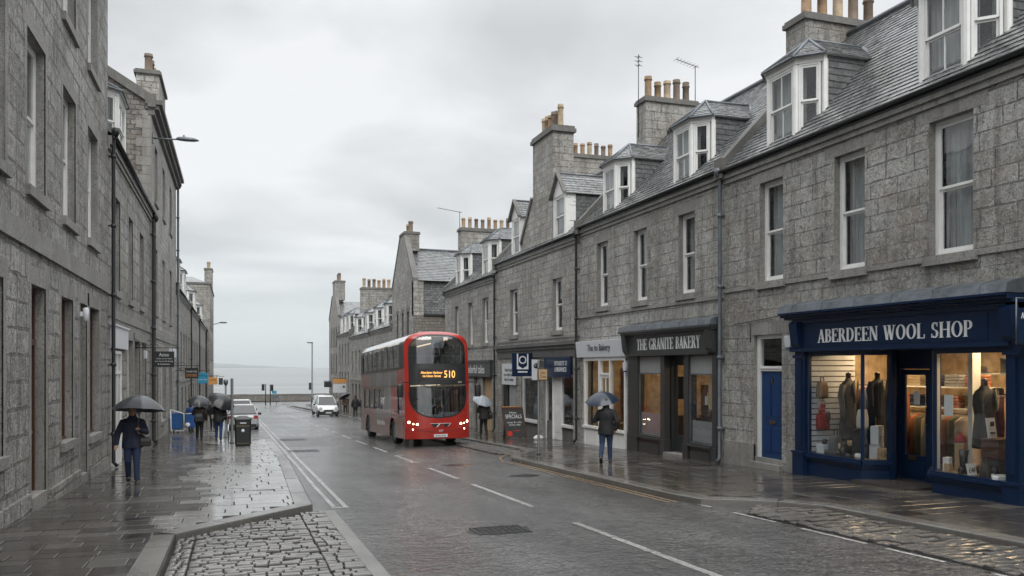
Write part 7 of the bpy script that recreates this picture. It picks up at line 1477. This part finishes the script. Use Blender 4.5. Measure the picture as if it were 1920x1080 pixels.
# ================================================================== people
M['skin'] = plain('skin', (.42, .24, .17), .5, var=.15)
def ell(cx, cy, z, a, b, n=18, f=None): return [(cx + a * math.cos(q) * (f(q) if f else 1), cy + b * math.sin(q) * (f(q) if f else 1), z) for q in [2 * math.pi * j / n for j in range(n)]]
def person(label, x, y, rz, H=1.7, coat=('c', (.02, .02, .02)), trou=('t', (.02, .02, .02)), hair=(.03, .02, .015), hem=.78, pose=None, vox=.014, hood=None, shoe=(.015, .014, .014), bag=None, bulk=1.0, lean=0, z=None, seated=False, hat=None, group=None, parent=None, fine=False):
    k_ = H / 1.72; z0 = (gz(y) if z is None else z)
    t = thing('person', label, 'person', (x, y, z0), rz, group)
    P = dict(kl=(.10, -.02, .50), al=(.10, .04, .09), kr=(-.10, .02, .50), ar=(-.10, .02, .09), el=(.27, .04, 1.12), wl=(.29, -.04, .86), er=(-.27, .04, 1.12), wr=(-.29, -.04, .86), tl=0, tr=0)
    P.update(pose or {})
    ly = lambda zz_: -lean * max(0, zz_ - .9)                     # forward lean (front is -Y)
    S = lambda p: (p[0] * k_, p[1] * k_, p[2] * k_)
    hipl, hipr = (.09, 0, .9), (-.09, 0, .9); shl, shr = (.175 * bulk, .0 + ly(1.4), 1.40), (-.175 * bulk, ly(1.4), 1.40)
    tor = [(.90, .155, .10), (1.0, .15, .10), (1.12, .14, .095), (1.25, .16, .11), (1.36, .175, .11), (1.43, .13, .09), (1.47, .062, .06), (1.53, .055, .058)]
    b = MB()
    b.loft([[S(p) for p in ell(0, ly(z_), z_, a, c)] for z_, a, c in tor])
    hc = (0, ly(1.62) - .02, 1.0)
    hd = [(1.49, .035, .045, .0), (1.52, .055, .068, -.012), (1.56, .068, .085, -.008), (1.60, .075, .094, 0), (1.645, .078, .1, .004), (1.68, .074, .097, .008), (1.71, .055, .075, .01), (1.725, .02, .03, .01)]
    b.loft([[S(p) for p in ell(0, ly(1.6) - .015 + dy, z_, a, c)] for z_, a, c, dy in hd])
    b.loft([[S((a * .5, ly(1.6) - .105 + dy, z_)) for a, dy in ((-.03, .03), (0, -.012 * w_), (.03, .03))] for z_, w_ in ((1.565, 1.6), (1.585, 2.2), (1.62, .6))])
    for sg in (-1, 1): b.loft([[S((sg * (.076 + o_), ly(1.6) + .0 + c_ * .02, 1.6 + d_ * .028)) for c_, d_ in ((-1, 0), (0, 1), (1, .5), (.4, -1))] for o_ in (-.01, .012)])
    for hp, kn, an in ((hipl, P['kl'], P['al']), (hipr, P['kr'], P['ar'])): b.tube([S(hp), S(kn), S(an)], [.085 * k_, .055 * k_, .036 * k_], 12)
    for sg, sh, el_, wr_ in ((1, shl, P['el'], P['wl']), (-1, shr, P['er'], P['wr'])):
        b.tube([S(sh), S(el_), S(wr_)], [.048 * k_, .037 * k_, .026 * k_], 10)
        d = (Vector(wr_) - Vector(el_)).normalized(); side = d.cross(Vector((0, 0, 1)) if abs(d.z) < .8 else Vector((0, 1, 0))).normalized(); pn = d.cross(side)
        pal = Vector(wr_) + d * .05; b.tube([S(Vector(wr_)), S(pal), S(Vector(wr_) + d * .085)], [.026 * k_, .036 * k_, .034 * k_], 8, 0, .55)
        curl = P.get('grip' + ('l' if sg > 0 else 'r'), .35)
        for q in range(4):
            o_ = side * (.027 - .018 * q); ln = (.062, .07, .066, .052)[q]; a0 = Vector(wr_) + d * .08 + o_; a1 = a0 + (d * math.cos(curl) + pn * math.sin(curl)) * ln * .55; a2 = a1 + (d * math.cos(curl * 2.6) + pn * math.sin(curl * 2.6)) * ln * .5
            b.tube([S(a0), S(a1), S(a2)], [.0095 * k_, .009 * k_, .008 * k_], 6)
        th_ = Vector(wr_) + d * .03 + side * .03; b.tube([S(th_), S(th_ + side * .022 + d * .02 + pn * .01), S(th_ + side * .02 + d * .05 + pn * .03)], [.012 * k_, .011 * k_, .009 * k_], 6)
    b.build('body', 'skin', t, local=True, remesh=.0085 if fine else vox, smooth_it=2)
    cn = 'cloth_' + coat[0]; colm(cn, coat[1], .75 if len(coat) < 3 else coat[2], .5); tn = 'cloth_' + trou[0]; colm(tn, trou[1], .85, .6)
    c = MB(); fold = lambda s_: (lambda q: 1 + .028 * math.sin(5 * q + s_ * 9) + .02 * math.sin(9 * q - s_ * 5)); bk = bulk
    rg = [(hem, .205 * bk, .15 * bk), (hem + .12, .2 * bk, .148 * bk), (1.0, .185 * bk, .14 * bk), (1.12, .178 * bk, .135 * bk), (1.26, .195 * bk, .145 * bk), (1.34, .195 * bk, .138 * bk), (1.40, .165 * bk, .12), (1.445, .115, .1), (1.475, .092, .088), (1.51, .085, .082), (1.53, .08, .078)]
    if hem >= .98: rg = [(hem, .185 * bk, .14 * bk)] + rg[3:]
    c.loft([[S(p) for p in ell(0, ly(z_) + .005, z_, a, d_, 22, fold(z_))] for z_, a, d_ in rg])
    for sh, el_, wr_ in ((shl, P['el'], P['wl']), (shr, P['er'], P['wr'])):
        sh, el_, wr_ = Vector(sh), Vector(el_), Vector(wr_); sh = sh + Vector((0, 0, -.03)); inn = sh + Vector((-sh.x * .45, 0, .03))
        mid1 = sh.lerp(el_, .5); mid2 = el_.lerp(wr_, .5)
        c.tube([S(inn), S(sh), S(mid1), S(el_), S(mid2), S(wr_)], [.06 * k_, .07 * bk * k_, .068 * bk * k_, .066 * bk * k_, .054 * bk * k_, .048 * bk * k_], 12)
    if hood: c.loft([[S(p) for p in ell(0, ly(1.58) + dy, z_, a, d_)] for z_, a, d_, dy in ((1.46, .11, .1, .03), (1.55, .105, .1, .04), (1.66, .1, .11, .025), (1.73, .075, .09, .02), (1.77, .03, .04, .02))])
    c.build('jacket', cn, t, local=True, remesh=vox * .9, smooth_it=3)
    c = MB()
    for hp, kn, an in ((hipl, P['kl'], P['al']), (hipr, P['kr'], P['ar'])):
        hp, kn, an = Vector(hp), Vector(kn), Vector(an); fr_ = an + Vector((0, 0, -.01))
        c.tube([S(hp + Vector((0, 0, .08))), S(hp), S(hp.lerp(kn, .5)), S(kn), S(kn.lerp(fr_, .5)), S(fr_)], [.1 * k_, .108 * k_, .092 * k_, .074 * k_, .064 * k_, .058 * k_], 14)
    c.loft([[S(p) for p in ell(0, 0, z_, a, d_)] for z_, a, d_ in ((.82, .1, .09), (.88, .17, .12), (1.0, .165, .115), (1.06, .15, .1))])
    c.build('trousers', tn, t, local=True, remesh=vox * .9, smooth_it=3)
    for sg, an, tip in ((1, P['al'], P['tl']), (-1, P['ar'], P['tr'])):
        m = MB(); an = Vector(an); Rm = Matrix.Rotation(tip, 3, 'X')
        rr = [[an + Rm @ Vector((x_ * wd, y_, -.09 + z_ * hh)) for x_, z_ in ((-1, 0), (1, 0), (1.05, .3), (.8, .8), (.3, 1), (-.3, 1), (-.8, .8), (-1.05, .3))] for y_, wd, hh in ((.075, .02, .05), (.06, .036, .1), (0, .042, .13), (-.06, .044, .09), (-.13, .046, .065), (-.175, .036, .045), (-.195, .015, .025))]
        m.loft([[S(p) for p in r_] for r_ in rr]); m.build('shoe', colm('shoe_%d' % int(shoe[0] * 1000), shoe, .4), t, local=True)
    if not hood:
        m = MB(); hn = 'hair_%d' % int(sum(hair) * 1000)
        m.loft([[S((p[0], p[1] if p[1] > ly(1.6) - .07 or z_ > 1.675 else ly(1.6) - .07 + (p[1] - ly(1.6) + .07) * .2, p[2])) for p in ell(0, ly(1.6) + dy, z_, a, c_)] for z_, a, c_, dy in ((1.5, .07, .05, .055), (1.55, .085, .075, .04), (1.62, .089, .1, .015), (1.68, .086, .108, .0), (1.72, .066, .085, .005), (1.748, .025, .035, .01))])
        m.build('hair', colm(hn, hat or hair, .7, .8), t, local=True, remesh=vox * .8, smooth_it=1)
    m = MB()
    for sg in (-1, 1): m.lathe(S((sg * .031, ly(1.6) - .098, 1.605)), [(.0, -.008), (.009, -.004), (.009, .004), (0, .008)], 8)
    m.box(-.022 * k_, .022 * k_, (ly(1.6) - .101) * k_, (ly(1.6) - .09) * k_, 1.546 * k_, 1.552 * k_); m.build('facial_features', 'dark', t, local=True)
    if bag:
        bx_, by_, bz_, w_, d_, h_, bc = bag; m = MB(); f_ = bagf(w_, d_, h_, 0, False); m2 = MB(); f_(m2); m.poly([(a + bx_, c2 + by_, e_ + bz_) for a, c2, e_ in m2.v], m2.f)
        tb = thing('shoulder_bag', 'bag carried by the ' + label, 'bag', (0, 0, 0)); tb['label'] = bc[2]
        tb.location = (x, y, z0); tb.rotation_euler = (0, 0, rz); m.build('body', colm(bc[0], bc[1], .5), tb, local=True, bevel=.02)
        m = MB(); m.tube([(bx_ - .03, by_, bz_ + h_ * .95), (bx_ * .6, -.165 * (1 if by_ < .1 else -1), 1.15 * k_), (-bx_ * .45, -.1, 1.43 * k_), (-bx_ * .4, .06, 1.46 * k_), (0, .155, 1.2 * k_), (bx_, .1, bz_ + h_ * .95)], .012, 5); m.build('strap', colm(bc[0], bc[1], .5), tb, local=True)
    return t
def umbrella(label, x, y, z, r, h, hand, tilt=(0, 0), mat='u_black', col=(.02, .022, .026), rz=0.0, hook=True):
    """apex at x,y,z (world); hand = world point the shaft runs down to"""
    if mat not in M: M[mat] = plain(mat, col, .3, bump=.3, bs=12, var=.3)
    t = thing('umbrella', label, 'umbrella', (x, y, z)); ax_ = (Vector((x, y, z)) - Vector(hand)).normalized()
    tilt_q = Vector((0, 0, 1)).rotation_difference(ax_) if not any(tilt) else Matrix.Rotation(tilt[0], 3, 'X').to_quaternion() @ Matrix.Rotation(tilt[1], 3, 'Y').to_quaternion()
    F = lambda p: tuple(tilt_q @ (Matrix.Rotation(rz, 3, 'Z') @ Vector(p)))
    m = MB(); n, rn = 48, 9; V = []
    for j in range(rn + 1):
        f = j / rn
        for i in range(n):
            a = 2 * math.pi * i / n; s_ = abs(math.sin(4 * a)); rad = r * f * (1 - .07 * s_ * f); zz_ = -h * (f ** 1.9) - .02 * s_ * f * r - (.0 if j < rn else .02 * (1 - s_)); V.append(F((rad * math.cos(a), rad * math.sin(a), zz_)))
    fs = [(j * n + i, j * n + (i + 1) % n, (j + 1) * n + (i + 1) % n, (j + 1) * n + i) for j in range(rn) for i in range(n)]
    m.poly(V, fs, 0, True); m.build('canopy', mat, t, local=True)
    for i in range(8):
        a = math.pi / 4 * i; m = MB(); m.tube([F((r * f * math.cos(a), r * f * math.sin(a), -h * f ** 1.9 - .008)) for f in (0, .25, .5, .75, 1, 1.02)], .004, 5); m.tube([F((r * .5 * math.cos(a), r * .5 * math.sin(a), -h * .27 - .01)), F((0, 0, -h - .12))], .003, 4); m.build('rib', 'lead', t, local=True)
    hv = Vector(hand) - Vector((x, y, z)); m = MB(); m.tube([(0, 0, 0), tuple(hv)], .006, 8); m.tube([(0, 0, 0), F((0, 0, .06))], .006, 6); m.build('shaft', 'lead', t, local=True)
    m = MB(); d = hv.normalized(); pts_ = [hv - d * .06, hv, hv + d * .1]
    if hook: pts_ += [hv + d * .14 + Vector((.01, -.01, 0)), hv + d * .15 + Vector((.04, -.01, 0)), hv + d * .12 + Vector((.055, -.01, 0))]
    m.tube(pts_, .013, 8); m.build('handle', 'brown', t, local=True); return t
def ptw(x, y, rz, p, H=1.72, z=None):
    k_ = H / 1.72; q = Matrix.Rotation(rz, 3, 'Z') @ Vector(p) * k_; return (x + q.x, y + q.y, (gz(y) if z is None else z) + q.z)
jean = ('jeans', (.014, .03, .075)); jean2 = ('jeans_dark', (.012, .022, .05)); blk = ('trousers_black', (.014, .014, .016))
# woman on the left, walking towards us
px, py = -2.14, 19.85
person('person in a navy coat and blue jeans walking towards us under a grey umbrella', px, py, R(4), 1.68, ('navy_coat', (.012, .017, .042)), jean, hem=.78, fine=True, vox=.012, bulk=1.1,
       pose=dict(kl=(.09, -.12, .5), al=(.1, -.17, .09), kr=(-.09, -.04, .5), ar=(-.085, .16, .12), tr=-.35, el=(.28, -.02, 1.13), wl=(.15, -.25, 1.22), er=(-.3, .06, 1.12), wr=(-.33, -.03, .86), gripl=1.1, gripr=.5),
       bag=(.26, -.06, .8, .24, .12, .2, ('bag_black', (.018, .017, .017), 'black handbag slung on the hip of the person in the navy coat')))
hp = ptw(px, py, R(4), (.125, -.31, 1.27), 1.68); umbrella('grey umbrella held up by the person in the navy coat', px + .17, py - .2, gz(py) + 1.93, .55, .32, hp, mat='u_grey', col=(.045, .05, .055), rz=.3)
# man on the right, walking away
px, py = 9.38, 20.1
person('person in a black jacket and blue jeans walking away past the white bakery', px, py, R(152), 1.70, ('black_jacket', (.008, .009, .011)), jean, hem=.76, fine=True, vox=.012, bulk=1.08,
       pose=dict(kl=(.11, .06, .5), al=(.12, .36, .19), tl=.7, kr=(-.09, -.05, .5), ar=(-.1, -.04, .09), el=(.31, -.05, 1.12), wl=(.1, -.27, 1.24), er=(-.3, .06, 1.1), wr=(-.24, .02, .88), gripl=1.1, gripr=.9))
hp = ptw(px, py, R(152), (.08, -.33, 1.29), 1.70); umbrella('navy umbrella held by the person in the black jacket passing the bakery', px - .05, py + .22, gz(py) + 1.88, .47, .25, hp, mat='u_navy', col=(.012, .022, .042), rz=.2)
# others
def walker(label, x, y, rz, H, coat, trou, um=None, bag=None, hood=None, lean=0, hair=(.03, .02, .015), hat=None, stride=.12, bulk=1.1, dx=0, hem=.78):
    up_ = um is not None
    po = dict(kl=(.09, -stride, .5), al=(.1, -stride * 1.3, .09), kr=(-.09, -.02, .5), ar=(-.09, stride * 1.5, .12), tr=-.3)
    if up_: po.update(el=(.27, -.05, 1.13), wl=(.12, -.25, 1.22), gripl=1.1)
    person(label, x, y, rz, H, coat, trou, hair=hair, hat=hat, hood=hood, pose=po, bag=bag, lean=lean, bulk=bulk, hem=hem, vox=.016)
    if up_:
        r, h, lb, mt, cl, zt = um; hp = ptw(x, y, rz, (.1, -.31 - lean * .3, 1.27), H); umbrella(lb, x + dx, y, gz(y) + zt, r, h, hp, mat=mt, col=cl, rz=x)
walker('person in a dark brown jacket with a pack seen from behind under a small umbrella', -1.45, 37.8, R(180), 1.68, ('dark_brown_jacket', (.028, .02, .016)), blk, (.47, .24, 'dark grey umbrella of the person in the brown jacket', 'u_grey', (.045, .05, .055), 1.85), bag=(.02, .16, .8, .34, .16, .34, ('pack_grey', (.03, .03, .035), 'grey pack on the back of the person in the brown jacket')))
walker('person in a black jacket and bright blue jeans seen from behind near the litter bin', -.66, 36.9, R(178), 1.72, ('black_jacket', (.008, .009, .011)), ('jeans_bright', (.018, .05, .14)), (.58, .3, 'large black umbrella tilted over the person in bright blue jeans', 'u_black', (.02, .022, .026), 1.86), lean=.18, dx=.24)
walker('person in black with a beige bag half hidden behind the blue jeans', -1.2, 49.5, R(175), 1.66, ('black_jacket', (.008, .009, .011)), blk, bag=(-.1, .17, .6, .34, .14, .4, ('bag_beige', (.3, .24, .17), 'beige bag on the person half hidden behind the blue jeans')), lean=.1)
walker('small person in a blue jacket and orange hat behind the blue trolley', -2.25, 47.3, R(160), 1.5, ('blue_jacket', (.02, .07, .22)), blk, hat=(.5, .09, .02), stride=.03)
walker('person in a dark padded jacket under a pale umbrella beside the bus', 10.35, 34.8, R(180), 1.62, ('padded_black', (.02, .021, .02)), blk, (.46, .22, 'pale grey umbrella of the person walking beside the bus', 'u_pale', (.3, .33, .37), 1.72), bulk=1.2, bag=(-.3, .02, .75, .16, .22, .3, ('bag_black', (.018, .017, .017), 'black bag on the arm of the person beside the bus')))
walker('far person in a brown coat under a black umbrella beyond the bus', 10.3, 82.5, R(0), 1.68, ('brown_coat', (.11, .065, .04)), blk, (.6, .35, 'black umbrella far off on the right pavement', 'u_black', (.02, .022, .026), 1.95), dx=-.2)
walker('far person in a pale grey coat beside the brown coat', 9.55, 83.2, R(10), 1.62, ('pale_coat', (.25, .25, .26)), blk)
walker('far person in a black jacket walking just left of the bus rear', 9.3, 68.0, R(180), 1.76, ('black_jacket', (.008, .009, .011)), blk, stride=.08)
walker('far person in dark clothes partly hidden by the bus rear', 10.0, 68.6, R(185), 1.7, ('navy_coat', (.012, .017, .042)), blk)
# driver and upper-deck passengers (inside the bus)
def seatedp(label, lx, ly_, lz, coat):
    a = R(1.2); th_ = -math.atan(G); q = Matrix.Rotation(a, 3, 'Z') @ Matrix.Rotation(th_, 3, 'X') @ Vector((lx, ly_, lz)); o = Vector(bus.location) + q
    person(label, o.x, o.y, a, 1.74, coat, blk, hem=.86, vox=.018, z=o.z - .48, pose=dict(kl=(.12, -.42, .92), al=(.12, -.45, .5), kr=(-.12, -.42, .92), ar=(-.12, -.45, .5), el=(.27, -.12, 1.15), wl=(.16, -.38, 1.18), er=(-.27, -.12, 1.15), wr=(-.16, -.38, 1.18)))
seatedp('bus driver in a dark jumper seen through the lower windscreen', -.6, 1.15, .55, ('navy_coat', (.012, .017, .042)))
seatedp('passenger in dark clothes at the front of the upper deck, centre', .28, 1.55, 2.95, ('black_jacket', (.008, .009, .011)))
seatedp('passenger in dark clothes at the front of the upper deck, by the kerb side', .75, 1.7, 2.9, ('padded_black', (.02, .021, .02)))
# ------------------------------------------------------------------ sea air
HZ = MB(); HZ.box(-13400, 13400, -130, 13900, -13, 110)
hm = bpy.data.materials.new('sea_haze'); hm.use_nodes = True; hm.node_tree.nodes.clear()
ho = hm.node_tree.nodes.new('ShaderNodeOutputMaterial'); hv = hm.node_tree.nodes.new('ShaderNodeVolumePrincipled')
hv.inputs['Color'].default_value = (.86, .9, .93, 1); hv.inputs['Density'].default_value = 0.00013; hv.inputs['Anisotropy'].default_value = .2
hm.node_tree.links.new(hv.outputs[0], ho.inputs['Volume'])
o = HZ.build('haze', hm); o['kind'] = 'stuff'
